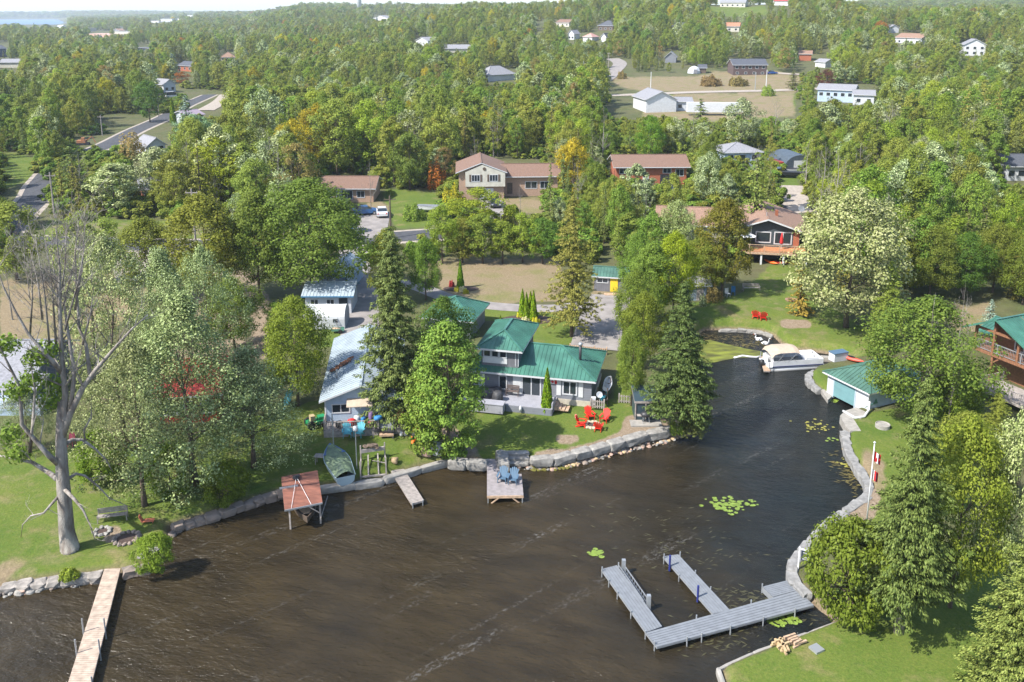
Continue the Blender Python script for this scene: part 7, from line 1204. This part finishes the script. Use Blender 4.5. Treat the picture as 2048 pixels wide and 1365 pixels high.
TH = [(921, 578, 521, 8, "slim single thuja by the curve of the loop driveway"), (1045, 634, 579, 9, "left rear thuja of the group behind the cottage"), (1053, 640, 586, 8, "front left thuja of the group behind the cottage"), (1061, 636, 584, 9, "middle right thuja of the group behind the cottage"), (1067, 642, 583, 9, "rightmost thuja of the group behind the cottage"), (1094, 826, 738, 13.5, "tall conical thuja in front of the grey cottage deck"), (1001, 645, 630, 3, "small young thuja behind the upper green roof"), (347, 247, 196, 7, "dark columnar thuja at the end of the upper left road")]
for x, b, tp, w_, lb in TH: hero("thuja", lb, "thuja", x, b, tp, w_, 'thuja')
def shrub(label, x, b, w_, h_, m, seed, name="shrub"):
    p = P(x, b); s = scale_at(p.y, p.z); g = np.random.default_rng(seed); n = 1300; d = rnd_unit(g, n); d[:, 2] = np.abs(d[:, 2]); rr = w_ * s; pos = d * np.array([rr, rr * .9, h_ * s * 1.1]) * (g.uniform(.75, 1.05, (n, 1))) * (1 + .15 * np.sin(d[:, :1] * 9)); sz = g.uniform(.6, 1.3, n) * max(.06, rr * .085)
    o = bpy.data.objects.new(name, quadmesh(name, pos, d + g.normal(0, .4, (n, 3)), g.normal(size=(n, 3)), sz, sz * .7, m)); COL.objects.link(o); o.location = p; return tag(o, label, "shrub")
ycol = leafmat("hosta_leaves", (.35, .36, .04), (.5, .5, .07), (.6, .6, .15)); wcol = leafmat("hydrangea_blooms", (.45, .45, .25), (.62, .6, .42), (.75, .72, .58)); rcol = leafmat("red_shrub_leaves", (.2, .03, .04), (.3, .05, .06), (.4, .1, .1))
for a in [("creamy white hydrangea left of the yellow shrub below the thuja group", 1050, 645, 9, 10, wcol, 1), ("round yellow shrub below the thuja group", 1071, 646, 9, 10, ycol, 2), ("pale green shrub at the left foot of the thuja group", 1040, 634, 8, 9, ycol, 3), ("dark red shrub left of the single thuja", 903, 574, 6, 12, rcol, 4), ("pale yellow shrub right below the single thuja", 925, 583, 8, 9, wcol, 5), ("bright yellow shrub lowest in the single thuja's bed", 931, 587, 6, 8, ycol, 6), ("green shrub left below the single thuja", 914, 582, 7, 7, ycol, 7), ("low green plants along the cottage porch", 700, 868, 14, 6, L_lime, 8), ("reddish brown bush beside the weathered garden shed", 1425, 603, 18, 30, L_brown, 9), ("pale grey conical shrub right of the weathered garden shed", 1405, 612, 8, 20, L_silver, 10), ("big round dark green bush beside the bungalow drive", 826, 440, 24, 28, L_green, 11), ("small round bush on the bungalow lawn", 781, 392, 7, 12, L_olive, 12), ("round brown-leaved tree beside the side road", 265, 320, 27, 48, L_brown, 13), ("leafy shore bushes below the light green tree", 905, 908, 28, 22, L_green, 14), ("bush at the foot of the channel spruce", 1355, 864, 20, 22, L_green, 15), ("fern clump on the stone edge left of the long dock", 138, 1155, 20, 16, L_lime, 16), ("golden bush above the street left of the cream fronted house", 905, 420, 26, 42, L_yellow, 17), ("rust orange bush by the brick bungalow's right side", 872, 378, 20, 50, L_orange, 18), ("lime green bush left of the field trailer", 1535, 192, 14, 18, L_lime, 19), ("brown bush row on the brown field left of the dark house", 1420, 172, 22, 18, L_brown, 20), ("second brown bush row below the dark field house", 1475, 172, 20, 16, L_brown, 21), ("small bush in the brown field beside the far road", 1243, 158, 10, 14, L_brown, 22)]: shrub(*a)
# pines / firs in mid-ground with their own labels
for i, (x, b, tp, w_, key, c) in enumerate([(1100, 470, 325, 20, 'spruce0', None), (1505, 490, 300, 50, 'spruce2', (1, 1.05, .9)), (1470, 520, 380, 42, 'spruce0', None), (1690, 330, 215, 28, 'spruce0', (.9, 1, .9)), (1745, 350, 210, 26, 'spruce1', None), (1885, 260, 170, 22, 'spruce1', None), (720, 345, 165, 0, '', None), (445, 420, 275, 55, 'lime0', (1, 1, .8)), (1300, 330, 235, 26, 'lime0', (.75, .9, .8)), (300, 245, 165, 28, 'green0', (.6, .75, .8)), (375, 262, 190, 26, 'bluespruce', None), (392, 300, 232, 40, 'silver0', (.8, 1, 1)), (1652, 178, 140, 20, 'purple0', None), (303, 168, 143, 14, 'orange0', None), (366, 172, 145, 14, 'orange0', (1, .8, .8)), (240, 128, 98, 18, 'purple0', (.5, .6, .7)), (345, 136, 106, 16, 'bluespruce', None), (560, 150, 108, 16, 'bluespruce', None), (320, 410, 300, 55, 'silver0', None), (230, 430, 330, 48, 'silver1', (1, 1, .9)), (150, 400, 290, 42, 'spruce0', (.9, 1, .9)), (1585, 180, 140, 20, 'spruce0', None), (1760, 190, 140, 22, 'spruce1', None), (960, 470, 380, 60, 'lime0', (.9, .9, .8)), (1270, 430, 330, 30, 'silver1', None), (820, 380, 270, 42, 'olive0', (.75, .85, .9)), (1400, 250, 195, 22, 'spruce1', None), (1480, 300, 200, 34, 'silver0', None)]):
    if key: hero(["fir_tree", "spruce_tree"][i % 2] if 'spruce' in key else "broadleaf_tree", ["slim fir right of the cream fronted house", "large spruce above the brown roofed deck house", "spruce behind the left roof of the deck house", "dark spruce on the slope above the creamy tree", "spruce right of the dark one on the slope", "narrow spruce near the right edge of the slope", "", "bright green maple left of the central dark wood", "bright lime tree above the red brick house", "very dark rounded tree left of the blue spruce at the road end", "blue spruce beside the upper left road", "silvery willow below the blue spruce", "dark purple round tree behind the long blue house", "smaller orange tree left at the road end", "red orange tree right of the smaller orange one", "nearly black rounded tree in the upper left", "pale blue spruce in the upper left trees", "blue spruce at the upper centre left", "large silvery tree above the street at left", "silvery tree standing on the dry lawn above the street", "dark conifer beside the side road curve", "dark conifer left of the long blue house", "dark conifer right of the purple tree's house", "leafy lime thicket below the cream fronted house", "silvery tree left of the red brick house", "dark round tree right above the brick bungalow", "conifer right beside the white trailer", "grey green tree above the pale blue two-storey house"][i], "tree", x, b, tp, w_, key, rz=i, col=c)
# ================================================================ the woods
KEEP = [(640, 350, 755, 440), (922, 318, 1095, 425), (1208, 318, 1376, 372), (1445, 297, 1522, 318), (1560, 308, 1606, 410), (1480, 432, 1592, 540), (1370, 432, 1440, 470), (1600, 520, 1650, 640), (2005, 316, 2060, 368), (1628, 168, 1750, 212), (1270, 183, 1450, 232), (1462, 118, 1540, 156), (1380, 135, 1415, 152), (1785, 66, 1845, 92), (1922, 86, 1974, 116), (1775, 55, 1800, 68), (1435, -5, 1492, 20), (1542, -5, 1580, 14), (1448, 50, 1482, 66), (1192, 46, 1230, 64), (1108, 42, 1142, 56), (1130, 68, 1215, 86), (828, 78, 860, 93), (888, 92, 942, 108), (975, 138, 1032, 166), (744, 30, 780, 46), (178, 62, 222, 76), (228, 62, 262, 73), (300, 41, 318, 49), (322, 37, 345, 49), (352, 37, 362, 43), (372, 31, 390, 35), (1325, 104, 1356, 128), (1595, 108, 1655, 136), (440, 104, 474, 126), (274, 88, 304, 110), (326, 168, 358, 200), (-10, 84, 18, 116), (-10, 122, 42, 138), (205, 228, 345, 300), (370, 180, 450, 232), (0, 345, 105, 470), (110, 440, 440, 500), (690, 420, 870, 490), (775, 375, 880, 480), (985, 395, 1020, 440), (860, 505, 1105, 630), (700, 490, 745, 720), (590, 525, 720, 700), (1170, 530, 1260, 700), (1215, 118, 1262, 232), (1250, 145, 1600, 236), (1420, 10, 1535, 32), (0, 470, 300, 700), (1900, 600, 2060, 900), (1565, 395, 1612, 480), (145, 270, 215, 300), (1070, 42, 1090, 90), (0, 36, 112, 50), (255, 270, 300, 350), (1930, 615, 1990, 660), (280, 380, 300, 400), (700, -5, 740, 20), (225, 500, 345, 620), (960, 460, 1000, 480), (1185, 505, 1260, 600), (355, 125, 385, 146)]
LM = [(695, 400, "brick bungalow"), (1000, 400, "cream fronted house"), (1290, 370, "red brick house"), (1484, 335, "pale blue house"), (1585, 345, "arched barn"), (2030, 362, "white house at the right edge"), (1690, 210, "long blue house"), (1330, 225, "white barn"), (1500, 150, "dark field house"), (1820, 90, "tan roofed white cottage"), (1945, 112, "white hillside house"), (1420, 230, "white trailer"),
      (1230, 145, "far road bend"), (1003, 162, "grey roofed house in the wood"), (915, 106, "long pale roofed house"), (844, 92, "white gabled house in the wood"), (205, 270, "pale gravel beside the side road"), (330, 235, "upper left road"), (60, 400, "side road curve"), (265, 320, "round brown tree"), (340, 190, "white van"), (450, 120, "tan roofed house"), (560, 150, "upper centre blue spruce"), (540, 330, "central dark wood"), (780, 470, "street pole"), (820, 380, "bungalow garden"),
      (1690, 450, "creamy blossom tree"), (1810, 340, "dark low house"), (1915, 390, "pale utility pole"), (1040, 480, "grey snag"), (1155, 420, "bare tree by the brick house"), (1520, 450, "brown roofed deck house"), (1350, 470, "silvery tree by the deck house"), (945, 300, "forked bare tree"), (1000, 240, "central olive wood"), (1200, 300, "lamp pole wood"), (1860, 560, "log house wood"), (720, 250, "wood above the bungalow"), (450, 420, "bright green maple"), (120, 320, "left side lawn"), (1600, 260, "field corner"), (1750, 270, "right slope"), (1900, 270, "right edge slope"), (1950, 480, "right edge thicket"), (600, 240, "wood right of the side road")]
TAKEN = []
def woods():
    g = np.random.default_rng(99); pts = []
    r = 92.0
    while r < 6600:
        sp = 4.5 if r < 320 else 5.2 if r < 700 else 7.5 if r < 1300 else 13 if r < 3000 else 30; n = int(1.30 * r / sp)
        for i in range(n):
            a = -.65 + 1.30 * (i + g.random()) / n; rr = r + g.uniform(-.5, .5) * sp; pts.append((rr * math.sin(a), rr * math.cos(a), sp))
        r += sp * .95
    A = np.array(pts); z = Hland(A[:, 0], A[:, 1]); D = A[:, 1] * CP - (z - CAMH) * SP; U = A[:, 1] * SP + (z - CAMH) * CP; px = 1024 + FPX * A[:, 0] / D; py = CY - FPX * U / D; rr = np.hypot(A[:, 0], A[:, 1])
    H = g.uniform(5.2, 12.8, len(A)) * (1 + .25 * np.sin(A[:, 0] * .03) * np.sin(A[:, 1] * .025)) * np.where(rr > 1300, 1.15, 1); rad_ = H * g.uniform(.22, .35, len(A)) * np.where(rr > 3000, 3.6, np.where(rr > 1300, 1.7, 1))
    ok = (sdist(A[:, 0], A[:, 1]) > 12) | (rr > 150)
    for L in LAWN + DRY + DIRT: ok &= ~inpoly(px, py, L) 
    ok &= ~((py > 505) & (px < 1620)); ok &= ~((px > 1620) & (py > 600)); ok &= ~((px < 60) & (py > 480)); ok &= ~((px < 140) & (rr > 1500) & (rr < 4900)) & (z > 0)
    Dt = A[:, 1] * CP - (z + H - CAMH) * SP; ty = CY - FPX * (A[:, 1] * SP + (z + H - CAMH) * CP) / Dt; rp = rad_ / D * FPX
    for (x0, y0, x1, y1) in KEEP:
        if y1 < 130: y1 -= .5 * (y1 - y0); x0 += 3; x1 -= 3
        elif (x0, y0) in ((1208, 318), (1445, 297), (640, 350), (1628, 168), (1270, 183)): y1 = y1 - .4 * (y1 - y0)
        ok &= ~((px + rp * .8 > x0) & (px - rp * .8 < x1) & (ty < y1) & (py > y0 + 1))
    # roads stay clear
    vis = (px > -60) & (px < 2110) & (py < 560)
    ok &= (px > -350) & (px < 2400)
    idx = np.where(ok)[0]; idx = idx[np.argsort(rr[idx])]
    spec = {}
    BK = ['olive0', 'olive1', 'olive2', 'green0', 'green1', 'silver0', 'silver1', 'lime0', 'brown0', 'yellow0', 'orange0', 'sparse0', 'sparse1']; CK = ['spruce0', 'spruce1', 'spruce2', 'cedar0']
    cl = np.sin(A[:, 0] * .021 + 1) * np.cos(A[:, 1] * .017) + .6 * np.sin(A[:, 0] * .05 + A[:, 1] * .04); nb = nc = 0; far = []; BARE = []
    for i in idx:
        u = g.random(); con = .32 + .15 * cl[i]
        if u < con: key = CK[g.choice(4, p=[.28, .22, .2, .3])]; fam = 'c'
        else: key = BK[g.choice(13, p=[.17, .15, .14, .12, .09, .06, .05, .07, .012, .012, .004, .075, .047])]; fam = 'b'
        x, y = A[i, :2]; hh = H[i] * (1.12 if fam == 'c' else 1); ra = rad_[i] * (.62 if fam == 'c' else 1)
        if vis[i] and len(BARE) < 42 and g.random() < .07 and py[i] > 190: BARE.append((px[i], py[i], x, y, z[i], H[i])); continue
        if vis[i] and ((fam == 'b' and nb < 262) or (fam == 'c' and nc < 110)):
            if fam == 'b': nb += 1
            else: nc += 1
            tone = {'o': 'olive', 'g': 'mid green', 's': 'silvery green' if 'silver' in key else 'sparse pale', 'l': 'bright green', 'b': 'dull brown', 'y': 'yellow'}[key[0]] if fam == 'b' else ('dark green' if key[0] == 's' else 'olive green')
            if key == 'orange0': tone = 'orange'
            size = "tall" if hh > 11.5 else "short" if hh < 8 else "middling"; lx, ly, ln = min(LM, key=lambda q: (q[0] - px[i]) ** 2 + ((q[1] - py[i]) * 1.6) ** 2); dx, dy = px[i] - lx, (py[i] - ly) * 1.6
            near = "close " if abs(dx) + abs(dy) < 70 else ""; rel = (near + ("right of" if dx > 0 else "left of")) if abs(dx) > abs(dy) else (near + ("in front of" if dy > 0 else "behind"))
            kind = "broadleaf tree" if fam == 'b' else "conifer"; lab = f"{size} {tone} {kind} {rel} the {ln}"; zone = f"near the {ln}"; row = ""
            o = plant("broadleaf_tree" if fam == 'b' else "conifer_tree", lab, "tree", (x, y, z[i]), key, hh, ra, g.uniform(0, 6.28), group=f"{tone} {kind}s {zone}")
        else: far.append((x, y, z[i] - .1, key, hh, ra))
    for k, (qx, qy, x, y, zz, h) in enumerate(BARE):
        lx, ly, ln = min(LM, key=lambda q: (q[0] - qx) ** 2 + ((q[1] - qy) * 1.6) ** 2); e = thing("bare_tree", f"leafless pale tree {'right of' if qx > lx else 'left of'} the {ln}" if abs(qx - lx) > abs(qy - ly) * 1.6 else f"leafless pale tree {'in front of' if qy > ly else 'behind'} the {ln}", "tree", (x, y, zz), 0, "leafless trees in the woods"); o = bpy.data.objects.new("branches", DEADM[k % 3]); COL.objects.link(o); o.parent = e; o.scale = (.9, .9, (h + 2) / 12); o.rotation_euler = (0, 0, k)
    return far
FAR = woods()
def scatter(name, items):
    keys = sorted(set(k[3] for k in items)); nt = bpy.data.node_groups.new("scatter", 'GeometryNodeTree'); nt.interface.new_socket("Geometry", in_out='INPUT', socket_type='NodeSocketGeometry'); nt.interface.new_socket("Geometry", in_out='OUTPUT', socket_type='NodeSocketGeometry')
    N = nt.nodes.new; Lk = nt.links.new; gi = N("NodeGroupInput"); go_ = N("NodeGroupOutput"); g2i = N("GeometryNodeGeometryToInstance"); 
    for k in keys:
        cm, tm, h0, r0 = PR[k]; me = bpy.data.meshes.new("tree_" + k); n1 = len(cm.vertices); v = np.zeros(n1 * 3, np.float32); cm.vertices.foreach_get("co", v); nq = n1 // 4
        v = v.reshape(nq, 4, 3); rs_ = np.random.default_rng(5); keep = rs_.random(nq) < .55; v = v[keep]; c = v.mean(1, keepdims=True); v = c + (v - c) * 1.3; nq = len(v)
        me.vertices.add(nq * 4); me.vertices.foreach_set("co", v.astype(np.float32).ravel()); me.loops.add(nq * 4); me.loops.foreach_set("vertex_index", np.arange(nq * 4, dtype=np.int32)); me.polygons.add(nq); me.polygons.foreach_set("loop_start", np.arange(0, nq * 4, 4, dtype=np.int32)); me.materials.append(cm.materials[0]); me.update(calc_edges=True)
        LOW[k] = bpy.data.objects.new("tree_" + k, me)
    me = bpy.data.meshes.new(name); n = len(items); me.vertices.add(n); me.vertices.foreach_set("co", np.array([i[:3] for i in items], np.float32).ravel())
    for nm, ty, vals in (("kind_index", 'INT', [keys.index(i[3]) for i in items]), ("turn", 'FLOAT', [(i[0] * 1.7 + i[1]) % 6.28 for i in items])): a = me.attributes.new(nm, ty, 'POINT'); a.data.foreach_set("value", vals)
    a = me.attributes.new("size", 'FLOAT_VECTOR', 'POINT'); a.data.foreach_set("vector", np.array([(i[5] / PR[i[3]][3], i[5] / PR[i[3]][3], i[4] / PR[i[3]][2]) for i in items], np.float32).ravel())
    def na(nm, ty): x = N("GeometryNodeInputNamedAttribute"); x.data_type = ty; x.inputs["Name"].default_value = nm; return x.outputs["Attribute"]
    ki = na("kind_index", 'INT'); last = None; join = N("GeometryNodeJoinGeometry"); cx = N("ShaderNodeCombineXYZ"); Lk(na("turn", 'FLOAT'), cx.inputs[2]); sz = na("size", 'FLOAT_VECTOR')
    for i, k in enumerate(keys):
        oi = N("GeometryNodeObjectInfo"); oi.inputs["Object"].default_value = LOW[k]; oi.inputs["As Instance"].default_value = True
        cmp_ = N("FunctionNodeCompare"); cmp_.data_type = 'INT'; cmp_.operation = 'EQUAL'; Lk(ki, cmp_.inputs["A"] if False else cmp_.inputs[2]); cmp_.inputs[3].default_value = i
        ip = N("GeometryNodeInstanceOnPoints"); Lk(gi.outputs[0], ip.inputs["Points"]); Lk(cmp_.outputs[0], ip.inputs["Selection"]); Lk(oi.outputs["Geometry"], ip.inputs["Instance"]); Lk(cx.outputs[0], ip.inputs["Rotation"]); Lk(sz, ip.inputs["Scale"]); Lk(ip.outputs[0], join.inputs[0])
    Lk(join.outputs[0], go_.inputs[0]); o = bpy.data.objects.new(name, me); COL.objects.link(o); md = o.modifiers.new("scatter", 'NODES'); md.node_group = nt; return tag(o, kind="stuff")
LOW = {}
scatter("distant_woods", FAR)
# undergrowth of the woods: clumps of bush foliage so the ground does not read bare
def under():
    g = np.random.default_rng(4); it = []
    r = 88.0
    while r < 420:
        sp = 3.4 if r < 250 else 5.5
        for a in np.linspace(-.62, .62, int(1.24 * r / sp)): it.append((r * math.sin(a) + g.uniform(-2, 2), r * math.cos(a) + g.uniform(-2, 2)))
        r += sp
    A = np.array(it); z = Hland(A[:, 0], A[:, 1]); D = A[:, 1] * CP - (z - CAMH) * SP; U = A[:, 1] * SP + (z - CAMH) * CP; px = 1024 + FPX * A[:, 0] / D; py = CY - FPX * U / D; ok = (py < 530) & (px > -100) & (px < 2150)
    for L in LAWN + DRY + DIRT: ok &= ~inpoly(px, py, L)
    for (x0, y0, x1, y1) in KEEP: ok &= ~((px > x0 - 4) & (px < x1 + 4) & (py - 22 * 150 / np.maximum(D, 60) < y1) & (py > y0))
    return [(A[i, 0], A[i, 1], z[i] - .2, 'shrubby%d' % g.integers(2), g.uniform(1.6, 3.4), g.uniform(1.5, 2.6)) for i in np.where(ok)[0]]
proto_b('shrubby0', L_olive, 81, H=5.5, R=3.6, z0=.2, nc=34, per=110, leaf=.24, cr=(.2, .3), shell=.6); proto_b('shrubby1', L_green, 82, H=5.5, R=3.6, z0=.2, nc=34, per=110, leaf=.24, cr=(.2, .3), shell=.6)
o = scatter("undergrowth", under())
# ---------------------------------------------------------------- air
HAZE = True
if HAZE:
    mb = MB(); mb.box(-4200, -70, -4, 4200, 7100, 100); m = bpy.data.materials.new("haze"); m.use_nodes = True; nt = m.node_tree; nt.nodes.remove(nt.nodes["Principled BSDF"]); v = nt.nodes.new("ShaderNodeVolumePrincipled"); v.inputs["Color"].default_value = (.78, .86, 1, 1); v.inputs["Density"].default_value = .00013; v.inputs["Anisotropy"].default_value = .2; nt.links.new(v.outputs[0], nt.nodes["Material Output"].inputs["Volume"]); tag(mb.build("haze", m), kind="stuff")
